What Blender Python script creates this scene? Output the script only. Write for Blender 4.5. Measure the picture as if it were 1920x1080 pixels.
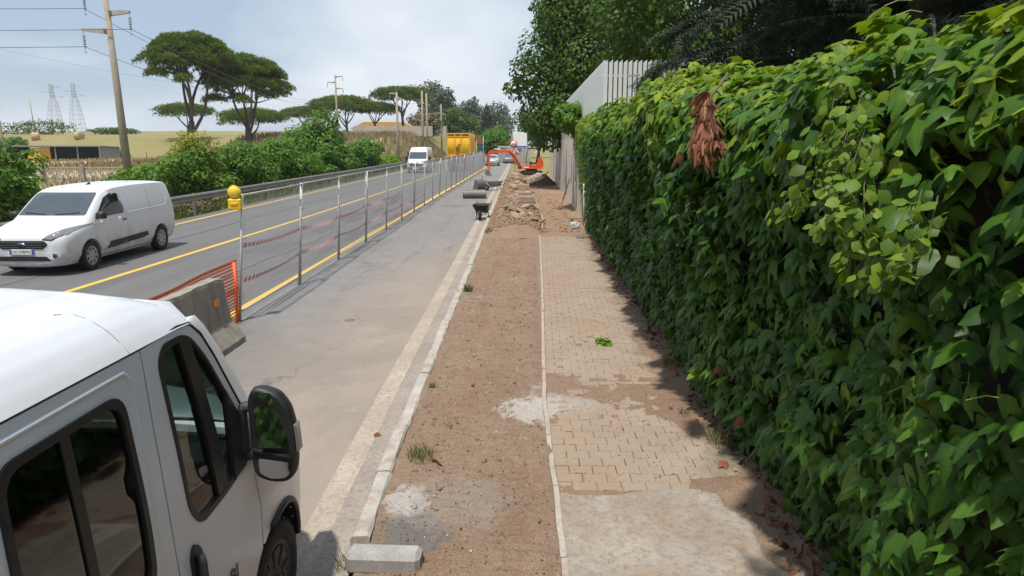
import bpy, bmesh, math, random
import numpy as np
from mathutils import Vector, Matrix, Euler
from mathutils.geometry import delaunay_2d_cdt
from mathutils.bvhtree import BVHTree

for _o in list(bpy.data.objects):
    bpy.data.objects.remove(_o)
SC = bpy.context.scene
COL = SC.collection
R = math.radians
rnd = random.Random(7)
rng = np.random.default_rng(7)

# ------------------------------------------------------------------ camera
cam_d = bpy.data.cameras.new('camera')
cam = bpy.data.objects.new('camera', cam_d)
COL.objects.link(cam)
CAM_H = 2.8
cam.location = (0, 0, CAM_H)
cam.rotation_euler = (R(90 - 11.733), 0, R(1.19))
cam_d.sensor_width = 36
cam_d.lens = 36 * 1300 / 1920
cam_d.clip_start = 0.05
cam_d.clip_end = 6000
SC.camera = cam

# ------------------------------------------------------------------ sky, sun, exposure
SUN_ELEV, SUN_AZ = 70.0, 198.0          # azimuth the light comes from, 0 = +Y, clockwise
world = bpy.data.worlds.new('World')
SC.world = world
world.use_nodes = True
_nt = world.node_tree
_nt.nodes.clear()
_out = _nt.nodes.new('ShaderNodeOutputWorld')
_bg = _nt.nodes.new('ShaderNodeBackground')
_sky = _nt.nodes.new('ShaderNodeTexSky')
_sky.sky_type = 'NISHITA'
_sky.sun_disc = False
_sky.sun_elevation = R(SUN_ELEV)
_sky.sun_rotation = R(SUN_AZ)
_sky.altitude = 50
_sky.air_density = 1.0
_sky.dust_density = 1.0
_sky.ozone_density = 1.0
_tc = _nt.nodes.new('ShaderNodeTexCoord')
_mp = _nt.nodes.new('ShaderNodeMapping')
_mp.inputs['Scale'].default_value = (1.0, 1.0, 2.6)
_mp.inputs['Location'].default_value = (7.7, 2.2, 0.1)
_nz = _nt.nodes.new('ShaderNodeTexNoise')
_nz.inputs['Scale'].default_value = 1.9
_nz.inputs['Detail'].default_value = 7
_nz.inputs['Roughness'].default_value = 0.52
_nz.inputs['Distortion'].default_value = 0.25
_rp = _nt.nodes.new('ShaderNodeValToRGB')
_rp.color_ramp.elements[0].position = 0.46
_rp.color_ramp.elements[0].color = (0, 0, 0, 1)
_rp.color_ramp.elements[1].position = 0.70
_rp.color_ramp.elements[1].color = (0.95, 0.95, 0.95, 1)
_veil = _nt.nodes.new('ShaderNodeMix')              # thin high haze over the whole sky
_veil.data_type = 'RGBA'
_veil.inputs[0].default_value = 0.75
_veil.inputs[7].default_value = (5.2, 6.5, 8.3, 1)
_mx = _nt.nodes.new('ShaderNodeMix')
_mx.data_type = 'RGBA'
CLOUD = (9.3, 9.9, 10.6, 1)
_mx.inputs[7].default_value = CLOUD
_nt.links.new(_tc.outputs['Generated'], _mp.inputs['Vector'])
_nt.links.new(_mp.outputs[0], _nz.inputs['Vector'])
_nt.links.new(_nz.outputs[0], _rp.inputs[0])
_nt.links.new(_rp.outputs[0], _mx.inputs[0])
_nt.links.new(_sky.outputs[0], _veil.inputs[6])
_nt.links.new(_veil.outputs[2], _mx.inputs[6])
_nt.links.new(_mx.outputs[2], _bg.inputs[0])
_bg.inputs[1].default_value = 0.085
_nt.links.new(_bg.outputs[0], _out.inputs[0])

sun_d = bpy.data.lights.new('sun', 'SUN')
sun_d.energy = 3.9
sun_d.angle = R(1.9)
sun_d.color = (1.0, 0.945, 0.865)
sun = bpy.data.objects.new('sun', sun_d)
COL.objects.link(sun)
_e, _a = R(SUN_ELEV), R(SUN_AZ)
SUN_DIR = Vector((math.sin(_a) * math.cos(_e), math.cos(_a) * math.cos(_e), math.sin(_e)))
sun.rotation_euler = (-SUN_DIR).to_track_quat('-Z', 'Y').to_euler()
sun.location = (0, -30, 60)

SC.view_settings.view_transform = 'Standard'
SC.view_settings.look = 'None'
SC.view_settings.exposure = 0.17
SC.view_settings.gamma = 1
SC.view_settings.use_curve_mapping = False
SC.cycles.max_bounces = 6
SC.cycles.diffuse_bounces = 3
SC.cycles.glossy_bounces = 3
SC.cycles.transmission_bounces = 4
SC.cycles.transparent_max_bounces = 10
SC.cycles.volume_bounces = 1
SC.cycles.caustics_reflective = False
SC.cycles.caustics_refractive = False
SC.cycles.use_denoising = True

# ------------------------------------------------------------------ helpers: objects
def tag(o, label=None, cat=None, group=None, kind=None):
    if label: o['label'] = label
    if cat: o['category'] = cat
    if group: o['group'] = group
    if kind: o['kind'] = kind
    return o

def empty(name, loc=(0, 0, 0), rz=0, label=None, cat=None, group=None, kind=None, parent=None):
    o = bpy.data.objects.new(name, None)
    o.empty_display_size = 0.2
    COL.objects.link(o)
    o.location = loc
    o.rotation_euler = (0, 0, rz)
    if parent: o.parent = parent
    return tag(o, label, cat, group, kind)

def link(name, me, parent=None, loc=None, rot=None):
    o = bpy.data.objects.new(name, me)
    COL.objects.link(o)
    if parent: o.parent = parent
    if loc is not None: o.location = loc
    if rot is not None: o.rotation_euler = rot
    return o

def kids(o):
    return [c for c in bpy.data.objects if c.parent == o]

def copy_tree(root, loc=None, rz=None, scale=None, label=None, group=None):
    def rec(o, par):
        c = o.copy()
        COL.objects.link(c)
        if par: c.parent = par
        for ch in o.children: rec(ch, c)
        return c
    c = rec(root, None)
    if loc is not None: c.location = loc
    if rz is not None: c.rotation_euler = (0, 0, rz)
    if scale is not None: c.scale = scale if hasattr(scale, '__len__') else (scale,) * 3
    if label: c['label'] = label
    if group: c['group'] = group
    return c

def np_mesh(name, v, f, mats=(), smooth=False, tint=None, midx=None):
    """v (N,3); f (M,k) all faces of k corners; tint (N,) -> float attribute"""
    v = np.asarray(v, np.float32); f = np.asarray(f, np.int32)
    me = bpy.data.meshes.new(name)
    me.vertices.add(len(v)); me.vertices.foreach_set('co', v.ravel())
    k = f.shape[1]
    me.loops.add(f.size); me.loops.foreach_set('vertex_index', f.ravel())
    me.polygons.add(len(f))
    me.polygons.foreach_set('loop_start', np.arange(0, f.size, k, dtype=np.int32))
    me.polygons.foreach_set('loop_total', np.full(len(f), k, np.int32))
    if midx is not None: me.polygons.foreach_set('material_index', np.asarray(midx, np.int32))
    me.update(calc_edges=True)
    for m in (mats if isinstance(mats, (list, tuple)) else [mats]):
        me.materials.append(m)
    if smooth: me.polygons.foreach_set('use_smooth', np.ones(len(f), bool))
    if tint is not None:
        a = me.attributes.new('tint', 'FLOAT', 'POINT')
        a.data.foreach_set('value', np.asarray(tint, np.float32))
    return me

class MB:
    """collects polygons; build() links them as ONE mesh object"""
    def __init__(s): s.v = []; s.f = []; s.m = []; s.sm = []
    def add(s, vs, fs, m=0, smooth=False):
        b = len(s.v); s.v += [tuple(p) for p in vs]
        for f in fs:
            s.f.append([b + i for i in f]); s.m.append(m); s.sm.append(smooth)
        return s
    def box(s, c, d, m=0, rot=None, taper=1.0, bev=0.0):
        hx, hy, hz = d[0] / 2, d[1] / 2, d[2] / 2
        if bev > 0:
            b = min(bev, hx * .9, hy * .9, hz * .9)
            vs = []; idx = {}
            for sx in (-1, 1):
                for sy in (-1, 1):
                    for sz in (-1, 1):
                        for ax in range(3):
                            p = [sx * (hx - b), sy * (hy - b), sz * (hz - b)]
                            p[ax] = (sx * hx, sy * hy, sz * hz)[ax]
                            idx[(sx, sy, sz, ax)] = len(vs); vs.append(p)
            fs = []
            for ax in range(3):
                o1, o2 = [a for a in range(3) if a != ax]
                for sg in (-1, 1):
                    q = []
                    for a, bb in ((-1, -1), (1, -1), (1, 1), (-1, 1)):
                        k = [0, 0, 0]; k[ax] = sg; k[o1] = a; k[o2] = bb
                        q.append(idx[(k[0], k[1], k[2], ax)])
                    fs.append(q if (sg > 0) == (ax != 1) else q[::-1])
            for ax in range(3):      # edges along ax
                o1, o2 = [a for a in range(3) if a != ax]
                for s1 in (-1, 1):
                    for s2 in (-1, 1):
                        k0 = [0, 0, 0]; k0[ax] = -1; k0[o1] = s1; k0[o2] = s2
                        k1 = list(k0); k1[ax] = 1
                        q = [idx[(*k0, o1)], idx[(*k1, o1)], idx[(*k1, o2)], idx[(*k0, o2)]]
                        fs.append(q)
            for sx in (-1, 1):
                for sy in (-1, 1):
                    for sz in (-1, 1):
                        fs.append([idx[(sx, sy, sz, a)] for a in range(3)])
            # orient outward
            out = []
            for q in fs:
                P = [Vector(vs[i]) for i in q]
                n = (P[1] - P[0]).cross(P[2] - P[0]); cc = sum(P, Vector()) / len(P)
                out.append(q if n.dot(cc) > 0 else q[::-1])
            fs = out
        else:
            vs = [(-hx, -hy, -hz), (hx, -hy, -hz), (hx, hy, -hz), (-hx, hy, -hz),
                  (-hx * taper, -hy * taper, hz), (hx * taper, -hy * taper, hz), (hx * taper, hy * taper, hz), (-hx * taper, hy * taper, hz)]
            fs = [(0, 3, 2, 1), (4, 5, 6, 7), (0, 1, 5, 4), (1, 2, 6, 5), (2, 3, 7, 6), (3, 0, 4, 7)]
        if rot is not None:
            M = rot if isinstance(rot, Matrix) else Euler(rot).to_matrix()
            vs = [M @ Vector(p) for p in vs]
        return s.add([(p[0] + c[0], p[1] + c[1], p[2] + c[2]) for p in vs], fs, m)
    def tube(s, pts, r, n=8, m=0, cap=True, smooth=True):
        pts = [Vector(p) for p in pts]
        rs = r if hasattr(r, '__len__') else [r] * len(pts)
        vs = []; fs = []
        up = None
        for i, p in enumerate(pts):
            d = (pts[min(i + 1, len(pts) - 1)] - pts[max(i - 1, 0)])
            if d.length < 1e-9: d = Vector((0, 0, 1))
            d.normalize()
            if up is None:
                up = Vector((0, 0, 1)) if abs(d.z) < .9 else Vector((1, 0, 0))
            a = d.cross(up)
            if a.length < 1e-4: a = d.orthogonal()
            a.normalize(); b = a.cross(d); b.normalize(); up = b
            for k in range(n):
                t = 2 * math.pi * k / n
                vs.append(p + (a * math.cos(t) + b * math.sin(t)) * rs[i])
        for i in range(len(pts) - 1):
            for k in range(n):
                k2 = (k + 1) % n
                fs.append((i * n + k, i * n + k2, (i + 1) * n + k2, (i + 1) * n + k))
        b0 = len(s.v)
        s.add(vs, fs, m, smooth)
        if cap:
            L = (len(pts) - 1) * n
            s.f.append([b0 + k for k in range(n)][::-1]); s.m.append(m); s.sm.append(False)
            s.f.append([b0 + L + k for k in range(n)]); s.m.append(m); s.sm.append(False)
        return s
    def lathe(s, prof, n=24, c=(0, 0, 0), axis='z', m=0, smooth=True):
        """prof [(r, h)...] round an axis"""
        vs = []; fs = []
        for r, h in prof:
            for k in range(n):
                t = 2 * math.pi * k / n
                a, b = r * math.cos(t), r * math.sin(t)
                p = {'z': (a, b, h), 'x': (h, a, b), 'y': (b, h, a)}[axis]
                vs.append((p[0] + c[0], p[1] + c[1], p[2] + c[2]))
        for i in range(len(prof) - 1):
            for k in range(n):
                k2 = (k + 1) % n
                fs.append((i * n + k, i * n + k2, (i + 1) * n + k2, (i + 1) * n + k))
        return s.add(vs, fs, m, smooth)
    def prism(s, poly, axis, lo, hi, m=0):
        """poly 2D outline in the two other axes (x: (y,z); y: (x,z); z: (x,y)) extruded lo..hi"""
        def P(a, b, h): return {'x': (h, a, b), 'y': (a, h, b), 'z': (a, b, h)}[axis]
        n = len(poly)
        A = sum(poly[i][0] * poly[(i + 1) % n][1] - poly[(i + 1) % n][0] * poly[i][1] for i in range(n))
        if (A < 0) != (axis == 'y'): poly = poly[::-1]
        vs = [P(a, b, lo) for a, b in poly] + [P(a, b, hi) for a, b in poly]
        fs = [tuple(range(n))[::-1], tuple(range(n, 2 * n))] + [(i, (i + 1) % n, n + (i + 1) % n, n + i) for i in range(n)]
        return s.add(vs, fs, m)
    def mesh(s, name, mats):
        me = bpy.data.meshes.new(name)
        me.from_pydata(s.v, [], s.f)
        for mm in (mats if isinstance(mats, (list, tuple)) else [mats]): me.materials.append(mm)
        me.polygons.foreach_set('material_index', s.m)
        me.polygons.foreach_set('use_smooth', s.sm)
        me.update()
        return me
    def build(s, name, mats, parent=None, loc=None, rot=None):
        return link(name, s.mesh(name, mats), parent, loc, rot)

# ------------------------------------------------------------------ helpers: noise in numpy
_perm = np.random.default_rng(11).random((256, 256)).astype(np.float64)
def vnoise(x, y):
    xi = np.floor(x).astype(int); yi = np.floor(y).astype(int)
    xf = x - xi; yf = y - yi
    u = xf * xf * (3 - 2 * xf); w = yf * yf * (3 - 2 * yf)
    g = lambda a, b: _perm[a & 255, b & 255]
    return (g(xi, yi) * (1 - u) + g(xi + 1, yi) * u) * (1 - w) + (g(xi, yi + 1) * (1 - u) + g(xi + 1, yi + 1) * u) * w
def fbm(x, y, o=4, lac=2.03, gain=.5):
    x = np.asarray(x, float); y = np.asarray(y, float)
    s = 0; a = 1; t = 0
    for i in range(o):
        s = s + a * vnoise(x + 17.3 * i, y + 5.1 * i); t += a; a *= gain; x = x * lac; y = y * lac
    return s / t
def sstep(a, b, x):
    t = np.clip((np.asarray(x, float) - a) / (b - a), 0, 1)
    return t * t * (3 - 2 * t)

def grid_mesh(name, xs, ys, zf, mats, smooth=True, tintf=None):
    X, Y = np.meshgrid(xs, ys)
    Z = zf(X, Y)
    nx, ny = len(xs), len(ys)
    v = np.stack([X.ravel(), Y.ravel(), Z.ravel()], 1)
    i = np.arange(ny - 1)[:, None] * nx + np.arange(nx - 1)[None]
    f = np.stack([i, i + 1, i + nx + 1, i + nx], -1).reshape(-1, 4)
    return np_mesh(name, v, f, mats, smooth)

# ------------------------------------------------------------------ helpers: materials
class NT:
    def __init__(s, name):
        s.mat = bpy.data.materials.new(name); s.mat.use_nodes = True
        s.nt = s.mat.node_tree
        s.bsdf = s.nt.nodes['Principled BSDF']
        s.outn = s.nt.nodes['Material Output']
        s._pos = None
    def n(s, t): return s.nt.nodes.new(t)
    def l(s, a, b): s.nt.links.new(a, b)
    def put(s, sock, val):
        if hasattr(val, 'links') or isinstance(val, bpy.types.NodeSocket): s.l(val, sock)
        elif val is not None:
            if hasattr(val, '__len__') and len(val) == 3 and sock.type == 'RGBA': val = (*val, 1)
            sock.default_value = val
    def pos(s):
        if s._pos is None: s._pos = s.n('ShaderNodeNewGeometry').outputs['Position']
        return s._pos
    def obj(s): return s.n('ShaderNodeTexCoord').outputs['Object']
    def mapping(s, v, scale=(1, 1, 1), loc=(0, 0, 0), rot=(0, 0, 0)):
        m = s.n('ShaderNodeMapping'); s.l(v, m.inputs[0])
        m.inputs['Scale'].default_value = scale; m.inputs['Location'].default_value = loc; m.inputs['Rotation'].default_value = rot
        return m.outputs[0]
    def noise(s, vec, scale=5, detail=4, rough=.55, dist=0):
        t = s.n('ShaderNodeTexNoise'); s.l(vec, t.inputs['Vector'])
        t.inputs['Scale'].default_value = scale; t.inputs['Detail'].default_value = detail
        t.inputs['Roughness'].default_value = rough; t.inputs['Distortion'].default_value = dist
        return t.outputs[0]
    def voro(s, vec, scale=5, feature='F1', out=0):
        t = s.n('ShaderNodeTexVoronoi'); s.l(vec, t.inputs['Vector']); t.inputs['Scale'].default_value = scale
        t.feature = feature
        return t.outputs[out]
    def ramp(s, fac, *stops):
        r = s.n('ShaderNodeValToRGB'); s.put(r.inputs[0], fac)
        e = r.color_ramp.elements
        while len(e) < len(stops): e.new(.5)
        for i, (p, c) in enumerate(stops):
            e[i].position = p
            e[i].color = (c, c, c, 1) if not hasattr(c, '__len__') else (*c[:3], 1)
        return r.outputs[0]
    def mix(s, fac, a, b, mode='MIX'):
        m = s.n('ShaderNodeMix'); m.data_type = 'RGBA'; m.blend_type = mode
        s.put(m.inputs[0], fac); s.put(m.inputs[6], a); s.put(m.inputs[7], b)
        return m.outputs[2]
    def math(s, op, a, b=None, clamp=False):
        m = s.n('ShaderNodeMath'); m.operation = op; m.use_clamp = clamp
        s.put(m.inputs[0], a)
        if b is not None: s.put(m.inputs[1], b)
        return m.outputs[0]
    def maprange(s, v, a, b, c=0, d=1):
        m = s.n('ShaderNodeMapRange'); m.interpolation_type = 'SMOOTHSTEP'
        s.put(m.inputs[0], v)
        for i, k in enumerate((a, b, c, d)): m.inputs[1 + i].default_value = k
        return m.outputs[0]
    def sep(s, v):
        m = s.n('ShaderNodeSeparateXYZ'); s.l(v, m.inputs[0]); return m.outputs
    def bump(s, h, strength=.3, dist=.01, nrm=None):
        b = s.n('ShaderNodeBump'); s.put(b.inputs['Height'], h)
        b.inputs['Strength'].default_value = strength; b.inputs['Distance'].default_value = dist
        if nrm is not None: s.l(nrm, b.inputs['Normal'])
        return b.outputs[0]
    def attr(s, name='tint'):
        a = s.n('ShaderNodeAttribute'); a.attribute_name = name; return a.outputs['Fac']
    def objrand(s): return s.n('ShaderNodeObjectInfo').outputs['Random']
    def set(s, **kw):
        for k, v in kw.items():
            key = {'col': 'Base Color', 'rough': 'Roughness', 'metal': 'Metallic', 'nrm': 'Normal', 'spec': 'Specular IOR Level', 'coat': 'Coat Weight',
                   'coatr': 'Coat Roughness', 'alpha': 'Alpha', 'trans': 'Transmission Weight', 'emit': 'Emission Color', 'emits': 'Emission Strength'}[k]
            s.put(s.bsdf.inputs[key], v)
        return s.mat

def mul(c, k): return tuple(min(1, x * k) for x in c[:3])

def pmat(name, c, rough=.6, metal=0, var=.18, scale=4, bump=0, bscale=60, c2=None, spec=.5, wear=None, rnd_obj=0, stretch=(1, 1, 1), coat=0):
    """base colour with two scales of noise, optional second colour in blotches, optional bump"""
    t = NT(name); v = t.obj()
    if stretch != (1, 1, 1): v = t.mapping(v, stretch)
    n1 = t.noise(v, scale, 6, .62)
    col = t.mix(t.ramp(n1, (.3, 0.), (.7, 1.)), mul(c, 1 - var), mul(c, 1 + var))
    n2 = t.noise(v, scale * 9, 3, .6)
    col = t.mix(t.ramp(n2, (.35, 0.), (.75, var * .9)), col, mul(c, .55))
    if c2 is not None:
        n3 = t.noise(v, scale * .8, 8, .68, .6)
        w = wear or (.52, .66)
        col = t.mix(t.ramp(n3, (w[0], 0.), (w[1], .85)), col, c2)
    if rnd_obj:
        col = t.mix(t.math('MULTIPLY', t.objrand(), rnd_obj), col, mul(c, .45))
    r = t.math('ADD', t.math('MULTIPLY', n1, .2), rough - .1, True)
    t.set(col=col, rough=r, metal=metal, spec=spec, coat=coat)
    if bump:
        t.set(nrm=t.bump(t.noise(v, bscale, 5, .65), bump, .01))
    return t.mat
# ================================================================== SETTING
M = {}
def polyx(pts):
    ys = [p[0] for p in pts]; xs = [p[1] for p in pts]
    return lambda y: np.interp(y, ys, xs)
KERB = polyx([(-10, -1.08), (4.4, -1.11), (6.5, -1.16), (14.6, -1.22), (23, -1.33), (44, -1.59), (84, -1.93), (130, -2.4), (300, -5)])
LINE_R = polyx([(-20, -4.93), (60, -4.93), (130, -5.2), (300, -8)])
LINE_C = polyx([(-20, -8.95), (13, -8.87), (25, -8.62), (45, -8.5), (130, -9.0), (300, -11.8)])
LINE_L = polyx([(-20, -12.4), (24, -12.45), (70, -12.9), (130, -13.2), (300, -15.6)])
FENCE = polyx([(0, -4.58), (14, -4.62), (38, -4.78), (75, -4.85)])

# ---- materials of the ground
def mat_asphalt():
    t = NT('asphalt'); p = t.pos(); s = t.sep(p)
    fine = t.noise(p, 160, 2, .7)
    mid = t.noise(p, 3.0, 6, .65)
    lane = t.noise(t.mapping(p, (1.6, .035, 1)), 1.4, 5, .6)
    road = t.mix(t.ramp(lane, (.3, 0.), (.7, 1.)), (.135, .133, .134), (.195, .190, .186))
    sh = t.mix(t.ramp(mid, (.3, 0.), (.72, 1.)), (.205, .203, .203), (.285, .275, .262))
    edge = t.math('ADD', s[0], t.math('MULTIPLY', t.math('SUBTRACT', t.noise(t.mapping(p, (2, .4, 1)), 2.2, 5, .6), .5), .35))
    col = t.mix(t.maprange(edge, -4.78, -4.62), road, sh)
    # dust drifted against the kerb and over the near stretch
    dn = t.noise(t.mapping(p, (1, .35, 1)), 1.1, 7, .66, .4)
    near = t.maprange(s[1], 24, 8)
    fx = t.maprange(s[0], -4.7, -1.9)
    dust = t.math('MULTIPLY', fx, t.math('ADD', t.math('MULTIPLY', near, .85), .22))
    dust = t.math('MULTIPLY', dust, t.ramp(dn, (.28, .45), (.62, 1.25)))
    col = t.mix(t.math('MINIMUM', dust, .93), col, (.375, .305, .245))
    # pale scuffs dragged along the shoulder, dark drips on the lanes
    sc = t.noise(t.mapping(p, (1.1, 3.6, 1), rot=(0, 0, .5)), 1.7, 6, .7, 1.2)
    col = t.mix(t.math('MULTIPLY', t.ramp(sc, (.60, 0.), (.72, .55)), fx), col, (.52, .49, .45))
    dk = t.noise(t.mapping(p, (1.5, .12, 1)), 2.0, 6, .7, .5)
    col = t.mix(t.ramp(dk, (.56, 0.), (.74, .38)), col, (.075, .075, .078))
    ov = t.noise(t.mapping(p, (1, .6, 1), loc=(9, 3, 0)), .42, 8, .7, .8)
    col = t.mix(t.ramp(ov, (.40, .30), (.52, 0.)), col, mul((.17, .15, .135), 1))
    wv = t.n('ShaderNodeVectorMath'); wv.operation = 'ADD'; t.l(p, wv.inputs[0])
    nv = t.n('ShaderNodeTexNoise'); t.l(p, nv.inputs['Vector']); nv.inputs['Scale'].default_value = 1.6; nv.inputs['Detail'].default_value = 5; t.l(nv.outputs[1], wv.inputs[1])
    ck = t.voro(t.mapping(wv.outputs[0], (.55, .22, 1)), .62, 'DISTANCE_TO_EDGE', 0)
    col = t.mix(t.math('MULTIPLY', t.ramp(ck, (.0, .75), (.006, 0.)), t.ramp(t.noise(p, .35, 3, .5), (.45, 0.), (.6, 1.))), col, (.06, .055, .05))
    col = t.mix(t.ramp(fine, (.40, 0.), (.72, .55)), col, (.07, .068, .066))
    col = t.mix(t.ramp(t.noise(p, 34, 4, .7), (.52, 0.), (.75, .22)), col, (.10, .092, .085))
    col = t.mix(t.ramp(t.noise(p, 210, 1, .5), (.62, 0.), (.8, .35)), col, (.5, .48, .45))
    return t.set(col=col, rough=.88, spec=.3, nrm=t.bump(fine, .35, .004))
M['asphalt'] = mat_asphalt()

def mat_soil(name, a, b, c, light=None, spots=()):
    t = NT(name); p = t.pos()
    n1 = t.noise(p, 1.1, 7, .68, .5); n2 = t.noise(p, 9, 6, .7); n3 = t.noise(p, 75, 3, .7)
    col = t.mix(t.ramp(n1, (.3, 0.), (.7, 1.)), a, b)
    col = t.mix(t.ramp(n2, (.42, 0.), (.75, .7)), col, c)
    col = t.mix(t.ramp(n3, (.32, .6), (.54, 0.)), col, mul(a, .42))
    col = t.mix(t.ramp(t.noise(p, 28, 4, .7), (.56, 0.), (.76, .55)), col, mul(b, 1.3))
    col = t.mix(t.ramp(t.noise(p, 5, 5, .7, 1.0), (.58, 0.), (.72, .5)), col, mul(c, .85))
    col = t.mix(t.ramp(t.noise(p, 48, 2, .6), (.66, 0.), (.76, .8)), col, (.50, .43, .36))
    if light:
        w = t.noise(t.mapping(p, (1, .8, 1), loc=light[0]), light[1], 7, .7, .3)
        col = t.mix(t.ramp(w, (light[2], 0.), (light[2] + .1, .75)), col, (.47, .43, .39))
    for (cx, cy, r0, r1, cc, am) in spots:          # spilled mortar and ash, each with its own ragged shape
        d = t.n('ShaderNodeVectorMath'); d.operation = 'DISTANCE'; t.l(t.mapping(p, (1 / r0, 1 / r1, 0)), d.inputs[0]); d.inputs[1].default_value = (cx / r0, cy / r1, 0)
        f = t.math('ADD', d.outputs['Value'], t.math('MULTIPLY', t.math('SUBTRACT', t.noise(p, 5, 9, .8, .9), .5), 3.4))
        col = t.mix(t.maprange(f, .92, .62, 0, am), col, cc)
    h = t.math('ADD', t.math('MULTIPLY', n2, .6), t.math('MULTIPLY', n3, .5))
    return t.set(col=col, rough=.95, spec=.15, nrm=t.bump(h, 1.0, .035))
M['soil'] = mat_soil('verge_soil', (.300, .200, .132), (.365, .262, .188), (.235, .155, .104), ((2.3, .4, 0), .55, .60), ((.12, 6.9, .42, .45, (.52, .48, .43), .85), (.55, 7.0, .35, .3, (.50, .45, .40), .6), (-.92, 4.95, .20, .30, (.52, .49, .45), .85), (-.82, 4.50, .34, .34, (.17, .165, .158), .85), (-.5, 5.0, .5, .5, (.33, .29, .25), .5)))
M['dug'] = mat_soil('dug_soil', (.315, .205, .132), (.375, .262, .180), (.235, .150, .095))
M['darksoil'] = mat_soil('damp_soil', (.085, .055, .040), (.13, .085, .06), (.06, .04, .03))

def mat_concrete(name, c, stain=.5, scale=2.0, bump=.3, dirt=(.30, .235, .18), dthr=.55):
    t = NT(name); p = t.pos()
    n1 = t.noise(p, scale, 7, .66); n2 = t.noise(p, scale * 16, 4, .7)
    col = t.mix(t.ramp(n1, (.3, 0.), (.7, 1.)), mul(c, .8), mul(c, 1.16))
    col = t.mix(t.ramp(t.noise(p, scale * .7, 8, .7, .8), (dthr, 0.), (dthr + .14, stain)), col, dirt)
    col = t.mix(t.ramp(n2, (.34, .6), (.54, 0.)), col, mul(c, .5))
    col = t.mix(t.ramp(t.noise(p, scale * 40, 2, .6), (.60, 0.), (.74, .5)), col, mul(c, 1.35))
    return t.set(col=col, rough=.9, spec=.25, nrm=t.bump(t.math('ADD', n1, n2), bump, .01))
M['kerb'] = mat_concrete('kerb_concrete', (.47, .43, .375), .6, 5, .4, (.27, .22, .175), .50)
M['gutter'] = mat_concrete('gutter_concrete', (.425, .355, .285), .65, 1.2, .2, (.37, .30, .245), .48)
M['gutter2'] = mat_concrete('gutter_channel', (.335, .285, .245), .5, 1.5, .2, (.25, .2, .165), .5)
M['slab'] = mat_concrete('slab_concrete', (.355, .31, .258), .75, 1.3, .6, (.30, .22, .155), .44)
M['edging'] = mat_concrete('edging_concrete', (.44, .385, .325), .7, 3, .2, (.36, .265, .195), .5)
M['block'] = mat_concrete('block_concrete', (.40, .385, .36), .5, 6, .3)
M['wallc'] = None

def mat_paver():
    t = NT('paver_concrete'); p = t.pos(); s = t.sep(p)
    n1 = t.noise(p, 2.2, 6, .65); n2 = t.noise(p, 70, 3, .7)
    rr = t.objrand()
    col = t.mix(t.ramp(n1, (.3, 0.), (.7, 1.)), (.315, .248, .184), (.395, .322, .248))
    col = t.mix(t.math('MULTIPLY', t.voro(p, 5.2, 'F1', 1), .35), col, (.30, .235, .175))
    col = t.mix(t.ramp(t.noise(p, 1.1, 7, .7, .6), (.42, 0.), (.62, .75)), col, (.325, .228, .158))
    # darker olive tone blended in towards the hedge side
    ms = t.math('ADD', s[0], t.math('MULTIPLY', t.math('SUBTRACT', t.noise(p, 1.6, 6, .7, .5), .5), 1.5))
    col = t.mix(t.maprange(ms, 1.45, 1.95, 0, .72), col, (.135, .125, .085))
    col = t.mix(t.ramp(n2, (.3, .4), (.52, 0.)), col, (.16, .125, .095))
    return t.set(col=col, rough=.9, spec=.25, nrm=t.bump(n2, .4, .006))
M['paver'] = mat_paver()

def mat_paint(name, c, thr=.56):
    t = NT(name); p = t.pos()
    n = t.noise(p, 5, 8, .72); n2 = t.noise(p, 90, 2, .6)
    col = t.mix(t.ramp(n, (.3, 0.), (.7, 1.)), mul(c, .86), mul(c, 1.06))
    w = t.math('ADD', t.ramp(n, (thr, 0.), (thr + .12, .7)), t.ramp(n2, (.6, 0.), (.78, .55)), True)
    col = t.mix(w, col, (.19, .18, .165))
    return t.set(col=col, rough=.75, spec=.3)
M['yellow'] = mat_paint('yellow_road_paint', (.80, .50, .075))
M['redpaint'] = mat_paint('red_survey_paint', (.62, .10, .10), .5)

def mat_grassland():
    t = NT('dry_grassland'); p = t.pos()
    n1 = t.noise(p, .035, 8, .68, .4); n2 = t.noise(p, .9, 6, .7); n3 = t.noise(t.mapping(p, (1, 1, 3)), 14, 3, .7)
    col = t.mix(t.ramp(n1, (.38, 0.), (.6, 1.)), (.35, .285, .140), (.225, .245, .090))
    col = t.mix(t.ramp(n2, (.4, 0.), (.72, .75)), col, (.33, .235, .12))
    col = t.mix(t.ramp(n3, (.3, .55), (.6, 0.)), col, (.13, .115, .05))
    return t.set(col=col, rough=.95, spec=.1, nrm=t.bump(t.math('ADD', n2, n3), .8, .08))
M['field'] = mat_grassland()

# ---- the ground: one sheet to the horizon, rising to the fields on the far side of the road
def terrain(x, y):
    A = sstep(-15.5, -24, x)
    y0 = 96 + np.clip((-x - 20) / 45, 0, 1) * 34
    B = 4.3 * sstep(0, 26, y - y0)
    far = np.clip(y - y0 - 22, 0, 400) * 0.021
    z = A * (B + far)
    w = sstep(120, 420, y) * (1 - A)
    z = z + w * 5.0 * sstep(40, 160, np.abs(x + 6))
    z = z + sstep(-14, -30, x) * (fbm(x * .06, y * .06, 4) - .5) * 1.0 * sstep(24, 60, y)
    z = z - 0.05 - .25 * sstep(-14.2, -16.5, x) * (1 - sstep(80, 110, y))
    return z
def spread(a, b, fine, k=1.12, lim=60):
    """coordinates from a to b, step `fine` at a and growing"""
    out = [a]; st = fine; sg = 1 if b > a else -1
    while (b - out[-1]) * sg > st:
        out.append(out[-1] + st * sg); st = min(st * k, lim)
    out.append(b)
    return out
xs = sorted(set(spread(-10, -1500, .9, 1.05, 60) + spread(-10, 1500, 2, 1.15, 90)))
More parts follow.
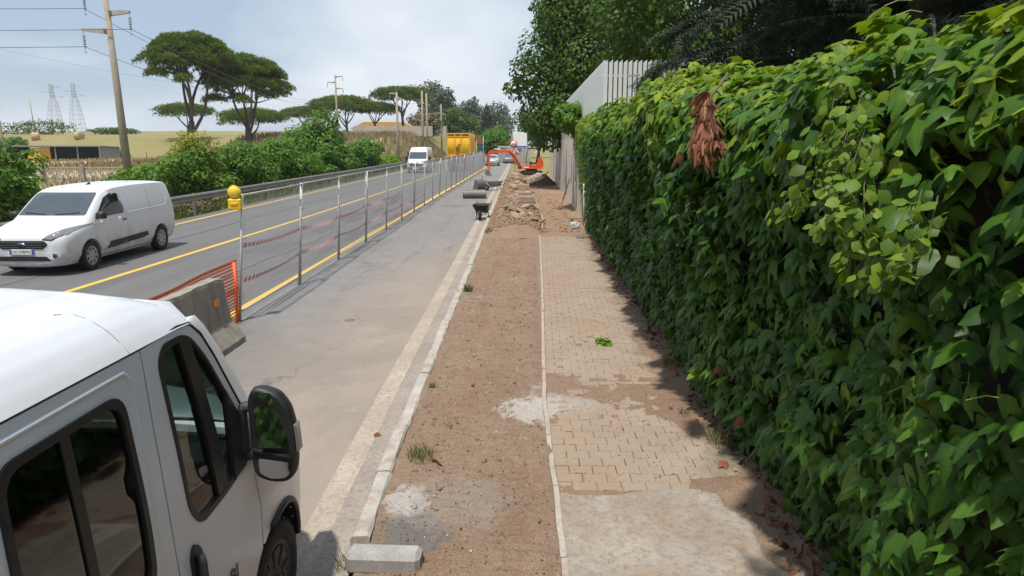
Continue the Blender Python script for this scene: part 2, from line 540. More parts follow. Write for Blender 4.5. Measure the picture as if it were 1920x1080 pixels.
ys = sorted(set(spread(20, 2500, 1.2, 1.04, 70) + spread(20, -200, 3, 1.3)))
gr = link('ground', grid_mesh('ground', np.array(xs), np.array(ys), terrain, M['field']))
tag(gr, kind='structure')

# ---- carriageway and shoulder
def strip(name, fl, fr, ys, z, mat, kind='structure'):
    v = []; f = []
    for y in ys:
        v += [(float(fl(y)), y, z), (float(fr(y)), y, z)]
    for i in range(len(ys) - 1):
        f.append((2 * i, 2 * i + 1, 2 * i + 3, 2 * i + 2))
    o = link(name, np_mesh(name, v, f, mat))
    if kind: tag(o, kind=kind)
    return o
YS = list(np.arange(-12, 300.1, 4.0))
strip('road', lambda y: LINE_L(y) - .75, lambda y: KERB(y) - .50, YS, 0.0, M['asphalt'])
strip('gutter_band', lambda y: KERB(y) - .52, lambda y: KERB(y) - .315, YS, .004, M['gutter'])
strip('gutter_channel', lambda y: KERB(y) - .317, lambda y: KERB(y) - .06, YS, .002, M['gutter2'])
def marking(name, fx, w, y0, y1, label=None, mat='yellow', step=2.5):
    return strip(name, lambda y: fx(y) - w / 2, lambda y: fx(y) + w / 2, list(np.arange(y0, y1 + .01, step)), .005, M[mat])
marking('edge_marking', LINE_R, .17, -12, 130)
marking('centre_marking', LINE_C, .15, -12, 150)
marking('verge_marking', LINE_L, .14, -12, 130)
# a loop and a dash sprayed in red by the surveyors, dark joint across the shoulder
mb = MB()
pts = [(-6.6 + .24 * math.cos(a), 34 + .9 * math.sin(a)) for a in np.linspace(0, 5.6, 22)]
for i in range(21):
    (x0, y0), (x1, y1) = pts[i], pts[i + 1]
    mb.add([(x0 - .03, y0, .0055), (x0 + .03, y0, .0055), (x1 + .03, y1, .0055), (x1 - .03, y1, .0055)], [(0, 1, 2, 3)])
for (xa, ya, yb) in ((-7.2, 25.5, 30), (-6.9, 29, 33.0), (-5.9, 40, 47)):
    mb.add([(xa, ya, .0055), (xa + .05, ya, .0055), (xa + .45, yb, .0055), (xa + .4, yb, .0055)], [(0, 1, 2, 3)])
tag(mb.build('survey_marking', M['redpaint']), kind='structure')
M['tarseal'] = pmat('tar_seal', (.105, .102, .10), .8, var=.3, scale=8)
mb = MB()
def seal(pts, w):
    for i in range(len(pts) - 1):
        (x0, y0), (x1, y1) = pts[i], pts[i + 1]
        mb.add([(x0 - w, y0, .0052), (x0 + w, y0, .0052), (x1 + w, y1, .0052), (x1 - w, y1, .0052)], [(0, 1, 2, 3)])
seal([(-6.35 + .12 * math.sin(y * .7) + .05 * math.sin(y * 2.9), y) for y in np.arange(2, 74, 1.0)], .035)
seal([(-10.55 + .10 * math.sin(y * .9), y) for y in np.arange(2, 90, 1.0)], .025)
for (xa, xb, yc) in ((-3.9, -2.7, 31.9), (-3.6, -3.25, 17.4), (-3.2, -2.95, 15.2)):
    n = 8
    for i in range(n):
        x0 = xa + (xb - xa) * i / n; x1 = xa + (xb - xa) * (i + 1) / n
        j0 = .05 * math.sin(i * 2.1); j1 = .05 * math.sin((i + 1) * 2.1)
        hw = .16 if yc > 30 else .02
        mb.add([(x0, yc + j0, .0052), (x1, yc + j1, .0052), (x1, yc + j1 + hw, .0052), (x0, yc + j0 + hw, .0052)], [(0, 1, 2, 3)])
tag(mb.build('tar_seal', M['tarseal']), kind='structure')
# oval rusty cover patch in the shoulder
mb = MB(); mb.lathe([(0, .0), (.075, .0), (.085, -.004)], 24)
M['rust'] = pmat('rusty_iron', (.20, .15, .11), .8, var=.35, scale=9, bump=.3)
o = mb.build('drain_cover', M['rust']); o.location = (-2.86, 10.85, .009)
tag(o, 'small round rusty cover set in the shoulder asphalt', 'drain cover')

# ---- kerb: a row of stones, each its own piece
kerb = empty('kerb', (-1.15, 4.4, 0), kind='structure')
def kerb_mesh(seed):
    r = random.Random(seed); n = 6
    mb = MB(); vs = []; fs = []
    for i in range(n + 1):
        y = i / n
        j = lambda a: r.uniform(-a, a)
        vs += [(-.068 + j(.005), y, -.06), (-.066 + j(.006), y, .065 + j(.006)), (-.048 + j(.008), y, .088 + j(.004)),
               (.050 + j(.006), y, .088 + j(.004)), (.066 + j(.006), y, .070 + j(.008)), (.066, y, -.06)]
    for i in range(n):
        for k in range(5):
            a = i * 6 + k; fs.append((a, a + 1, a + 7, a + 6))
    fs.append((0, 5, 4, 3, 2, 1)); b = n * 6; fs.append((b, b + 1, b + 2, b + 3, b + 4, b + 5))
    fs = [f[::-1] for f in fs]
    mb.add(vs, fs); return mb.mesh('kerb_stone', M['kerb'])
kmesh = [kerb_mesh(i) for i in range(6)]
y = 4.42
kr = random.Random(3)
while y < 88:
    L = kr.choice((.98, 1.0, .97, .6)) if y < 30 else 1.0
    x0, x1 = float(KERB(y)), float(KERB(y + L))
    o = link('kerb_stone', kr.choice(kmesh), kerb)
    o.location = (x0 - .06 + kr.uniform(-.008, .008) + 1.15, y - 4.4, kr.uniform(-.008, .004))
    o.scale = (1, L - .012, 1)
    o.rotation_euler = (0, kr.uniform(-.02, .02), math.atan2(-(x1 - x0), L) + kr.uniform(-.006, .006))
    y += L
# loose kerb block laid across the end
mb = MB(); mb.box((0, 0, .075), (.50, .17, .15), bev=.03)
o = mb.build('concrete_block', M['block'], loc=(-.94, 4.16, .0)); o.rotation_euler = (0, 0, R(-2))
tag(o, 'loose chamfered grey concrete block lying across the near end of the kerb', 'concrete block')

# ---- bare earth verge between kerb and footway
def verge_z(x, y):
    z = .062 + (fbm(x * 1.3, y * 1.3, 4) - .5) * .06 + (fbm(x * 9, y * 9, 3) - .5) * .034
    # tread prints of a tracked machine
    for tx, w in ((-.66, .17), (-.12, .17)):
        band = np.exp(-((x - tx - .06 * np.sin(y * .35)) / w) ** 2 * 2)
        z = z + band * (-.014 + .030 * np.sign(np.sin(y * 55)) * sstep(.36, .56, fbm(x * .8 + 4, y * .45, 3)))
    z = z - .02 * sstep(.10, .26, x) + 0
    z = z - .035 * (1 - sstep(4.2, 4.9, y)) * (1 - sstep(-1.0, -.5, x))
    return z
xs = np.arange(-1.13, .30, .026); ys = np.concatenate([np.arange(1.5, 9, .026), np.arange(9, 23, .05)])
tmp = grid_mesh('verge', xs, ys, verge_z, M['soil'])
co = np.empty(len(tmp.vertices) * 3, np.float32); tmp.vertices.foreach_get('co', co); co = co.reshape(-1, 3)
# follow the kerb on the left edge
fr = (co[:, 0] + 1.13) / 1.43
co[:, 0] = (KERB(co[:, 1]) - .02) * (1 - fr) + .272 * fr
co[:, 2] = verge_z(co[:, 0], co[:, 1])
tmp.vertices.foreach_set('co', co.ravel()); tmp.update()
tag(link('verge', tmp), kind='structure')
strip('verge_base', lambda y: KERB(y) - .05, lambda y: 2.6 + 0 * y, [-18, 1.6, 22, 61], -.02, M['soil'])

# ---- edging strip of the footway: concrete lengths
edge = empty('footway_edging', (.3, 5, 0), kind='structure')
er = random.Random(5)
EX = polyx([(1, .24), (4.6, .26), (6.9, .20), (9, .235), (12.5, .30), (20, .40)])
y = 3.2
while y < 20.6:
    L = 1.0
    mb = MB(); x0, x1 = float(EX(y)), float(EX(y + L)); n = 5; vs = []; fs = []
    for i in range(n + 1):
        t = i / n; xx = x0 + (x1 - x0) * t + er.uniform(-.004, .004)
        h = .088 + er.uniform(-.005, .005) - (.03 if 5.6 < y + t < 6.2 else 0)
        vs += [(xx - .022, y + t * (L - .01), -.03), (xx - .020, y + t * (L - .01), h), (xx + .022, y + t * (L - .01), h), (xx + .024, y + t * (L - .01), -.03)]
    for i in range(n):
        for k in range(3):
            a = i * 4 + k; fs.append((a + 4, a + 5, a + 1, a))
    fs += [(0, 1, 2, 3), (n * 4 + 3, n * 4 + 2, n * 4 + 1, n * 4)]
    mb.add([(a - .3, b - 5, c) for a, b, c in vs], fs)
    o = mb.build('edging_stone', M['edging'], edge)
    y += L

# ---- block paving: interlocking double-T pavers
def paver_outline(s=1.0):
    L, F, W, a, b = .0985 * s, .0800 * s, .0645 * s, .040, .060
    q = [(-L, -F), (-b, -F), (-a, -W), (a, -W), (b, -F), (L, -F)]
    return q + [(-x, -y) for x, y in q]
def paver_mesh(seed):
    r = random.Random(seed); mb = MB()
    o = paver_outline(); i_ = [(x * .955, y * .94) for x, y in o]; n = len(o)
    tilt = (r.uniform(-.02, .02), r.uniform(-.02, .02))
    zt = lambda x, y: .070 + tilt[0] * x + tilt[1] * y
    vs = [(x, y, 0) for x, y in o] + [(x, y, zt(x, y) - .006) for x, y in o] + [(x, y, zt(x, y)) for x, y in i_]
    fs = []
    for lv in (0, 1):
        for k in range(n):
            k2 = (k + 1) % n; fs.append((lv * n + k, lv * n + k2, (lv + 1) * n + k2, (lv + 1) * n + k))
    T = 2 * n
    fs += [(T + 0, T + 1, T + 10, T + 11), (T + 1, T + 2, T + 9, T + 10), (T + 2, T + 3, T + 8, T + 9), (T + 3, T + 4, T + 7, T + 8), (T + 4, T + 5, T + 6, T + 7)]
    mb.add(vs, fs); return mb
foot = empty('footway', (.35, 5.1, 0), kind='structure')
pmeshes = [paver_mesh(i) for i in range(5)]
pm_me = [m.mesh('paver', M['paver']) for m in pmeshes]
rest = MB(); npv = 0; pr_ = random.Random(9); cutb = MB()
row = 0; y = 5.22
while y < 20.9:
    x = .44 + (row % 2) * .1 + max(0, float(EX(y)) - .2)
    gap = x - .1 - (float(EX(y)) + .026)
    if gap > .02: cutb.box((x - .102 - gap / 2 - .35, y - 5.1, .033 + pr_.gauss(0, .002)), (gap - .004, .138, .072), bev=.004)
    while x < 2.0:
        k = pr_.randrange(5); dz = pr_.gauss(0, .0025); rz = pr_.gauss(0, .012)
        jx = x + pr_.gauss(0, .0015); jy = y + pr_.gauss(0, .0015)
        if npv < 300 and x < 1.75:
            o = link('paver', pm_me[k], foot); o.location = (jx - .35, jy - 5.1, dz); o.rotation_euler = (0, 0, rz); npv += 1
        else:
            c, s_ = math.cos(rz), math.sin(rz); q = pmeshes[k]
            rest.add([(jx - .35 + a * c - b * s_, jy - 5.1 + a * s_ + b * c, h + dz) for a, b, h in q.v], q.f)
        x += .2
    y += .1455; row += 1
tag(rest.build('far_pavers', M['paver'], foot), kind='stuff')
tag(cutb.build('cut_pavers', M['paver'], foot), kind='stuff')
# soil spread over the blocks: real relief that buries some and leaves others bare
def film_z(x, y):
    n = fbm(x * 1.1 + 3, y * .75 + 8, 5)
    bury = np.exp(-((y - 7.35) / .95) ** 2) * .030 + np.exp(-((y - 10.3) / .9) ** 2) * .006 + sstep(18.5, 20.6, y) * .02
    bury = bury + .040 * sstep(1.45, 1.95, x + (fbm(x * 2, y * 1.3, 3) - .5) * .9) - .014 * np.exp(-((y - 5.75) / .5) ** 2)
    bury = bury + .02 * sstep(5.5, 5.1, y)
    z = .0560 + (n - .5) * .030 + bury * .72 + (fbm(x * 14, y * 14, 3) - .5) * .010
    w = sstep(5.0, 5.3, y + 0 * x) + sstep(1.5, 1.2, x)
    return np.minimum(z, .03 + np.clip(w, 0, 1) * .2)
xs = np.arange(.235, 2.35, .03); ys = np.arange(5.02, 21.3, .035)
tag(link('footway_soil', grid_mesh('footway_soil', xs, ys, film_z, M['soil'])), kind='structure')
# concrete slab nearer the camera, broken edge
def slab_z(x, y):
    return .074 + 0 * x + (fbm(x * 1.4, y * 1.4, 4) - .5) * .012 - .10 * sstep(0, .05, x - (1.62 + .10 * np.sin(y * 2.1) + (fbm(y * 3, x * 0 + 2, 3) - .5) * .25)) - .06 * sstep(0, .12, y - (5.13 + (fbm(x * 3, y * 0, 3) - .5) * .25))
xs = np.arange(.265, 1.95, .03); ys = np.concatenate([np.arange(-18, -1.5, .3), np.arange(-1.5, 5.3, .03)])
tag(link('concrete_slab', grid_mesh('concrete_slab', xs, ys, slab_z, M['slab'])), kind='structure')
def hs_z(x, y): return .045 + (fbm(x * 2, y * 2, 4) - .5) * .05 + (fbm(x * 11, y * 11, 3) - .5) * .03
xs = np.arange(1.3, 2.5, .03); ys = np.arange(-1.5, 5.45, .035)
tag(link('hedge_soil', grid_mesh('hedge_soil', xs, ys, hs_z, M['soil'])), kind='structure')

# ---- dug stretch beyond: ridge of spoil beside the kerb, lower trench path by the wall
def dug_z(x, y):
    k = KERB(y)
    e = np.interp(y, [20, 25, 34, 46, 62], [.42, .60, .45, .05, -.2])      # the edging between ridge and path
    u = (x - k) / (e - k)
    ridge = np.clip(1 - ((u - .52) / .55) ** 2, 0, 1)
    hump = .16 + .30 * fbm(x * .9 + 1, y * .55, 4) + .10 * np.sin(y * .7)
    st = sstep(20.6, 23.5, y + .8 * fbm(x * 2, y, 2))
    rough = (fbm(x * 3.1, y * 3.1, 4) - .5) * .26 + (np.abs(fbm(x * 7, y * 7, 3) - .5)) * .16
    z1 = .05 + ridge * st * (hump + rough)
    z2 = .045 - .03 * st + (fbm(x * 2, y * 2, 4) - .5) * .06 + (fbm(x * 8, y * 8, 3) - .5) * .035
    z2 = z2 + .10 * np.exp(-((y - 34.5) / 1.1) ** 2) * fbm(x * 4, y * 4, 3) + .22 * np.exp(-((y - 41) / .8) ** 2) * fbm(x * 2.4, y * 3, 3) * sstep(.5, 1, x)
    z2 = z2 + .08 * np.exp(-((y - 23.2) / 1.6) ** 2) * fbm(x * 3, y * 3, 3)
    t = sstep(.95, 1.03, u)
    return z1 * (1 - t) + z2 * t
xs = np.linspace(0, 1, 64); ys = np.concatenate([np.arange(20.4, 32, .06), np.arange(32, 63, .11)])
X, Y = np.meshgrid(xs, ys); XX = (KERB(Y) - .03) * (1 - X) + 2.15 * X
Z = dug_z(XX, Y); nx = len(xs); ny = len(ys)
i = np.arange(ny - 1)[:, None] * nx + np.arange(nx - 1)[None]
tag(link('dug_ground', np_mesh('dug_ground', np.stack([XX.ravel(), Y.ravel(), Z.ravel()], 1), np.stack([i, i + 1, i + nx + 1, i + nx], -1).reshape(-1, 4), M['dug'], True)), kind='structure')
# ================================================================== IVY-CLAD WALL AND FENCE
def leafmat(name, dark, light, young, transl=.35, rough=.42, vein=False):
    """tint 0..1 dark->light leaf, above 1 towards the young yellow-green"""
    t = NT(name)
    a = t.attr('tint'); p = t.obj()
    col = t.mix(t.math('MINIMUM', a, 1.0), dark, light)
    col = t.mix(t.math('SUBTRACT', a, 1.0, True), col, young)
    n = t.noise(p, 22, 4, .6)
    col = t.mix(t.ramp(n, (.35, .0), (.75, .35)), col, mul(dark, .6))
    t.set(col=col, rough=rough, spec=.28)
    tr = t.n('ShaderNodeBsdfTranslucent')
    t.l(t.mix(1.0, col, (1.0, 1.0, .42), 'MULTIPLY'), tr.inputs['Color'])
    ms = t.n('ShaderNodeMixShader'); ms.inputs[0].default_value = transl
    t.l(t.bsdf.outputs[0], ms.inputs[1]); t.l(tr.outputs[0], ms.inputs[2]); t.l(ms.outputs[0], t.outn.inputs[0])
    return t.mat
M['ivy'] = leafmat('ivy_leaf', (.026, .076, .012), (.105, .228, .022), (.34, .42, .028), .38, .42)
M['vine'] = leafmat('creeper_leaf', (.085, .16, .02), (.19, .31, .03), (.33, .38, .045), .42, .5)
M['deadleaf'] = leafmat('withered_leaf', (.085, .030, .020), (.30, .120, .065), (.44, .22, .12), .12, .75)
M['stem'] = pmat('vine_stem', (.16, .12, .075), .8, var=.3, scale=20)
M['shade'] = pmat('ivy_wood_shade', (.030, .028, .018), .95, var=.3, scale=6)

def rot_from(nv, tip, roll=None):
    """(N,3,3) frames: local z -> nv, local -y -> tip projected"""
    z = nv / np.linalg.norm(nv, axis=1, keepdims=True)
    y = -tip; y = y - z * (y * z).sum(1, keepdims=True); y /= np.linalg.norm(y, axis=1, keepdims=True) + 1e-9
    x = np.cross(y, z)
    return np.stack([x, y, z], -1)

def scatter(tv, tf, Rm, pos, sc, tint, tt=None):
    """N copies of a template; returns verts, faces, tint per vertex"""
    tv = np.asarray(tv, float); tf = np.asarray(tf, int); N = len(pos); k = len(tv)
    s = sc[:, None, None] if np.ndim(sc) == 1 else sc[:, None, :]
    v = np.einsum('nij,nkj->nki', Rm, tv[None] * s) + pos[:, None]
    f = tf[None] + (np.arange(N) * k)[:, None, None]
    ti = np.repeat(tint, k)
    if tt is not None: ti = ti + np.tile(tt, N)
    return v.reshape(-1, 3), f.reshape(-1, tf.shape[1]), ti

def ivy_leaf(seed=0, lob=1.0):
    """three pointed lobes hanging from the stalk; folded along the midrib, drooping tip; all triangles"""
    r = random.Random(seed)
    j = lambda: r.uniform(-.03, .03)
    half = [(.15, .085), (.34, .085), (.50, -.04), (.585, -.24), (.68 * lob, -.60), (.43, -.47), (.245, -.44), (.20, -.70), (.10, -.90)]
    mid = [(0, 0), (0, -.22), (0, -.45), (0, -.72), (0, -1.06)]
    fold = r.uniform(.20, .50); droop = r.uniform(.15, .50)
    def z(x, y): return -abs(x) * fold - droop * (y * y) * .9 - .35 * max(0, abs(x) - .42)
    V = [(0, y, z(0, y)) for _, y in mid]; F = []
    for sg in (1, -1):
        b = len(V)
        h = [(x * sg + j(), y + j()) for x, y in half]
        V += [(x, y, z(x, y) + r.uniform(-.03, .03)) for x, y in h]
        tri = [(0, b, 1), (b, b + 1, 1), (b + 1, b + 2, 1), (b + 2, b + 3, 1), (b + 3, b + 5, 1), (b + 3, b + 4, b + 5), (1, b + 5, b + 6), (1, b + 6, 2), (2, b + 6, b + 7), (2, b + 7, 3), (3, b + 7, b + 8), (3, b + 8, 4)]
        F += [t if sg < 0 else t[::-1] for t in tri]
    return np.array(V), np.array(F)

PROF = [(2.06, .03), (1.98, .40), (1.95, 1.0), (1.90, 1.6), (1.80, 2.1), (1.64, 2.55), (1.54, 2.9), (1.58, 3.15), (1.78, 3.34), (2.10, 3.42), (2.70, 3.36)]
_ps = np.array(PROF); _pl = np.concatenate([[0], np.cumsum(np.linalg.norm(np.diff(_ps, axis=0), axis=1))]); PL = _pl[-1]
def prof(s):
    return np.interp(s, _pl, _ps[:, 0]), np.interp(s, _pl, _ps[:, 1])
def ivy_surface(s, y):
    x, z = prof(s)
    x0, z0 = prof(np.maximum(s - .05, 0)); x1, z1 = prof(np.minimum(s + .05, PL))
    tx, tz = x1 - x0, z1 - z0; L = np.hypot(tx, tz) + 1e-9
    nx, nz = -tz / L, tx / L                              # outward: towards -x, up on the crest
    b = (fbm(y * .75 + 3, s * .9, 3) - .5) * .70 + (fbm(y * 2.3, s * 2.3 + 7, 3) - .5) * .42
    b = b * np.clip(s / .8, .25, 1)
    hs = 1 + .055 * sstep(9, 22, y) + .035 * np.sin(y * .8 + 1)
    # thins out to a film at the far end
    th = sstep(25.5, 17.5, y)
    x = x * th + (2.02 + np.maximum(0, x - 2.05)) * (1 - th); b = b * (.25 + .75 * th)
    return np.stack([x + nx * b, y, (z + nz * b) * np.where(z > .5, hs, 1)], 1), np.stack([nx, 0 * y, nz], 1)

ivy = empty('ivy_wall', (2.1, 10, 0), label='long wall fully overgrown with dark green ivy beside the footway', cat='ivy wall')
OFF = np.array([2.1, 10, 0])
# bumpy core just behind the leaves, gap shade painted into the near-black wood
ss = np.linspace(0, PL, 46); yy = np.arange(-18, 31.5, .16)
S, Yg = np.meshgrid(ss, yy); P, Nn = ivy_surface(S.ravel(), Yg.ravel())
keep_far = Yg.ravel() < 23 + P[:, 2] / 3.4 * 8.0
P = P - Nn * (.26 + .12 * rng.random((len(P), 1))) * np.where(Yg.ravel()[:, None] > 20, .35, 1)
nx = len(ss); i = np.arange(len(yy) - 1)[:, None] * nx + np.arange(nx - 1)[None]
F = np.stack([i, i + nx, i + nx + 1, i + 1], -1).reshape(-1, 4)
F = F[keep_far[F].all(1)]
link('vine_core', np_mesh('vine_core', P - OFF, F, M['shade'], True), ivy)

# leaves
def gen_leaves(n, y0, y1, smax=PL):
    y = rng.uniform(y0, y1, n); s = rng.uniform(0.02, smax, n)
    P, Nn = ivy_surface(s, y)
    k = y < 23 + P[:, 2] / 3.4 * 8.2 + rng.normal(0, .35, n)
    y, s, P, Nn = y[k], s[k], P[k], Nn[k]; n = len(y)
    dep = rng.random(n) ** 1.5 * .26
    thin = sstep(24, 18, y); dep = dep * (.25 + .75 * thin)
    P = P - Nn * dep[:, None] + Nn * .05
    tilt = np.clip(rng.normal(.70, .36, n), -.3, 1.4)
    up = np.array([0, 0, 1.0])
    nv = Nn * np.cos(tilt)[:, None] + up * np.sin(tilt)[:, None]
    nv += rng.normal(0, .30, (n, 3))
    down = np.stack([-.25 + 0 * y, rng.normal(0, .42, n), -1 + 0 * y], 1) + Nn * rng.normal(.25, .2, n)[:, None]
    Rm = rot_from(nv, down)
    sc = rng.normal(.114, .036, n).clip(.045, .185) * (1 - .40 * sstep(17, 25, y)) * np.where(rng.random(n) < .12, .6, 1)
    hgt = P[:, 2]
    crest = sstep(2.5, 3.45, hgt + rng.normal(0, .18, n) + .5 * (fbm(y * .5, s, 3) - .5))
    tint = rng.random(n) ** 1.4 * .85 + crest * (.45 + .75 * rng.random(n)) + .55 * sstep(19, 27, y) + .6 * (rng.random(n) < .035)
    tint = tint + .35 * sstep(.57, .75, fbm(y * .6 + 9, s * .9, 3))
    return P, Rm, sc, tint.clip(0, 1.9), dep
LT = [ivy_leaf(i, .85 + .1 * (i % 4)) for i in range(8)]
VEIN = np.array([.30] * 5 + [-.06] * 18)                 # the midrib is paler than the blade
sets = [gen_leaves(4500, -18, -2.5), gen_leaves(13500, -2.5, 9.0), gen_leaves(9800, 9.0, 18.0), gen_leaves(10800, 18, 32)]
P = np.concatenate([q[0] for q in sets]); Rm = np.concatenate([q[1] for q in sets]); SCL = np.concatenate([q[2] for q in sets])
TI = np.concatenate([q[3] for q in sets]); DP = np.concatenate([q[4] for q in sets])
var = rng.integers(0, 8, len(P))
# the 300 that show largest are leaves of their own
dist = np.linalg.norm(P - np.array([0, 0, CAM_H]), axis=1)
u = 987 + 1300 * P[:, 0] / np.maximum(P[:, 1], .3)
vis = (P[:, 1] > 2.3) & (u < 1990) & (DP < .06)
score = np.where(vis, SCL / dist, 0)
big = np.argsort(-score)[:300]
isbig = np.zeros(len(P), bool); isbig[big] = True
vs, fs, ts = [], [], []; base = 0
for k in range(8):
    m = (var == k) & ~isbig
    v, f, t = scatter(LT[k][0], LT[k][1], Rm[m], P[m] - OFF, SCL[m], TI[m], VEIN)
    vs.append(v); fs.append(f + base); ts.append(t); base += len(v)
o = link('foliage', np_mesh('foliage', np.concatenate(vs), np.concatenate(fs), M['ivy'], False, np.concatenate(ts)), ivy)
tag(o, kind='stuff')
cache = {}
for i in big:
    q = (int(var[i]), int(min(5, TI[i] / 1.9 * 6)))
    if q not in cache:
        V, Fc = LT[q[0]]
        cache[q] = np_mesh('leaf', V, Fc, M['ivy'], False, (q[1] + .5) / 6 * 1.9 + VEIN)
    o = link('leaf', cache[q], ivy)
    Mx = Matrix(Rm[i].tolist()).to_4x4(); Mx = Matrix.Translation((P[i] - OFF).tolist()) @ Mx @ Matrix.Scale(float(SCL[i]), 4)
    o.matrix_basis = Mx
# stalks poking out between the leaves
mb = MB(); sr = random.Random(21)
idx = rng.choice(np.where((P[:, 1] > 2.4) & (P[:, 1] < 13))[0], 420, replace=False)
for i in idx:
    p = Vector((P[i] - OFF).tolist()); q = p + Vector((-sr.uniform(-.02, .05) + .10, sr.uniform(-.1, .1), sr.uniform(0, .06)))
    mb.tube([p, (p + q) / 2 + Vector((0, 0, .015)), q], .0028, 4, cap=False)
M['stalk'] = pmat('leaf_stalk', (.26, .27, .08), .6, var=.2, scale=20)
tag(mb.build('stalks', M['stalk'], ivy), kind='stuff')

# hanging bunch of withered vine
dead = empty('withered_vine', (1.36, 5.42, 2.70), label='hanging bunch of withered red brown vine leaves high on the ivy wall', cat='withered vine')
def bunch(n, h, seed):
    r = np.random.default_rng(seed)
    t = r.random(n); a = r.uniform(0, 6.28, n); w = .035 + .15 * np.clip(t * 1.25, 0, 1) ** 1.3 * np.clip((1.12 - t) * 4, 0, 1)
    rad = w * np.sqrt(r.random(n))
    pos = np.stack([rad * np.cos(a) * .75 - .02, rad * np.sin(a) - .10 * t + .05, h * (1 - t) + .03], 1)
    nv = np.stack([np.cos(a) - .6, np.sin(a), r.normal(.2, .35, n)], 1) + r.normal(0, .3, (n, 3))
    dn = np.stack([r.normal(-.05, .25, n), r.normal(0, .25, n), -1 + 0 * t], 1)
    return pos, rot_from(nv, dn), r.normal(.125, .03, n).clip(.06, .19), r.random(n) * 1.7
def curl_leaf(seed):
    V, F = ivy_leaf(seed, .8); V = V.copy(); V[:, 0] *= .34; V[:, 2] -= np.abs(V[:, 0]) * 1.3; V[:, 1] *= 1.25; return V, F
pos, rm, sc_, ti = bunch(300, .46, 4); pos = pos * np.array([.8, .8, 1]); sc_ = sc_ * .8
rest_v, rest_f, rest_t = [], [], []; base = 0
for k in range(4):
    m = np.arange(len(pos)) % 4 == k
    V, F = curl_leaf(40 + k); v, f, t = scatter(V, F, rm[m], pos[m], sc_[m], ti[m])
    rest_v.append(v); rest_f.append(f + base); rest_t.append(t); base += len(v)
tag(link('dry_leaves', np_mesh('dry_leaves', np.concatenate(rest_v), np.concatenate(rest_f), M['deadleaf'], False, np.concatenate(rest_t)), dead), kind='stuff')
mb = MB(); mb.tube([(.14, 0, .62), (.03, .02, .45), (0, -.02, .1)], [.012, .01, .004], 6); mb.build('stem', M['stem'], dead)
# single dead leaves lodged in the ivy
for (yy_, zz, xx, nm) in ((6.2, 2.72, 1.36, 'single curled brown leaf caught in the ivy just beyond the withered bunch'), (5.55, .55, 1.84, 'brown leaf lodged low in the ivy above the footway'),
                          (6.15, .80, 1.80, 'pair of rust brown leaves lodged in the lower ivy')):
    V, F = curl_leaf(int(yy_ * 10)); o = link('dead_leaf', np_mesh('dead_leaf', V * .13, F, M['deadleaf'], True, np.full(len(V), .5)), loc=(xx - .04, yy_, zz))
    o.rotation_euler = (R(70), R(25), R(-80)); tag(o, nm, 'leaf')

# a second creeper with small round yellow-green leaves trailing over the ivy
cr = empty('round_leaf_creeper', (1.5, 3.3, 2.2), label='trailing creeper with small round yellow green leaves over the near ivy', cat='creeper')
def leafcard(seed=0):
    """a pointed leaf, two halves folded on the midrib"""
    r = random.Random(seed); f = r.uniform(.1, .3)
    V = [(0, 0, 0), (.34, -.35, -f * .34), (.26, -.72, -f * .26 - .05), (0, -1, -.12), (-.26, -.72, -f * .26 - .05), (-.34, -.35, -f * .34), (0, -.5, .02)]
    return np.array(V), np.array([(0, 6, 1), (1, 6, 2), (2, 6, 3), (3, 6, 4), (4, 6, 5), (5, 6, 0)])
def round_leaf():
    V = [(0, 0, 0)] + [(.44 * math.sin(a) * (1 if i else .2), -.5 + .5 * math.cos(a), -.05 * abs(math.sin(a)) - .1 * (1 - math.cos(a))) for i, a in enumerate(np.linspace(0, 2 * math.pi, 9)[:-1])]
    return np.array(V), np.array([(0, i, i % 8 + 1) for i in range(1, 9)])
rv, rf = leafcard(3); rv = rv * np.array([1.15, 1, 1]); mb = MB(); pp = []; nn = []
COFF = np.array([1.5, 3.3, 2.2])
strands = [[(1.58, 3.62, 3.28), (1.50, 3.50, 3.05), (1.46, 3.46, 2.80), (1.43, 3.44, 2.62), (1.40, 3.58, 2.50), (1.36, 3.72, 2.45)],
           [(1.60, 3.45, 3.05), (1.50, 3.35, 2.82), (1.46, 3.22, 2.60), (1.45, 3.16, 2.42), (1.47, 3.13, 2.28)],
           [(1.58, 3.30, 2.95), (1.50, 3.24, 2.72), (1.47, 3.12, 2.52), (1.46, 3.08, 2.36), (1.47, 3.10, 2.20)],
           [(1.56, 3.20, 2.80), (1.50, 3.12, 2.62), (1.48, 3.04, 2.48), (1.49, 3.00, 2.33)],
           [(1.52, 3.40, 2.86), (1.46, 3.38, 2.66), (1.44, 3.30, 2.50), (1.42, 3.33, 2.40)],
           [(1.60, 2.86, 2.62), (1.55, 2.80, 2.46), (1.54, 2.84, 2.34), (1.52, 2.92, 2.24)],
           [(1.62, 2.78, 2.60), (1.57, 2.72, 2.44), (1.55, 2.76, 2.28)]]
for st in [[(x - .13, y * .92, 2.8 + (z - 2.8) * .92) for x, y, z in q_] for q_ in strands]:
    q = [Vector(p) - Vector(COFF) for p in st]
    mb.tube(q, .003, 4, cap=False)
    for i in range(len(q) - 1):
        n = 20
        for k in range(n):
            t = (k + rnd.random()) / n; p = q[i].lerp(q[i + 1], t)
            pp.append([p.x + rnd.gauss(-.01, .030), p.y + rnd.gauss(0, .045), p.z + rnd.gauss(0, .03)]); nn.append([-.8 + rnd.gauss(0, .7), -.4 + rnd.gauss(0, .7), .8 + rnd.gauss(0, .5)])
pp = np.array(pp); nn = np.array(nn); n = len(pp)
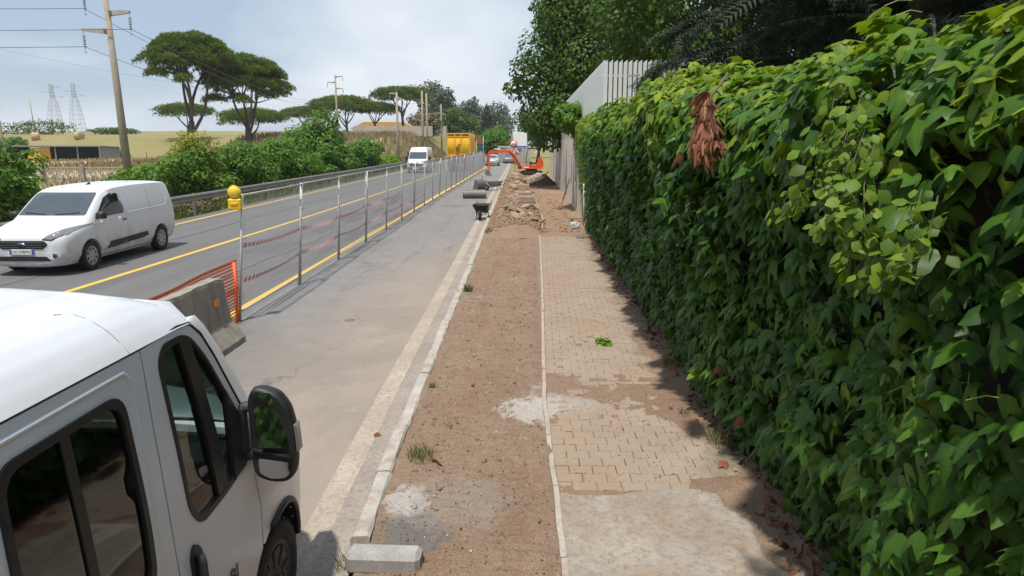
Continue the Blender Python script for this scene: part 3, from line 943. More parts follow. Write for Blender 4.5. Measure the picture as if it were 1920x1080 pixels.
v, f, t = scatter(rv, rf, rot_from(nn, np.stack([rng.normal(-.3, .4, n), rng.normal(0, .6, n), -1 + 0 * nn[:, 0]], 1)), pp, rng.normal(.052, .015, n).clip(.02, .085), rng.random(n) * 1.5)
tag(link('creeper_leaves', np_mesh('creeper_leaves', v, f, M['vine'], True, t), cr), kind='stuff')
mb.build('stems', M['stem'], cr)

# ---- concrete retaining wall beyond the ivy, stained and with dead vine stems
def mat_oldwall():
    t = NT('old_wall_concrete'); p = t.pos(); s = t.sep(p)
    n1 = t.noise(p, .8, 7, .68); n2 = t.noise(p, 22, 4, .7)
    st = t.noise(t.mapping(p, (1, .45, .22)), 1.3, 8, .72, .8)
    col = t.mix(t.ramp(n1, (.3, 0.), (.7, 1.)), (.68, .60, .50), (.82, .74, .64))
    top = t.maprange(s[2], .3, 3.5)
    col = t.mix(t.math('MULTIPLY', t.ramp(st, (.50, 0.), (.72, .85)), t.math('ADD', t.math('MULTIPLY', top, .8), .15)), col, (.085, .072, .062))
    col = t.mix(t.ramp(n2, (.3, .5), (.55, 0.)), col, (.22, .185, .155))
    return t.set(col=col, rough=.93, spec=.2, nrm=t.bump(t.math('ADD', n1, n2), .5, .02))
M['wallc'] = mat_oldwall()
wall = empty('retaining_wall', (2.1, 30, 0), label='old stained concrete retaining wall beyond the ivy with bare vine stems', cat='wall')
mb = MB()
yy = list(np.arange(20, 63, 14.0))
for i in range(len(yy) - 1):
    mb.box((2.32 - 2.1, (yy[i] + yy[i + 1]) / 2 - 30, 1.62), (.40, 14.0 - .012, 3.44), rot=None)
mb.build('wall_panels', M['wallc'], wall)
mb = MB(); mb.box((.25, 11, 3.40), (.52, 42, .10)); mb.build('coping', M['wallc'], wall)
mb = MB(); vr = random.Random(31)
for k in range(15):
    y0 = vr.uniform(-4.5, 28); z = .15 if vr.random() < .6 else vr.uniform(.2, 1.4); q = []; yv = y0
    while z < vr.uniform(2.2, 3.3):
        q.append((-.015 + .012 * vr.random(), yv, z)); z += vr.uniform(.12, .3); yv += vr.gauss(0, .11)
    if len(q) > 2: mb.tube(q, [.011 * (1 - i / len(q)) + .003 for i in range(len(q))], 4, cap=False)
M['deadstem'] = pmat('dead_vine_stem', (.10, .078, .062), .9, var=.3, scale=12)
mb.build('vine_stems', M['deadstem'], wall)

# ---- white metal picket fence on the wall: a run along the wall and a return facing the camera
M['picket'] = pmat('grey_white_metal', (.72, .735, .71), .45, var=.06, scale=2.5, c2=(.5, .5, .46), wear=(.62, .85), stretch=(3, 3, .5))
def picket_mesh(h):
    mb = MB()
    # folded sheet: flat face with two returns, top cut on the slant
    w, d, t = .105, .045, .006
    prof_ = [(-w / 2, d), (-w / 2, 0), (w / 2, 0), (w / 2, d), (w / 2 - t, d), (w / 2 - t, t), (-w / 2 + t, t), (-w / 2 + t, d)]
    n = len(prof_); top = lambda x: h + (-.07 if x < 0 else 0.0)
    vs = [(x, y, 0) for x, y in prof_] + [(x, y, top(x)) for x, y in prof_]
    fs = [tuple(range(n))[::-1], tuple(range(n, 2 * n))] + [(i, (i + 1) % n, n + (i + 1) % n, n + i) for i in range(n)]
    mb.add(vs, fs)
    return mb.mesh('picket', M['picket'])
PM = picket_mesh(1.78)
pf = empty('picket_fence', (2.25, 21.2, 3.42), label='tall pale grey metal picket fence standing on top of the wall', cat='fence')
for i in range(30):                                         # the return that faces the camera
    o = link('picket', PM, pf, (.06 + i * .142, 0, 0))
for i in range(170):                                        # along the wall, receding
    o = link('picket', PM, pf, (0, .10 + i * .142, 0), (0, 0, R(-90)))
for z in (.35, 1.35):
    mb = MB(); mb.box((2.1, .07, z), (4.3, .03, .05)); mb.build('rail', M['picket'], pf)
    mb = MB(); mb.box((.07, 12.2, z), (.03, 24.2, .05)); mb.build('rail', M['picket'], pf)
# ================================================================== TREES AND SHRUBS
M['bark'] = pmat('pine_bark', (.10, .078, .065), .95, var=.35, scale=5, bump=.6, bscale=14, stretch=(1, 1, .3))
M['needles'] = leafmat('pine_needles', (.062, .105, .015), (.195, .28, .032), (.33, .41, .045), .40, .6)
M['broad'] = leafmat('lime_tree_leaf', (.036, .085, .013), (.125, .22, .024), (.29, .37, .038), .40, .5)
M['maple'] = leafmat('roadside_leaf', (.055, .125, .016), (.145, .295, .026), (.265, .40, .035), .40, .5)
M['golden'] = leafmat('golden_shrub_leaf', (.13, .17, .02), (.33, .34, .035), (.48, .44, .05), .35, .5)
M['euc'] = leafmat('grey_green_leaf', (.060, .088, .050), (.115, .150, .085), (.15, .19, .10), .2, .6)
M['cypress'] = leafmat('cypress_leaf', (.016, .032, .016), (.034, .060, .028), (.05, .08, .03), .08, .7)
M['conifer'] = leafmat('cedar_needles', (.013, .024, .013), (.032, .052, .026), (.06, .085, .035), .08, .7)
M['drybrush'] = leafmat('dry_brush', (.15, .115, .07), (.28, .22, .13), (.36, .29, .16), .15, .8)

def tuft_tmpl(k=3, seed=0, w=.28):
    """a spray of k narrow triangles"""
    r = random.Random(seed); V = []; F = []
    for i in range(k):
        a = r.uniform(0, 6.28); el = r.uniform(.15, 1.2)
        d = Vector((math.cos(a) * math.cos(el), math.sin(a) * math.cos(el), math.sin(el)))
        s = d.cross(Vector((r.uniform(-1, 1), r.uniform(-1, 1), r.uniform(-1, 1)))).normalized() * w
        b = len(V); V += [tuple(-s * .5), tuple(s * .5), tuple(d)]; F.append((b, b + 1, b + 2))
    return np.array(V), np.array(F)
def sphere_dirs(r, n):
    d = r.normal(0, 1, (n, 3)); return d / np.linalg.norm(d, axis=1, keepdims=True)

def limb(mb, p0, p1, r0, r1, bend=.1, n=5, seg=6, rr=None):
    rr = rr or rnd; p0 = Vector(p0); p1 = Vector(p1); L = (p1 - p0).length
    pts = []; off = Vector((rr.uniform(-1, 1), rr.uniform(-1, 1), rr.uniform(-.3, .3))) * bend * L
    for i in range(n + 1):
        t = i / n; pts.append(p0.lerp(p1, t) + off * math.sin(t * math.pi))
    mb.tube(pts, [r0 + (r1 - r0) * i / n for i in range(n + 1)], seg)
    return pts

def stone_pine(name, w, h, cb, seed, lean=0, label='', group='stone pines along the far side of the road', tufts=9000, flat=1.0):
    """w crown width, h total height, cb height of the crown's underside"""
    r = np.random.default_rng(seed); rr = random.Random(seed)
    root = empty(name, label=label, cat='tree', group=group)
    ch = h - cb; mb = MB()
    fork = cb * rr.uniform(.52, .66)
    tx = lean; tr = .020 * h + .1
    trunk = mb.tube([(0, 0, -.6), (tx * .15, 0, fork * .5), (tx * .4, .1, fork)], [tr * 1.15, tr * .92, tr * .8], 9)
    # clump centres over an umbrella dome
    nC = 80; C = []
    for i in range(nC):
        a = i * 2.39996; q = math.sqrt((i + .5) / nC)
        rad = q * w * .5 * rr.uniform(.86, 1.03)
        z = cb + ch * (.20 + .64 * math.sqrt(max(0, 1 - q ** 2.2)) * flat) + rr.uniform(-.06, .05) * ch
        if q > .55 and i % 3 == 0: z -= .22 * ch; rad *= .93
        C.append((tx + rad * math.cos(a), rad * math.sin(a), z, w * rr.uniform(.092, .135)))
    ends = [c for c in C if rr.random() < .45]
    boughs = []
    nb = 5
    for k in range(nb):
        a = 6.28 * k / nb + rr.uniform(-.3, .3); q = rr.uniform(.12, .22) * w
        e = Vector((tx + q * math.cos(a), q * math.sin(a), cb + ch * rr.uniform(.02, .25)))
        s = Vector((tx * .4, .1, fork)) if k else Vector((tx * .3, .05, fork * .72))
        limb(mb, s, e, tr * .52, tr * .30, .10, 6, 7, rr); boughs.append(e)
    for c in ends:
        b = min(boughs, key=lambda q: (q - Vector(c[:3])).length)
        limb(mb, b, (c[0], c[1], c[2] - c[3] * .3), tr * .24, tr * .06, .12, 4, 5, rr)
    mb.build('trunk', M['bark'], root)
    per = tufts // nC; P = []; Nn = []; T = []
    for (x, y, z, q) in C:
        d = sphere_dirs(r, per); d[:, 2] = np.abs(d[:, 2]) * 1.0 - .42
        jit = q * (.55 + .62 * r.random((per, 1)))
        P.append(np.array([x, y, z]) + d * jit * np.array([1.15, 1.15, .78])); Nn.append(d + np.array([0, 0, .55]))
        T.append(.5 * r.random(per) + .55 * (d[:, 2] + .2).clip(0, 1) * r.random(per) + r.normal(0, .06) + .35 * (d[:, 2] > .1))  # upward tufts lighter: sunlit crown tops painted into the tint
    P = np.concatenate(P); Nn = np.concatenate(Nn); T = np.concatenate(T).clip(0, 1.6)
    vs, fs, ts = [], [], []; base = 0
    for k in range(3):
        m = np.arange(len(P)) % 3 == k; V, F = tuft_tmpl(4, seed + k, .30); n = m.sum()
        v, f, t = scatter(V, F, rot_from(Nn[m], sphere_dirs(r, n)), P[m], r.uniform(.20, .50, n) * w / 11, T[m])
        vs.append(v); fs.append(f + base); ts.append(t); base += len(v)
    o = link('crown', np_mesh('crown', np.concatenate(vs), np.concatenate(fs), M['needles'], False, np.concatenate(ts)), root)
    return root

def leafy(name, clumps, leaf, nleaf, mat, seed, trunk=None, label='', cat='tree', group=None, loc=(0, 0, 0), up=.5, hollow=.55, tintbias=0., parts=('trunk', 'crown'), tmpl=None, droop=-.5, barkm=None, tb=1.0):
    """a crown of leaves over clumps [(x,y,z,rx,ry,rz)]; trunk [(p0,p1,r0,r1)...]"""
    r = np.random.default_rng(seed); root = empty(name, loc, label=label, cat=cat, group=group)
    if trunk:
        mb = MB(); rr = random.Random(seed)
        for (a, b, r0, r1) in trunk: limb(mb, a, b, r0, r1, .07, 5, 7, rr)
        mb.build(parts[0], barkm or M['bark'], root)
    A = np.array(clumps, float); ar = A[:, 3] * A[:, 4] + A[:, 4] * A[:, 5] + A[:, 3] * A[:, 5]
    idx = r.choice(len(A), nleaf, p=ar / ar.sum())
    d = sphere_dirs(r, nleaf)
    rad = hollow + (1 - hollow) * r.random(nleaf) ** .6 + r.normal(0, .05, nleaf)
    P = A[idx, :3] + d * A[idx, 3:] * rad[:, None]
    P += (fbm(P[:, 0] * .9, P[:, 2] * .9 + P[:, 1] * .7, 3)[:, None] - .5) * A[idx, 3:] * .5 * d
    nv = d + np.array([0, 0, up]) + r.normal(0, .45, (nleaf, 3))
    tip = d * .5 + np.array([0, 0, droop]) + r.normal(0, .4, (nleaf, 3))
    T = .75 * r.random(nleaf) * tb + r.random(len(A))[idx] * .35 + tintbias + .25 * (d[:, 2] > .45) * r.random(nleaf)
    vs, fs, ts = [], [], []; base = 0
    for k in range(3):
        m = np.arange(nleaf) % 3 == k; V, F = (tmpl or leafcard)(seed + k)
        v, f, t = scatter(V, F, rot_from(nv[m], tip[m]), P[m], leaf * r.uniform(.65, 1.3, m.sum()), T[m].clip(0, 1.9))
        vs.append(v); fs.append(f + base); ts.append(t); base += len(v)
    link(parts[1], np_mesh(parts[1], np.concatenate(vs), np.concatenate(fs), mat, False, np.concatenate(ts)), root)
    return root

def blob(cx, cy, cz, rx, ry, rz, n, seed, k=.42):
    """n overlapping clumps filling an ellipsoid's shell"""
    r = random.Random(seed); out = []
    for i in range(n):
        z = 1 - 2 * (i + .5) / n; a = i * 2.39996; q = math.sqrt(1 - z * z); f = r.uniform(.5, .82)
        s = k * r.uniform(.7, 1.25)
        out.append((cx + rx * q * math.cos(a) * f, cy + ry * q * math.sin(a) * f, cz + rz * z * f, rx * s, ry * s, rz * s * .85))
    return out

# ---- stone pines
GP = 'stone pines across the road'
def tz(x, y): return float(terrain(np.array([x]), np.array([y]))[0])
sp = [('tallest stone pine with a broad umbrella crown and forked dark trunk', 10.3, 16.9, 10.4, -43.6, 91, 3, .9),
      ('second tall stone pine with bare lower boughs, right beside the tallest', 10.4, 14.8, 8.0, -38.2, 96, 5, .5)]
for (lb, w, h, cb, x, y, sd, ln) in sp:
    o = stone_pine('stone_pine', w, h - tz(x, y), cb - tz(x, y), sd, ln, lb, GP, 19000)
    o.location = (x, y, tz(x, y))
pa = stone_pine('stone_pine', 11, 8.6, 5.6, 12, -.5, 'low flat stone pine seen behind the trunk of the tallest pine', GP, 5000, .8)
pa.location = (-72, 150, tz(-72, 150) - .8)
pb = stone_pine('stone_pine', 12.4, 8.0, 4.6, 14, .6, 'low spreading stone pine under the second tall pine', GP, 5000, .8)
pb.location = (-55, 140, tz(-55, 140) - 1.2)
for (src, x, y, sc, rz, lb, dz) in ((pb, -53, 170, .92, 2.0, 'small round stone pine left of the tall green shrub', -.3), (pa, -27.5, 158, 1.15, 1.1, 'stone pine with dark trunk beside the double pole', .6),
                                (pb, -38, 150, 1.12, 4.0, 'dense stone pine directly behind the tall green shrub', -.6), (pa, -33.5, 156, .95, 2.6, 'leaning stone pine between the tall shrub and the concrete pole', -1.0)):
    copy_tree(src, (x, y, tz(x, y) + dz), rz, sc, lb)

# ---- shrubs behind the guard rail
GS = 'shrubs behind the guard rail'
def shrub(label, x, y, rx, ry, h, seed, mat='maple', n=2600, leaf=.26, nc=14, tb=0., name='roadside_shrub', stems=True, z0=-.2):
    cl = blob(0, 0, h * .52, rx, ry, h * .50, nc, seed, .46) + [(0, 0, h * .35, rx * .7, ry * .7, h * .35)]
    tr = [((0, 0, -.3), (random.Random(seed + k).uniform(-.5, .5) * rx, random.Random(seed + 9 + k).uniform(-.5, .5) * ry, h * .75), .06, .02) for k in range(5)]
    return leafy(name, cl, leaf * .78, int(n * 1.5), M[mat], seed, tr, label, 'shrub', GS, (x, y, z0), .75, .5, tb, ('stems', 'foliage'))
shrub('yellow flowering golden shrub left of the green shrub row', -16.8, 35.0, 1.25, 1.6, 3.9, 1, 'golden', 2600, .20, tb=.2, name='golden_shrub')
shrub('dark green shrub under the golden shrub, next to the guard rail', -16.6, 34.2, 1.6, 2.2, 2.7, 2, n=3000, leaf=.24)
shrub('bright green shrub right of the golden shrub', -16.4, 39.8, 1.7, 3.0, 3.3, 3, n=3800)
shrub('broad green shrub in the middle of the row behind the guard rail', -16.6, 46.0, 1.9, 3.6, 3.7, 4, n=4200)
shrub('low light green shrub pressed against the guard rail', -15.4, 49.5, 1.1, 3.0, 2.3, 5, n=2400, tb=.25)
shrub('tallest green shrub of the row with a pointed top', -17.4, 58.0, 2.4, 3.6, 5.4, 6, n=5200, leaf=.34)
shrub('green shrub in front of the tallest one', -15.7, 57.0, 1.4, 4.0, 3.4, 7, n=3400, leaf=.32)
shrub('rounded dark green shrub that ends the row', -15.6, 67.0, 1.7, 4.4, 3.7, 8, n=4200, leaf=.34)
shrub('sprawling green shrub at the left edge beside the road', -20.6, 26.0, 2.0, 2.6, 3.3, 9, n=4200, leaf=.24)
shrub('leafy shrub at the left edge in front of the open shed', -23.5, 30.5, 1.6, 2.2, 2.1, 10, n=2400, leaf=.24, tb=.1)
shrub('young green shrub at the foot of the concrete pole', -19.8, 36.5, 1.5, 1.6, 2.0, 11, n=1700, leaf=.28, tb=.25)
shrub('small tree-of-heaven sapling beside the concrete pole', -19.2, 38.5, .8, .9, 2.7, 12, n=800, leaf=.30, tb=.3)
shrub('leafy sapling between the railing and the white van roof', -22.0, 38.0, 1.2, 1.4, 1.6, 13, n=900, leaf=.30, tb=.2)
shrub('dry pale weeds at the foot of the green shrub row', -14.6, 46.0, .5, 5.0, .9, 14, 'drybrush', 1500, .22, name='dry_weeds')
shrub('brown weeds under the guard rail beyond the white van', -13.9, 27.5, .45, 3.6, .75, 15, 'drybrush', 1400, .16, name='dry_weeds')
shrub('green weeds tangled under the guard rail behind the white van', -13.9, 23.8, .45, 2.6, .8, 16, n=1200, leaf=.13, name='roadside_weeds')
shrub('dry grassy weeds under the guard rail near the rounded shrub', -14.2, 57.0, .5, 8.0, .8, 17, 'drybrush', 2000, .2, name='dry_weeds')
shrub('yellowish weeds at the end of the guard rail behind the high van', -15.3, 78.0, 1.2, 5.0, 2.0, 18, n=1800, leaf=.3, tb=.5, name='roadside_weeds')

# ---- brown scrub on the bank and far trees
GF = 'distant trees at the end of the road'
def far_tree(label, x, y, w, h, seed, mat, n=2200, leaf=.8, name='distant_tree', nc=14):
    z = tz(x, y)
    cl = blob(0, 0, h * .58, w * .5, w * .5, h * .44, nc, seed, .42)
    return leafy(name, cl, leaf, n, M[mat], seed, [((0, 0, -1), (0, 0, h * .6), .3, .15)], label, 'tree', GF, (x, y, z), .5, .5)
far_tree('tall grey green tree beyond the double pole', -31, 232, 11, 17, 51, 'euc', 2600)
far_tree('grey green tree left of the yellow truck body', -25, 215, 9, 13, 52, 'euc', 2200)
far_tree('pale rounded eucalyptus behind the cypress', -12.5, 258, 17, 17, 53, 'euc', 3000, .9)
far_tree('broad pale tree left of the cypress', -21, 262, 11, 14, 54, 'euc', 2200, .9)
far_tree('green bushy tree above the yellow truck', -20, 190, 9, 9.5, 55, 'broad', 2000, .7)
far_tree('mid green tree right of the cypress by the road', -7.6, 170, 8, 7, 56, 'maple', 2000, .6)
far_tree('dark green tree left of the dark cypress', -15.6, 190, 7.5, 10.5, 57, 'broad', 2000, .6)
far_tree('brown leafless scrub tree behind the concrete poles', -21.0, 150, 7.0, 6.2, 58, 'drybrush', 1800, .5)
far_tree('brown scrub right of the yellow truck', -10.6, 130, 4.4, 5.2, 59, 'drybrush', 1400, .4)
far_tree('light green roadside bush past the small excavator', -5.6, 118, 5.5, 5.2, 60, 'maple', 1600, .5)
far_tree('olive bush at the bend of the road', -9.2, 112, 4.5, 3.0, 61, 'maple', 1200, .45)
far_tree('dark tree far behind the broadleaf tree at the wall', 2.2, 150, 9, 10, 62, 'broad', 2000, .6)
# cypress
cl = [(0, 0, z, .9 * q, .9 * q, 1.5) for z, q in ((1.6, 1.5), (3, 1.9), (4.6, 2.1), (6.2, 2.0), (7.8, 1.7), (9.4, 1.3), (10.8, .8), (11.8, .4))]
leafy('cypress', cl, .5, 2600, M['cypress'], 71, [((0, 0, -1), (0, 0, 9), .3, .1)], 'dark narrow cypress standing before the pale trees', 'tree', None, (-10.4, 186, tz(-10.4, 186)), .2, .5, droop=.6)

# low growth on the skyline of the field and round the shed
for (lb, x, y, w, h, sd, mt) in (('bushes on the field skyline left of the lattice pylons', -150, 216, 26, 5, 81, 'broad'), ('low bushes on the skyline below the lattice pylons', -132, 226, 18, 2.6, 82, 'broad'),
                                 ('sunlit bush above the left end of the shed', -104, 140, 9, 3.2, 83, 'maple'), ('small lone bush before the field fence', -76, 130.5, 2.4, 1.8, 84, 'broad')):
    cl = blob(0, 0, h * .45, w * .5, 3, h * .5, 12, sd, .42)
    leafy('field_bush', cl, .55 if w > 5 else .35, 1500, M[mt], sd, None, lb, 'bush', 'bushes in the field', (x, y, tz(x, y)), .6, .4, 0, ('stems', 'foliage'))

# ---- trees behind the wall
lt = blob(0, 0, 9.5, 5.6, 6.0, 6.8, 40, 101, .30) + blob(-1.0, -1, 5.0, 4.6, 5.0, 2.8, 16, 102, .34) + [(-4.3, -1.5, 7.2, 1.6, 1.6, 1.2), (-5.0, -1, 6.2, 1.2, 1.2, .8), (-3.6, -2, 4.2, 1.3, 1.3, 1.0), (-3.2, -2, 3.2, 1.2, 1.2, .8)]
leafy('broadleaf_tree', lt, .23, 50000, M['broad'], 103, [((0, 0, 0), (0, 0, 6), .38, .28), ((0, 0, 5), (-2, -1, 11), .2, .06), ((0, 0, 5), (2.4, 1, 12), .2, .06), ((0, 0, 4), (-3, -1, 6.5), .16, .04), ((0, 0, 6), (0, 2, 14), .2, .05)],
      'large broadleaf tree leaning over the concrete wall above the small excavator', 'tree', 'trees behind the wall', (4.6, 46, 0), .55, .55, 0.0)
lt = blob(0, 0, 10.0, 6.6, 5.0, 6.0, 36, 111, .30) + blob(-1, 0, 6.0, 5.4, 4.0, 2.4, 12, 112, .34)
leafy('broadleaf_tree', lt, .22, 30000, M['broad'], 113, [((0, 0, 0), (.2, 0, 6.5), .30, .22), ((0, 0, 5), (-2.5, -1, 12), .17, .05), ((0, 0, 5.4), (2.2, 0, 12), .17, .05), ((.2, 0, 6), (0, 0, 15), .17, .04)],
      'loose yellow green broadleaf tree behind the picket fence', 'tree', 'trees behind the wall', (8.6, 33, 0), .55, .5, .12)
lt = blob(0, 0, 9.0, 6.0, 5.0, 6.2, 30, 121, .32) + blob(0, 0, 5.0, 6.0, 4.0, 2.6, 12, 122, .36)
leafy('broadleaf_tree', lt, .25, 20000, M['broad'], 123, [((0, 0, 0), (0, 0, 6), .3, .2), ((0, 0, 5), (-2, 0, 12), .17, .05), ((0, 0, 5), (2, 0, 12), .17, .05)],
      'shaded broadleaf tree at the back between the loose tree and the cedars', 'tree', 'trees behind the wall', (15.5, 30, 0), .5, .5, -.1)

def spray(seed=0):
    """hanging twig of needles"""
    r = random.Random(seed); V = []; F = []
    for i in range(9):
        y = -i / 9; w = .17 * (1 - .6 * i / 9) + .03
        for sg in (-1, 1):
            b = len(V); V += [(0, y, 0), (0, y - .07, 0), (sg * w, y - .13 - r.random() * .05, r.uniform(-.06, .06))]; F.append((b, b + 1, b + 2))
    return np.array(V), np.array(F)
def cedar(label, loc, h, rmax, seed, n=9000, zlow=3.2):
    root = empty('cedar_tree', loc, label=label, cat='tree', group='trees behind the wall'); rr = random.Random(seed); r = np.random.default_rng(seed)
    mb = MB(); mb.tube([(0, 0, -.2), (.1, .1, h * .5), (0, 0, h)], [.34, .22, .04], 9)
    mb.build('trunk', M['bark'], root)
    bm = MB(); P = []; D = []
    z = zlow; k = 0
    while z < h - .5:
        L = rmax * (1 - (z - zlow) / (h - zlow)) ** .75 * rr.uniform(.8, 1.1) + .4
        a = k * 2.4 + rr.uniform(-.3, .3); k += 1
        pts = []
        for i in range(7):
            t = i / 6; pts.append(Vector((math.cos(a) * L * t, math.sin(a) * L * t, z + .35 * math.sin(t * 2.6) * L * .25 - t * t * L * .16)))
        bm.tube(pts, [.055 * (1 - i / 7) + .008 for i in range(7)], 5)
        for i in range(6):
            for q in range(int(18 * L / 3)):
                t = rr.random(); p = pts[i].lerp(pts[i + 1], t); sd = rr.gauss(0, .30 * (L * .18))
                P.append((p.x - math.sin(a) * sd, p.y + math.cos(a) * sd, p.z - abs(sd) * .25)); D.append((math.cos(a) * .6 - math.sin(a) * np.sign(sd) * .7, math.sin(a) * .6 + math.cos(a) * np.sign(sd) * .7, -.55 + rr.uniform(-.5, .3)))
        z += rr.uniform(.10, .20)
    bm.build('boughs', M['bark'], root)
    P = np.array(P); D = np.array(D)
    if len(P) > n: s = r.choice(len(P), n, replace=False); P = P[s]; D = D[s]
    m_ = len(P); nv = np.cross(D, r.normal(0, 1, (m_, 3))) + np.array([0, 0, .6])
    V, F = spray(seed)
    v, f, t = scatter(V, F, rot_from(nv, D), P, r.uniform(.42, .85, m_), r.random(m_) * 1.1)
    link('crown', np_mesh('crown', v, f, M['conifer'], False, t), root)
    return root
cedar('dark drooping cedar behind the middle of the ivy wall', (7.6, 17.5, 0), 15, 4.8, 131, 15000)
cedar('dark cedar with a thick trunk behind the near ivy', (6.2, 11.6, 0), 14, 4.2, 132, 13000)
cedar('dark cedar farthest to the right behind the ivy', (9.8, 11.2, 0), 14, 4.4, 133, 9000)
# one long bough of the cedar reaching over the picket fence
bo = empty('cedar_bough', (7.0, 19.5, 4.6), label='low cedar bough reaching across the return of the picket fence', cat='bough')
mb = MB(); q = [Vector((0, 0, .5)), Vector((-1.3, -.2, .75)), Vector((-2.6, -.2, .62)), Vector((-3.5, -.1, .22)), Vector((-3.8, 0, -.15))]
mb.tube(q, [.06, .05, .035, .02, .008], 6); mb.build('branch', M['bark'], bo)
P = []; D = []
for i in range(4):
    for k in range(120):
        p = q[i].lerp(q[i + 1], rnd.random()); P.append((p.x + rnd.gauss(0, .1), p.y + rnd.gauss(0, .28), p.z + rnd.gauss(0, .05))); D.append((-.5 + rnd.gauss(0, .3), rnd.gauss(0, .5), -.9))
P = np.array(P); D = np.array(D); V, F = spray(5)
v, f, t = scatter(V, F, rot_from(np.cross(D, rng.normal(0, 1, D.shape)) + np.array([0, 0, .6]), D), P, rng.uniform(.25, .5, len(P)), .5 + rng.random(len(P)) * 1.2)
link('needles', np_mesh('needles', v, f, M['conifer'], False, t), bo)
# shrub on the wall top where the ivy ends
cl = blob(0, 0, .55, .75, 1.7, .75, 14, 141, .42)
leafy('wall_top_shrub', cl, .17, 2600, M['maple'], 142, [((0, .3, -.3), (-.2, .6, .9), .03, .01), ((0, -.5, -.3), (-.3, -.8, 1.0), .03, .01)], 'leafy green shrub sprouting on the wall top where the ivy ends', 'shrub', None, (1.95, 30.0, 3.35), .7, .4, .25, ('stems', 'foliage'))
# ================================================================== VEHICLES
def paint(name, c, dirt=.12, rough=.28):
    t = NT(name); v = t.obj()
    n = t.noise(v, 1.6, 7, .68, .3); n2 = t.noise(v, 60, 3, .7)
    col = t.mix(t.ramp(n, (.40, 0.), (.78, dirt * 1.6)), c, (.36, .33, .29))
    col = t.mix(t.ramp(n2, (.55, 0.), (.85, dirt)), col, (.30, .27, .235))
    low = t.math('MULTIPLY', t.maprange(t.sep(v)[2], 1.0, .25), t.ramp(t.noise(v, 3.5, 7, .7, .6), (.32, .1), (.7, .8)))   # road grime thrown up on the lower body
    col = t.mix(low, col, (.24, .205, .17))
    t.set(col=col, rough=t.math('ADD', t.math('MULTIPLY', n, .22), rough - .06), spec=.5, coat=.35, coatr=.12)
    return t.mat
M['white_paint'] = paint('white_van_paint', (.74, .76, .785), .10)
M['van_white'] = paint('dusty_white_paint', (.66, .68, .71), .15, .32)
M['blackp'] = pmat('black_plastic', (.018, .018, .019), .5, var=.25, scale=8)
M['greyp'] = pmat('dark_grey_plastic', (.045, .046, .048), .6, var=.2, scale=8)
M['tyre'] = pmat('tyre_rubber', (.022, .021, .021), .85, var=.3, scale=6, c2=(.07, .06, .05), wear=(.55, .75))
M['alloy'] = pmat('silver_wheel_cover', (.42, .42, .42), .4, .6, var=.12, scale=7, c2=(.16, .14, .12), wear=(.58, .75))
M['steelrim'] = pmat('dark_steel_wheel', (.05, .048, .048), .6, .3, var=.2, scale=7)
M['chrome'] = pmat('chrome', (.7, .7, .72), .15, 1.0, var=.05, scale=4)
M['blueoval'] = pmat('blue_badge', (.015, .035, .16), .3, var=.05)
M['plate'] = pmat('plate_white', (.68, .68, .66), .5, var=.05, scale=10)
M['plateblue'] = pmat('plate_blue', (.02, .08, .42), .5, var=.05)
M['ink'] = pmat('dark_lettering', (.02, .02, .022), .6, var=.1)
M['redlamp'] = pmat('red_lamp', (.45, .02, .015), .3, var=.1)
M['amber'] = pmat('amber_lamp', (.62, .22, .03), .3, var=.1)
M['under'] = pmat('underbody', (.025, .023, .022), .9, var=.3)
M['seat'] = pmat('seat_cloth', (.055, .058, .065), .9, var=.2, scale=30)
M['dash'] = pmat('dashboard', (.04, .042, .045), .7, var=.15)
def glassmat(name, tint, dark=.75, gloss=.03):
    """tinted pane: part clear, part absorbed, mirror-like at grazing angles"""
    t = NT(name)
    tr = t.n('ShaderNodeBsdfTransparent'); t.put(tr.inputs[0], tint)
    gl = t.n('ShaderNodeBsdfGlossy'); gl.inputs['Roughness'].default_value = gloss; gl.inputs[0].default_value = (.9, .95, .95, 1)
    fr = t.n('ShaderNodeFresnel'); fr.inputs[0].default_value = 1.52
    ms = t.n('ShaderNodeMixShader'); t.l(t.math('ADD', t.math('MULTIPLY', fr.outputs[0], .9), .03), ms.inputs[0])
    t.l(tr.outputs[0], ms.inputs[1]); t.l(gl.outputs[0], ms.inputs[2]); t.l(ms.outputs[0], t.outn.inputs[0])
    return t.mat
M['glass'] = glassmat('green_tinted_glass', (.62, .74, .66))
M['privacy'] = glassmat('dark_privacy_glass', (.07, .072, .062))
M['mirror'] = None
_t = NT('mirror_glass'); _t.set(col=(.75, .78, .8), metal=1.0, rough=.03); M['mirror'] = _t.mat
def solidglass(name, c):
    t = NT(name); n = t.noise(t.obj(), 2.5, 4, .6)
    t.set(col=t.mix(n, mul(c, .7), mul(c, 1.3)), rough=.06, spec=.8, coat=.6, coatr=.03); return t.mat
M['windscreen'] = solidglass('windscreen_glass', (.055, .072, .082))
M['darkglass'] = solidglass('side_glass', (.012, .014, .014))
M['lampglass'] = solidglass('headlamp_glass', (.20, .20, .205))

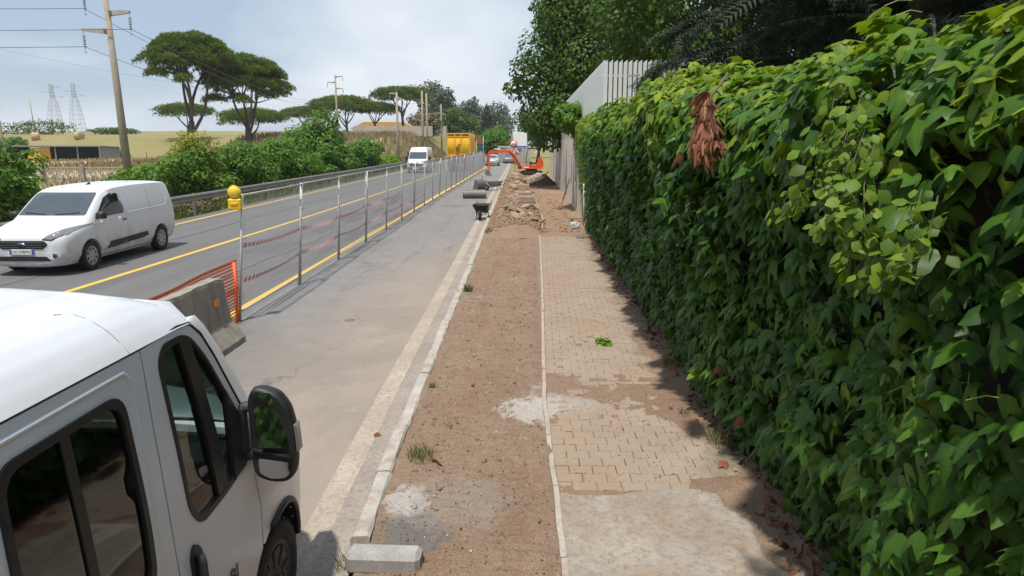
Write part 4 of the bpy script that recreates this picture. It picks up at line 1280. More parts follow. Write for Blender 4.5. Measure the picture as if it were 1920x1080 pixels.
def inpoly(x, y, poly):
    c = False; n = len(poly); j = n - 1
    for i in range(n):
        xi, yi = poly[i]; xj, yj = poly[j]
        if (yi > y) != (yj > y) and x < (xj - xi) * (y - yi) / (yj - yi) + xi: c = not c
        j = i
    return c
def rounded(poly, r, n=5):
    out = []; N = len(poly)
    for i in range(N):
        p0, p, p1 = Vector(poly[i - 1]), Vector(poly[i]), Vector(poly[(i + 1) % N])
        a, b = (p0 - p), (p1 - p); rr = min(r if not hasattr(r, '__len__') else r[i], a.length * .48, b.length * .48)
        A = p + a.normalized() * rr; B = p + b.normalized() * rr
        for k in range(n + 1):
            t = k / n; out.append(tuple((A * (1 - t) + p * t) * (1 - t) + (p * (1 - t) + B * t) * t))
    return out
def densify(poly, d):
    out = []
    for i in range(len(poly)):
        a, b = Vector(poly[i]), Vector(poly[(i + 1) % len(poly)]); n = max(1, int((b - a).length / d))
        out += [tuple(a.lerp(b, k / n)) for k in range(n)]
    return out
def cdt(outline, holes=(), grid=.08):
    loops = [densify(outline, grid)] + [densify(h, grid) for h in holes]
    V = []; E = []
    for lp in loops:
        b = len(V); V += lp; E += [(b + i, b + (i + 1) % len(lp)) for i in range(len(lp))]
    xs_ = [p[0] for p in outline]; ys_ = [p[1] for p in outline]
    x = min(xs_) + grid * .5
    while x < max(xs_):
        y = min(ys_) + grid * .5
        while y < max(ys_):
            if inpoly(x, y, outline) and not any(inpoly(x, y, h) for h in holes): V.append((x + 1e-4 * math.sin(y * 91), y + 1e-4 * math.cos(x * 77)))
            y += grid
        x += grid
    r = delaunay_2d_cdt([Vector(p) for p in V], E, [], 0, 1e-6)
    vo = [tuple(p) for p in r[0]]; fo = []
    for f in r[2]:
        cx = sum(vo[i][0] for i in f) / len(f); cy = sum(vo[i][1] for i in f) / len(f)
        if inpoly(cx, cy, outline) and not any(inpoly(cx, cy, h) for h in holes): fo.append(list(f))
    return vo, fo, loops
def sheet(mb, outline, fn, holes=(), grid=.08, thick=0, m=0, flip=False, smooth=True):
    """2D region mapped through fn(a,b,depth) -> point; thick gives a rim and a back"""
    vo, fo, loops = cdt(outline, holes, grid)
    P = [fn(a, b, 0) for a, b in vo]
    mb.add(P, [f[::-1] if flip else f for f in fo], m, smooth)
    if thick:
        for lp in loops:
            n = len(lp)
            A = [fn(a, b, 0) for a, b in lp]; B = [fn(a, b, -thick) for a, b in lp]
            mb.add(A + B, [(i, (i + 1) % n, n + (i + 1) % n, n + i) for i in range(n)], m)
    return mb

class Skin:
    """projects outlines onto a finished body"""
    def __init__(s, me): s.t = BVHTree.FromPolygons([v.co[:] for v in me.vertices], [p.vertices[:] for p in me.polygons])
    def hit(s, a, b, way):
        o, d = {'r': ((5, a, b), (-1, 0, 0)), 'l': ((-5, a, b), (1, 0, 0)), 'f': ((a, 9, b), (0, -1, 0)), 'b': ((a, -12, b), (0, 1, 0)), 't': ((a, b, 6), (0, 0, -1))}[way]
        p, n, i, dd = s.t.ray_cast(Vector(o), Vector(d))
        if p is None:
            p, n, i, dd = s.t.find_nearest(Vector({'r': (1, a, b), 'l': (-1, a, b), 'f': (a, 1, b), 'b': (a, -4, b), 't': (a, b, 2)}[way]))
        if n.dot(Vector(d)) > 0: n = -n
        return p, n
    def patch(s, name, poly, way, mat, parent, off=.004, grid=.07, thick=.012, holes=()):
        mb = MB()
        def fn(a, b, k):
            p, n = s.hit(a, b, way); return tuple(p + n * (off + k))
        sheet(mb, poly, fn, holes, grid, thick, smooth=True)
        return mb.build(name, mat, parent)
    def line(s, mb, pts, way, r=.004, off=.0, step=.06):
        out = []
        for i in range(len(pts) - 1):
            a, b = Vector(pts[i]), Vector(pts[i + 1]); n = max(1, int((b - a).length / step))
            for k in range(n + (i == len(pts) - 2)):
                q = a.lerp(b, k / n); p, nn = s.hit(q.x, q.y, way); out.append(p + nn * off)
        mb.tube(out, r, 4)

def pchip(xk, yk, x):
    xk = np.asarray(xk, float); yk = np.asarray(yk, float); h = np.diff(xk); d = np.diff(yk) / h; m = np.zeros(len(xk))
    m[0], m[-1] = d[0], d[-1]
    for i in range(1, len(xk) - 1):
        if d[i - 1] * d[i] > 0:
            w1, w2 = 2 * h[i] + h[i - 1], h[i] + 2 * h[i - 1]; m[i] = (w1 + w2) / (w1 / d[i - 1] + w2 / d[i])
    i = np.clip(np.searchsorted(xk, x) - 1, 0, len(h) - 1); t = (x - xk[i]) / h[i]
    return (2 * t ** 3 - 3 * t ** 2 + 1) * yk[i] + (t ** 3 - 2 * t ** 2 + t) * h[i] * m[i] + (-2 * t ** 3 + 3 * t ** 2) * yk[i + 1] + (t ** 3 - t ** 2) * h[i] * m[i + 1]
def loft_body(rows, arches, mat, step=.05):
    """rows [y, zb, ws, zm, wm, zs, wsb, ze, we, zt] front to back; arches [(y, z, r)]; returns a mesh with the arches cut"""
    rows = sorted(rows); ky = [r[0] for r in rows]
    Y = np.unique(np.concatenate([np.arange(ky[0], ky[-1], step), ky]))
    cols = [pchip(ky, [r[i] for r in rows], Y) for i in range(1, 10)]
    bm = bmesh.new(); rings = []
    for i, y in enumerate(Y):
        zb, ws, zm, wm, zs, wsb, ze, we, zt = [c[i] for c in cols]
        half = [(ws * .6, zb), (ws, zb + .03), (wm - .012, zb + .5 * (zm - zb)), (wm, zm), (wm - .004, (zm + zs) / 2), (wsb, zs), ((wsb + we) / 2 + .012, (zs + ze) / 2 + .02), (we, ze), (we - .045, ze + (zt - ze) * .55), (we * .70, ze + (zt - ze) * .86), (we * .35, zt - (zt - ze) * .04)]
        ring = [(0, zb)] + half + [(0, zt)] + [(-x, z) for x, z in half[::-1]]
        rings.append([bm.verts.new((x, y, z)) for x, z in ring])
    n = len(rings[0])
    for a, b in zip(rings, rings[1:]):
        for k in range(n): bm.faces.new((a[k], a[(k + 1) % n], b[(k + 1) % n], b[k]))
    bm.faces.new(rings[0]); bm.faces.new(rings[-1][::-1])
    bmesh.ops.recalc_face_normals(bm, faces=bm.faces)
    me = bpy.data.meshes.new('body'); bm.to_mesh(me); bm.free()
    o = bpy.data.objects.new('tmp_body', me); COL.objects.link(o); cut = []
    for (ay, az, ar) in arches:
        for sg in (-1, 1):
            mb = MB(); mb.lathe([(0, 0), (ar, 0), (ar, .62), (0, .62)], 28, axis='x'); cm = mb.mesh('c', M['under'])
            b2 = bmesh.new(); b2.from_mesh(cm); bmesh.ops.remove_doubles(b2, verts=b2.verts, dist=1e-5); bmesh.ops.recalc_face_normals(b2, faces=b2.faces); b2.to_mesh(cm); b2.free()
            c = bpy.data.objects.new('tmp_cut', cm); COL.objects.link(c); c.location = (.60 if sg > 0 else -1.22, ay, az); cut.append(c)
            md = o.modifiers.new('b', 'BOOLEAN'); md.operation = 'DIFFERENCE'; md.object = c; md.solver = 'EXACT'
    bpy.context.view_layer.update()
    dg = bpy.context.evaluated_depsgraph_get()
    me2 = bpy.data.meshes.new_from_object(o.evaluated_get(dg), preserve_all_data_layers=True, depsgraph=dg)
    for c in cut: bpy.data.objects.remove(c)
    bpy.data.objects.remove(o)
    me2.materials.clear(); me2.materials.append(mat)
    me2.polygons.foreach_set('material_index', [0] * len(me2.polygons))
    me2.polygons.foreach_set('use_smooth', [True] * len(me2.polygons))
    try: me2.set_sharp_from_angle(angle=R(38))
    except Exception: pass
    return me2
def wheel(parent, x, y, r, w, sg, style='cover', rot=0.):
    wh = empty('wheel', (x, y, r), parent=parent)
    mb = MB(); rr_ = r * .64; h = w / 2
    mb.lathe([(rr_, -h * .8), (r * .80, -h), (r * .95, -h * .92), (r, -h * .62), (r, h * .62), (r * .95, h * .92), (r * .80, h), (rr_, h * .8)], 36, axis='x')
    for k in range(36):                               # shoulder blocks
        a = 2 * math.pi * k / 36
        for s2 in (-1, 1): mb.box((s2 * h * .55, math.cos(a) * r, math.sin(a) * r), (h * .6, r * .09, .012), rot=Matrix.Rotation(a - math.pi / 2, 3, 'X'))
    mb.build('tyre', M['tyre'], wh)
    mb = MB(); e = sg * h * .72
    mb.lathe([(rr_ * 1.02, sg * h * .84), (rr_ * .95, sg * h * .86), (rr_ * .88, e), (rr_ * .35, e + sg * .012), (0, e + sg * .016)], 30, axis='x')
    for k in range(8):
        a = 2 * math.pi * k / 8 + rot
        mb.box((e + sg * .008, math.cos(a) * rr_ * .62, math.sin(a) * rr_ * .62), (.022, rr_ * .20, rr_ * .52), rot=Matrix.Rotation(a - math.pi / 2, 3, 'X'), bev=.006)
    mb.lathe([(rr_ * .2, e + sg * .012), (rr_ * .18, e + sg * .03), (0, e + sg * .032)], 16, axis='x')
    for k in range(8):
        a = 2 * math.pi * (k + .5) / 8 + rot
        mb.box((e + sg * .004, math.cos(a) * rr_ * .72, math.sin(a) * rr_ * .72), (.012, rr_ * .22, rr_ * .26), 1, rot=Matrix.Rotation(a - math.pi / 2, 3, 'X'))
    mb.build('rim', [M['alloy'] if style == 'cover' else M['steelrim'], M['blackp']], wh)
    return wh
def textmesh(name, body, size, mat, parent, loc, rot, ext=.001):
    cu = bpy.data.curves.new(name, 'FONT'); cu.body = body; cu.size = size; cu.extrude = ext; cu.align_x = 'CENTER'; cu.align_y = 'CENTER'
    o = bpy.data.objects.new('tmp_text', cu); COL.objects.link(o)
    bpy.context.view_layer.update(); dg = bpy.context.evaluated_depsgraph_get()
    me = bpy.data.meshes.new_from_object(o.evaluated_get(dg)); bpy.data.objects.remove(o)
    me.materials.clear(); me.materials.append(mat)
    return link(name, me, parent, loc, rot)
def shell(mb, outline, stations, ax='y', smooth=True, m=0):
    """outline [(a,b)] repeated at stations [(h, scale, da, db)] and closed at both ends"""
    n = len(outline); vs = []; fs = []
    for (h, s, da, db) in stations:
        for a, b in outline: vs.append({'y': (a * s + da, h, b * s + db), 'x': (h, a * s + da, b * s + db), 'z': (a * s + da, b * s + db, h)}[ax])
    for i in range(len(stations) - 1):
        for k in range(n): fs.append((i * n + k, i * n + (k + 1) % n, (i + 1) * n + (k + 1) % n, (i + 1) * n + k))
    mb.add(vs, fs, m, smooth); b0 = len(mb.v) - len(vs)
    L = (len(stations) - 1) * n
    mb.f.append([b0 + k for k in range(n)][::-1]); mb.m.append(m); mb.sm.append(False)
    mb.f.append([b0 + L + k for k in range(n)]); mb.m.append(m); mb.sm.append(False)
    return mb

# ---- the parked van in the foreground ---------------------------------------------------------
pv = empty('parked_van', (-2.40, 3.53, 0), label='parked white panel van close by at the kerb with black door mirror', cat='van')
def vanW(y, z):
    w = float(np.interp(z, [.2, .45, .8, 1.05, 1.3, 1.6, 2.0, 2.1], [.985, 1.01, 1.025, 1.02, 1.005, .985, .95, .935]))
    w += .018 * math.exp(-((z - .98) / .10) ** 2) * float(sstep(-.55, -.1, y))           # swelling over the wheel
    if y > -.15: w -= .20 * ((y + .15) / 1.08) ** 2.2
    return w
def vside(sg, off=0.):
    return lambda a, b, k: (sg * (vanW(a, b) + off + k), a, b)
def arc(cy, cz, r, a0, a1, n=16): return [(cy + r * math.cos(R(a0 + (a1 - a0) * i / n)), cz + r * math.sin(R(a0 + (a1 - a0) * i / n))) for i in range(n + 1)]
DW = rounded([(-.955, 1.95), (-.90, 2.012), (-.70, 2.012), (-.57, 1.86), (-.36, 1.50), (-.385, 1.245), (-.60, 1.215), (-.85, 1.205), (-.925, 1.30)], [.06, .06, .08, .05, .04, .05, .05, .09, .08])
DOOR = [(-1.062, .46), (-1.066, 1.2), (-1.062, 1.7), (-1.045, 2.036), (-.76, 2.052), (-.66, 2.032), (-.585, 1.965), (-.50, 1.84), (-.395, 1.655), (-.285, 1.47), (-.275, 1.25), (-.285, 1.05), (-.272, .90), (-.262, .72)] + arc(0, .36, .445, 126, 168, 6) + [(-.44, .40)]
RW = rounded([(-1.215, 1.93), (-1.205, 1.40), (-1.225, 1.18), (-1.80, 1.18), (-1.86, 1.40), (-1.83, 1.93)], [.09, .1, .08, .08, .1, .09])
REAR = [(-1.070, .40), (-1.074, 1.2), (-1.070, 1.7), (-1.053, 2.036), (-4.36, 2.036), (-4.42, 1.6), (-4.43, .42)] + arc(-3.45, .36, .42, 175, 5, 14)[::1]
REAR = [(-1.070, .40), (-1.074, 1.2), (-1.070, 1.7), (-1.053, 2.036), (-4.36, 2.036), (-4.42, 1.6), (-4.43, .42), (-3.87, .42)] + arc(-3.45, .36, .42, 172, 8, 14) + [(-3.03, .40)]
FEND = arc(0, .36, .43, 122, 8, 14) + [(.43, .36), (.80, .36), (.86, .60), (.80, .86), (.60, 1.00), (.30, 1.14), (.05, 1.25), (-.12, 1.34), (-.268, 1.452), (-.262, 1.25), (-.272, 1.05), (-.26, .90), (-.25, .735)]
FRONT_W = rounded([(-1.94, 1.93), (-1.95, 1.18), (-2.9, 1.18), (-2.9, 1.93)], .1)
for sg in (1, -1):
    fl = sg < 0
    d = MB(); sheet(d, DOOR, vside(sg), [DW], .07, .03, flip=fl); door = d.build('front_door', M['van_white'], pv)
    d = MB(); sheet(d, REAR, vside(sg), [RW], .08, .03, flip=fl); side = d.build('side_panel', M['van_white'], pv)
    d = MB(); sheet(d, FEND, vside(sg), [], .06, .03, flip=fl); d.build('front_wing', M['van_white'], pv)
    # door window: rubber frame, pane, divider bar
    inner = [((a + .66) * .93 - .66, (b - 1.62) * .945 + 1.62) for a, b in DW]
    d = MB(); sheet(d, [((a + .66) * 1.012 - .66, (b - 1.62) * 1.012 + 1.62) for a, b in DW], vside(sg, .005), [inner], .05, .045, flip=fl); d.build('window_frame', M['blackp'], door)
    d = MB(); sheet(d, inner, vside(sg, -.012), [], .08, 0, flip=fl); d.build('pane', M['glass'], door)
    bar = [(-.775, 2.0), (-.685, 1.99), (-.63, 1.70), (-.585, 1.45), (-.565, 1.23), (-.665, 1.22), (-.68, 1.45), (-.715, 1.72)]
    d = MB(); sheet(d, bar, vside(sg, .003), [], .06, .04, flip=fl); d.build('window_divider', M['blackp'], door)
    sail = [(-.455, 1.66), (-.36, 1.50), (-.365, 1.245), (-.50, 1.235), (-.475, 1.45)]
    d = MB(); sheet(d, sail, vside(sg, .010), [], .06, .03, flip=fl); d.build('mirror_sail', M['blackp'], door)
    # rear side window with its sliding divider
    ri = [((a + 1.53) * .915 - 1.53, (b - 1.555) * .93 + 1.555) for a, b in RW]
    d = MB(); sheet(d, [((a + 1.53) * 1.01 - 1.53, (b - 1.555) * 1.01 + 1.555) for a, b in RW], vside(sg, .008), [ri], .06, .03, flip=fl); wf = d.build('window_frame', M['blackp'], side)
    d = MB(); sheet(d, ri, vside(sg, -.006), [], .08, 0, flip=fl); d.build('pane', M['privacy'], side)
    d = MB(); sheet(d, [(-1.51, 1.90), (-1.555, 1.90), (-1.555, 1.20), (-1.51, 1.20)], vside(sg, .001), [], .08, .02, flip=fl); d.build('window_divider', M['blackp'], side)
    # pressed crease round the side panel, door handle and its recess, rub strip
    d = MB()
    cr_ = [(-1.16, .75), (-1.155, 1.4), (-1.14, 1.95), (-1.18, 1.992), (-4.2, 1.985)]
    dens = []
    for i in range(len(cr_) - 1):
        a, b = Vector(cr_[i]), Vector(cr_[i + 1]); n = max(2, int((b - a).length / .1)); dens += [a.lerp(b, k / n) for k in range(n)]
    d.tube([(sg * (vanW(q.x, q.y) - .004), q.x, q.y) for q in dens], .011, 6); d.build('pressed_crease', M['van_white'], side)
    ho = rounded([(-.985, 1.13), (-.94, 1.17), (-.895, 1.12), (-.885, .93), (-.93, .90), (-.985, .92)], .03)
    d = MB(); sheet(d, ho, vside(sg, .012), [], .04, .02, flip=fl); d.build('door_handle', M['blackp'], door)
    d = MB(); d.tube([(sg * (vanW(-.94, z) + .03), -.945, z) for z in (.94, 1.0, 1.08, 1.12)], [.014, .02, .02, .014], 8); d.build('handle_grip', M['greyp'], door)
    d = MB(); d.tube([(sg * (vanW(y, 2.043) - .004), y, 2.043 + .010 * math.exp(-((y + .76) / .12) ** 2)) for y in np.linspace(-4.34, -.76, 30)] + [(sg * (vanW(y, z) - .004), y, z) for y, z in ((-.655, 2.043), (-.575, 1.975), (-.49, 1.85), (-.385, 1.665), (-.275, 1.48))], .0062, 6)
    d.build('roof_gutter', M['blackp'], pv)
    d = MB(); d.tube([(sg * (vanW(-1.07, z) - .018), -1.067, z) for z in np.linspace(.45, 2.03, 20)], .016, 6); d.build('door_seal', M['blackp'], door)
    d = MB(); sheet(d, [(-4.3, .44), (-3.95, .44), (-3.95, .54), (-4.3, .54)], vside(sg, .01), [], .1, .02, flip=fl)
    sheet(d, [(-2.95, .44), (-1.10, .44), (-1.10, .58), (-2.95, .58)], vside(sg, .012), [], .1, .02, flip=fl); d.build('rub_strip', M['blackp'], side)
    # wheel-arch liner and lip
    d = MB()
    for cy in (0, -3.45):
        for i in range(14):
            a0, a1 = R(-5 + 190 * i / 14), R(-5 + 190 * (i + 1) / 14)
            q = []
            for a in (a0, a1):
                yy_, zz = cy + .43 * math.cos(a), .36 + .43 * math.sin(a); q.append((yy_, zz))
            d.add([(sg * (vanW(*q[0]) - .012), *q[0]), (sg * (vanW(*q[1]) - .012), *q[1]), (sg * .62, *q[1]), (sg * .62, *q[0])], [(0, 1, 2, 3)])
    d.build('wheel_arch_liner', M['under'], pv)
    d = MB(); d.tube([(sg * (vanW(a, b) + .004), a, b) for a, b in arc(0, .36, .437, 110, 4, 14)], .020, 8); d.build('arch_moulding', M['blackp'], pv)
    # door mirror
    mi = empty('door_mirror', (sg * 1.15, -.30, 1.385), parent=pv); mi.scale = (.93, .93, .92)
    ol = [(-.105, -.235), (-.02, -.268), (.07, -.262), (.108, -.20), (.112, .02), (.085, .15), (.03, .232), (-.05, .262), (-.10, .258), (-.122, .20), (-.118, -.16)]
    ol = rounded([(a * sg, b) for a, b in ol], .03, 3)
    d = MB(); shell(d, ol, [(-.050, .94, 0, 0), (-.048, 1.0, 0, 0), (.0, 1.03, 0, 0), (.06, .96, -.005 * sg, 0), (.11, .78, -.012 * sg, 0), (.135, .45, -.02 * sg, 0)]); d.build('mirror_housing', M['blackp'], mi)
    top = rounded([(sg * a, b) for a, b in ((-.098, .225), (-.03, .235), (.03, .20), (.075, .13), (.092, -.02), (.090, -.095), (-.098, -.055))], .02, 3)
    d = MB(); shell(d, top, [(-.058, 1, 0, 0), (-.050, 1, 0, 0)], smooth=False); mgl = d.build('mirror_glass', M['mirror'], mi); mgl.rotation_euler = (R(-7), 0, R(sg * 25)); mgl.location = (0, -.018, .012)
    low = rounded([(sg * a, b) for a, b in ((-.085, -.125), (.085, -.150), (.088, -.195), (.06, -.238), (-.02, -.246), (-.08, -.215))], .02, 3)
    d = MB(); shell(d, low, [(-.058, 1, 0, 0), (-.050, 1, 0, 0)], smooth=False); d.build('wide_angle_glass', M['mirror'], mi)
    d = MB(); d.tube([(sg * -.11, -.058, -.078), (sg * .095, -.060, -.118)], .012, 6); d.build('glass_bar', M['blackp'], mi)
    d = MB(); d.box((sg * .118, .0, -.02), (.016, .07, .16), bev=.006, rot=(0, sg * -.05, 0)); d.build('turn_indicator', M['lampglass'], mi)
    d = MB(); d.tube([(sg * -.20, -.02, .14), (sg * -.09, -.0, .16)], .032, 8); d.tube([(sg * -.20, -.02, -.13), (sg * -.09, .0, -.12)], .034, 8); d.box((sg * -.175, -.02, .0), (.05, .09, .34), bev=.02); d.build('mirror_arm', M['greyp'], mi)
    for cy in (0, -3.45): wheel(pv, sg * .885, cy, .345, .215, sg, 'steel')
# roof with pressed lanes
rx = np.linspace(-1, 1, 141); ryv = np.concatenate([np.linspace(-4.40, -1.0, 90), np.linspace(-.98, -.60, 18)])
hx = [0, .30, .60, .76, .85, .92, .97, 1.0]; hz = [2.252, 2.246, 2.228, 2.206, 2.178, 2.135, 2.085, 2.047]
def roof_pt(u, y):
    z = float(np.interp(abs(u), hx, hz)); x = u * .949
    if y > -1.0:
        t = (y + 1.0) / .4; e = abs(u) ** 6; zs = float(np.interp(y, [-1.0, -.76, -.66, -.60], [0, 0, .006, .045]))
        z -= .105 * t ** 2.2 * (1 - e) + zs * e
    if y < -4.2: z -= .05 * ((-4.2 - y) / .2) ** 2
    lane = sum(float(sstep(c - .11, c - .075, abs(u)) * sstep(c + .13, c + .10, abs(u))) for c in (.17, .645))
    z -= .020 * lane * float(sstep(-.80, -.90, y)) * float(sstep(-4.2, -4.1, y))
    return (x, y, z)
v = [roof_pt(u_, y_) for y_ in ryv for u_ in rx]; nx = len(rx)
i = np.arange(len(ryv) - 1)[:, None] * nx + np.arange(nx - 1)[None]
roofo = link('roof', np_mesh('roof', v, np.stack([i, i + 1, i + nx + 1, i + nx], -1).reshape(-1, 4), M['van_white'], True), pv)
d = MB(); d.tube([roof_pt(u_, -1.12) for u_ in np.linspace(.72, 1.0, 8)], .0012, 4, cap=False); d.tube([roof_pt(u_, -1.12) for u_ in np.linspace(-1.0, -.72, 8)], .0012, 4, cap=False); d.build('roof_seam', M['greyp'], roofo)
# windscreen, pillars, bonnet, nose, tail
def ws_pt(u, t):
    y = -.60 + (.10 + .60) * t; z = 2.145 + (1.275 - 2.145) * t - .02 * u * u
    x = u * (.84 + .05 * t); y += .10 * (1 - u * u) * (.35 + .65 * t) - (.02 if False else 0); z += .03 * math.sin(t * math.pi)
    return (x, y, z)
uu = np.linspace(-1, 1, 25); tt = np.linspace(0, 1, 16)
v = [ws_pt(a, b) for b in tt for a in uu]; nx = len(uu); i = np.arange(len(tt) - 1)[:, None] * nx + np.arange(nx - 1)[None]
d = MB(); k_ = 24
d.add([roof_pt(a, -.60) for a in np.linspace(-1, 1, k_ + 1)] + [ws_pt(a, 0) for a in np.linspace(-1, 1, k_ + 1)], [(i_, i_ + 1, k_ + 2 + i_, k_ + 1 + i_) for i_ in range(k_)], 0, True); d.build('roof_front', M['van_white'], roofo)
link('windscreen', np_mesh('windscreen', v, np.stack([i, i + nx, i + nx + 1, i + 1], -1).reshape(-1, 4)[:, ::-1], M['glass'], True), pv)
edge_d = [(-.80, 2.036), (-.72, 2.040), (-.66, 2.034), (-.585, 1.973), (-.50, 1.848), (-.395, 1.663), (-.285, 1.478), (-.12, 1.35), (.05, 1.26)]
for sg in (1, -1):
    d = MB(); vs = []
    for k, (y, z) in enumerate(edge_d):
        t = np.clip((2.145 - z) / (2.145 - 1.275), 0, 1); a = Vector((sg * (vanW(y, z) - .006), y, z)); b = Vector(ws_pt(sg, t)); m_ = (a + b) / 2 + Vector((sg * .030, .030, .022)); vs += [a, m_, b]
    d.add(vs, [f for k in range(len(edge_d) - 1) for f in ((3 * k, 3 * k + 1, 3 * k + 4, 3 * k + 3), (3 * k + 1, 3 * k + 2, 3 * k + 5, 3 * k + 4))], 0, True)
    d.build('windscreen_pillar', M['van_white'], pv)
d = MB()
def hood(a, b, k): return (a, b, 1.255 - .42 * max(0, (b - .05)) ** 1.35 - .05 * a * a + k)
sheet(d, [(-.86, .03), (.86, .03), (.80, .45), (.70, .72), (.40, .84), (-.40, .84), (-.70, .72), (-.80, .45)], hood, [], .08, .02); d.build('bonnet', M['van_white'], pv)
d = MB()
def nose(a, b, k): return (a, .93 - .34 * a * a - .10 * max(0, b - .55) ** 1.3 + k, b)
sheet(d, [(-.68, .30), (.68, .30), (.68, .80), (.56, .97), (-.56, .97), (-.68, .80)], nose, [], .08, .02, flip=True); d.build('front_bumper', M['blackp'], pv)
d = MB(); sheet(d, [(-.5, .62), (.5, .62), (.42, .84), (-.42, .84)], lambda a, b, k: nose(a, b, k + .012), [], .08, .01, flip=True); d.build('grille', M['greyp'], pv)
for sg in (1, -1):
    d = MB(); sheet(d, rounded([(sg * .46, .72), (sg * .68, .72), (sg * .68, .95), (sg * .54, .92)], .05), lambda a, b, k: nose(a, b, k + .012), [], .06, .01, flip=True); d.build('headlight', M['lampglass'], pv)
d = MB(); sheet(d, [(-.96, .42), (.96, .42), (.94, 2.03), (.6, 2.2), (-.6, 2.2), (-.94, 2.03)], lambda a, b, k: (a, -4.425 + .02 * b + k - .06, b), [], .2, .02); d.build('rear_doors', M['van_white'], pv)
d = MB(); d.box((0, -2.25, .42), (1.92, 4.2, .06)); d.build('floor', M['under'], pv)
d = MB(); d.box((0, -1.98, 1.25), (1.80, .03, 1.6)); d.build('bulkhead', M['dash'], pv)
d = MB(); d.box((0, -.12, 1.02), (1.78, .42, .36), bev=.08); d.box((-.48, -.22, 1.20), (.36, .22, .10), bev=.04); d.build('dashboard', M['dash'], pv)
d = MB(); d.box((.38, -1.0, .75), (.85, .5, .18), bev=.06); d.box((.38, -1.26, 1.15), (.85, .16, .72), bev=.06, rot=(.18, 0, 0)); d.build('passenger_bench', M['seat'], pv)
d = MB(); d.box((-.48, -1.0, .75), (.5, .5, .18), bev=.06); d.box((-.48, -1.26, 1.15), (.5, .16, .72), bev=.06, rot=(.18, 0, 0)); d.box((-.48, -1.35, 1.62), (.28, .10, .2), bev=.04); d.build('driver_seat', M['seat'], pv)
d = MB(); d.tube([(-.48 + .2 * math.cos(a), -.42 - .08 * math.sin(a), 1.16 + .18 * math.sin(a)) for a in np.linspace(0, 6.29, 25)], .016, 6); d.tube([(-.48, -.42, 1.16), (-.48, -.28, 1.08)], .03, 6); d.build('steering_wheel', M['blackp'], pv)
t_ = textmesh('door_lettering', 'ABI', .115, M['ink'], pv, (vanW(-.64, .80) + .004, -.66, .80), (R(90), 0, R(90)), .0006)

# ---- white delivery van coming down the road ----------------------------------------------------
dv = empty('delivery_van', (-10.74, 15.35, 0), R(180), label='white compact delivery van driving towards the camera in the far lane', cat='van')
rows = [(.935, .34, .30, .50, .44, .62, .42, .68, .34, .72), (.915, .26, .52, .50, .64, .68, .62, .78, .52, .83), (.86, .21, .66, .52, .775, .74, .76, .86, .66, .91), (.74, .19, .74, .56, .865, .80, .86, .92, .75, .98),
        (.50, .19, .78, .60, .908, .87, .90, .985, .80, 1.045), (.20, .19, .80, .65, .918, .94, .908, 1.055, .82, 1.12), (.02, .19, .80, .68, .92, .98, .908, 1.10, .82, 1.165), (-.06, .19, .80, .70, .92, 1.00, .908, 1.15, .81, 1.20),
        (-.42, .19, .80, .72, .92, 1.05, .908, 1.395, .80, 1.455), (-.80, .19, .80, .74, .92, 1.09, .905, 1.645, .765, 1.71), (-1.0, .19, .80, .74, .92, 1.10, .905, 1.715, .76, 1.775), (-1.4, .19, .80, .74, .92, 1.12, .905, 1.77, .762, 1.825),
        (-2.4, .20, .80, .74, .92, 1.15, .905, 1.795, .765, 1.85), (-3.4, .22, .80, .74, .915, 1.16, .90, 1.78, .765, 1.835), (-3.74, .26, .80, .74, .90, 1.16, .885, 1.735, .755, 1.79), (-3.86, .30, .78, .74, .885, 1.16, .865, 1.635, .735, 1.69), (-3.93, .38, .72, .74, .85, 1.16, .83, 1.45, .71, 1.50)]
bme = loft_body(rows, [(0, .33, .385), (-3.06, .33, .385)], M['white_paint'])
link('body', bme, dv); sk = Skin(bme)
sk.patch('windscreen', rounded([(-.77, 1.215), (.77, 1.215), (.70, 1.65), (.655, 1.69), (-.655, 1.69), (-.70, 1.65)], .04), 'f', M['windscreen'], dv)
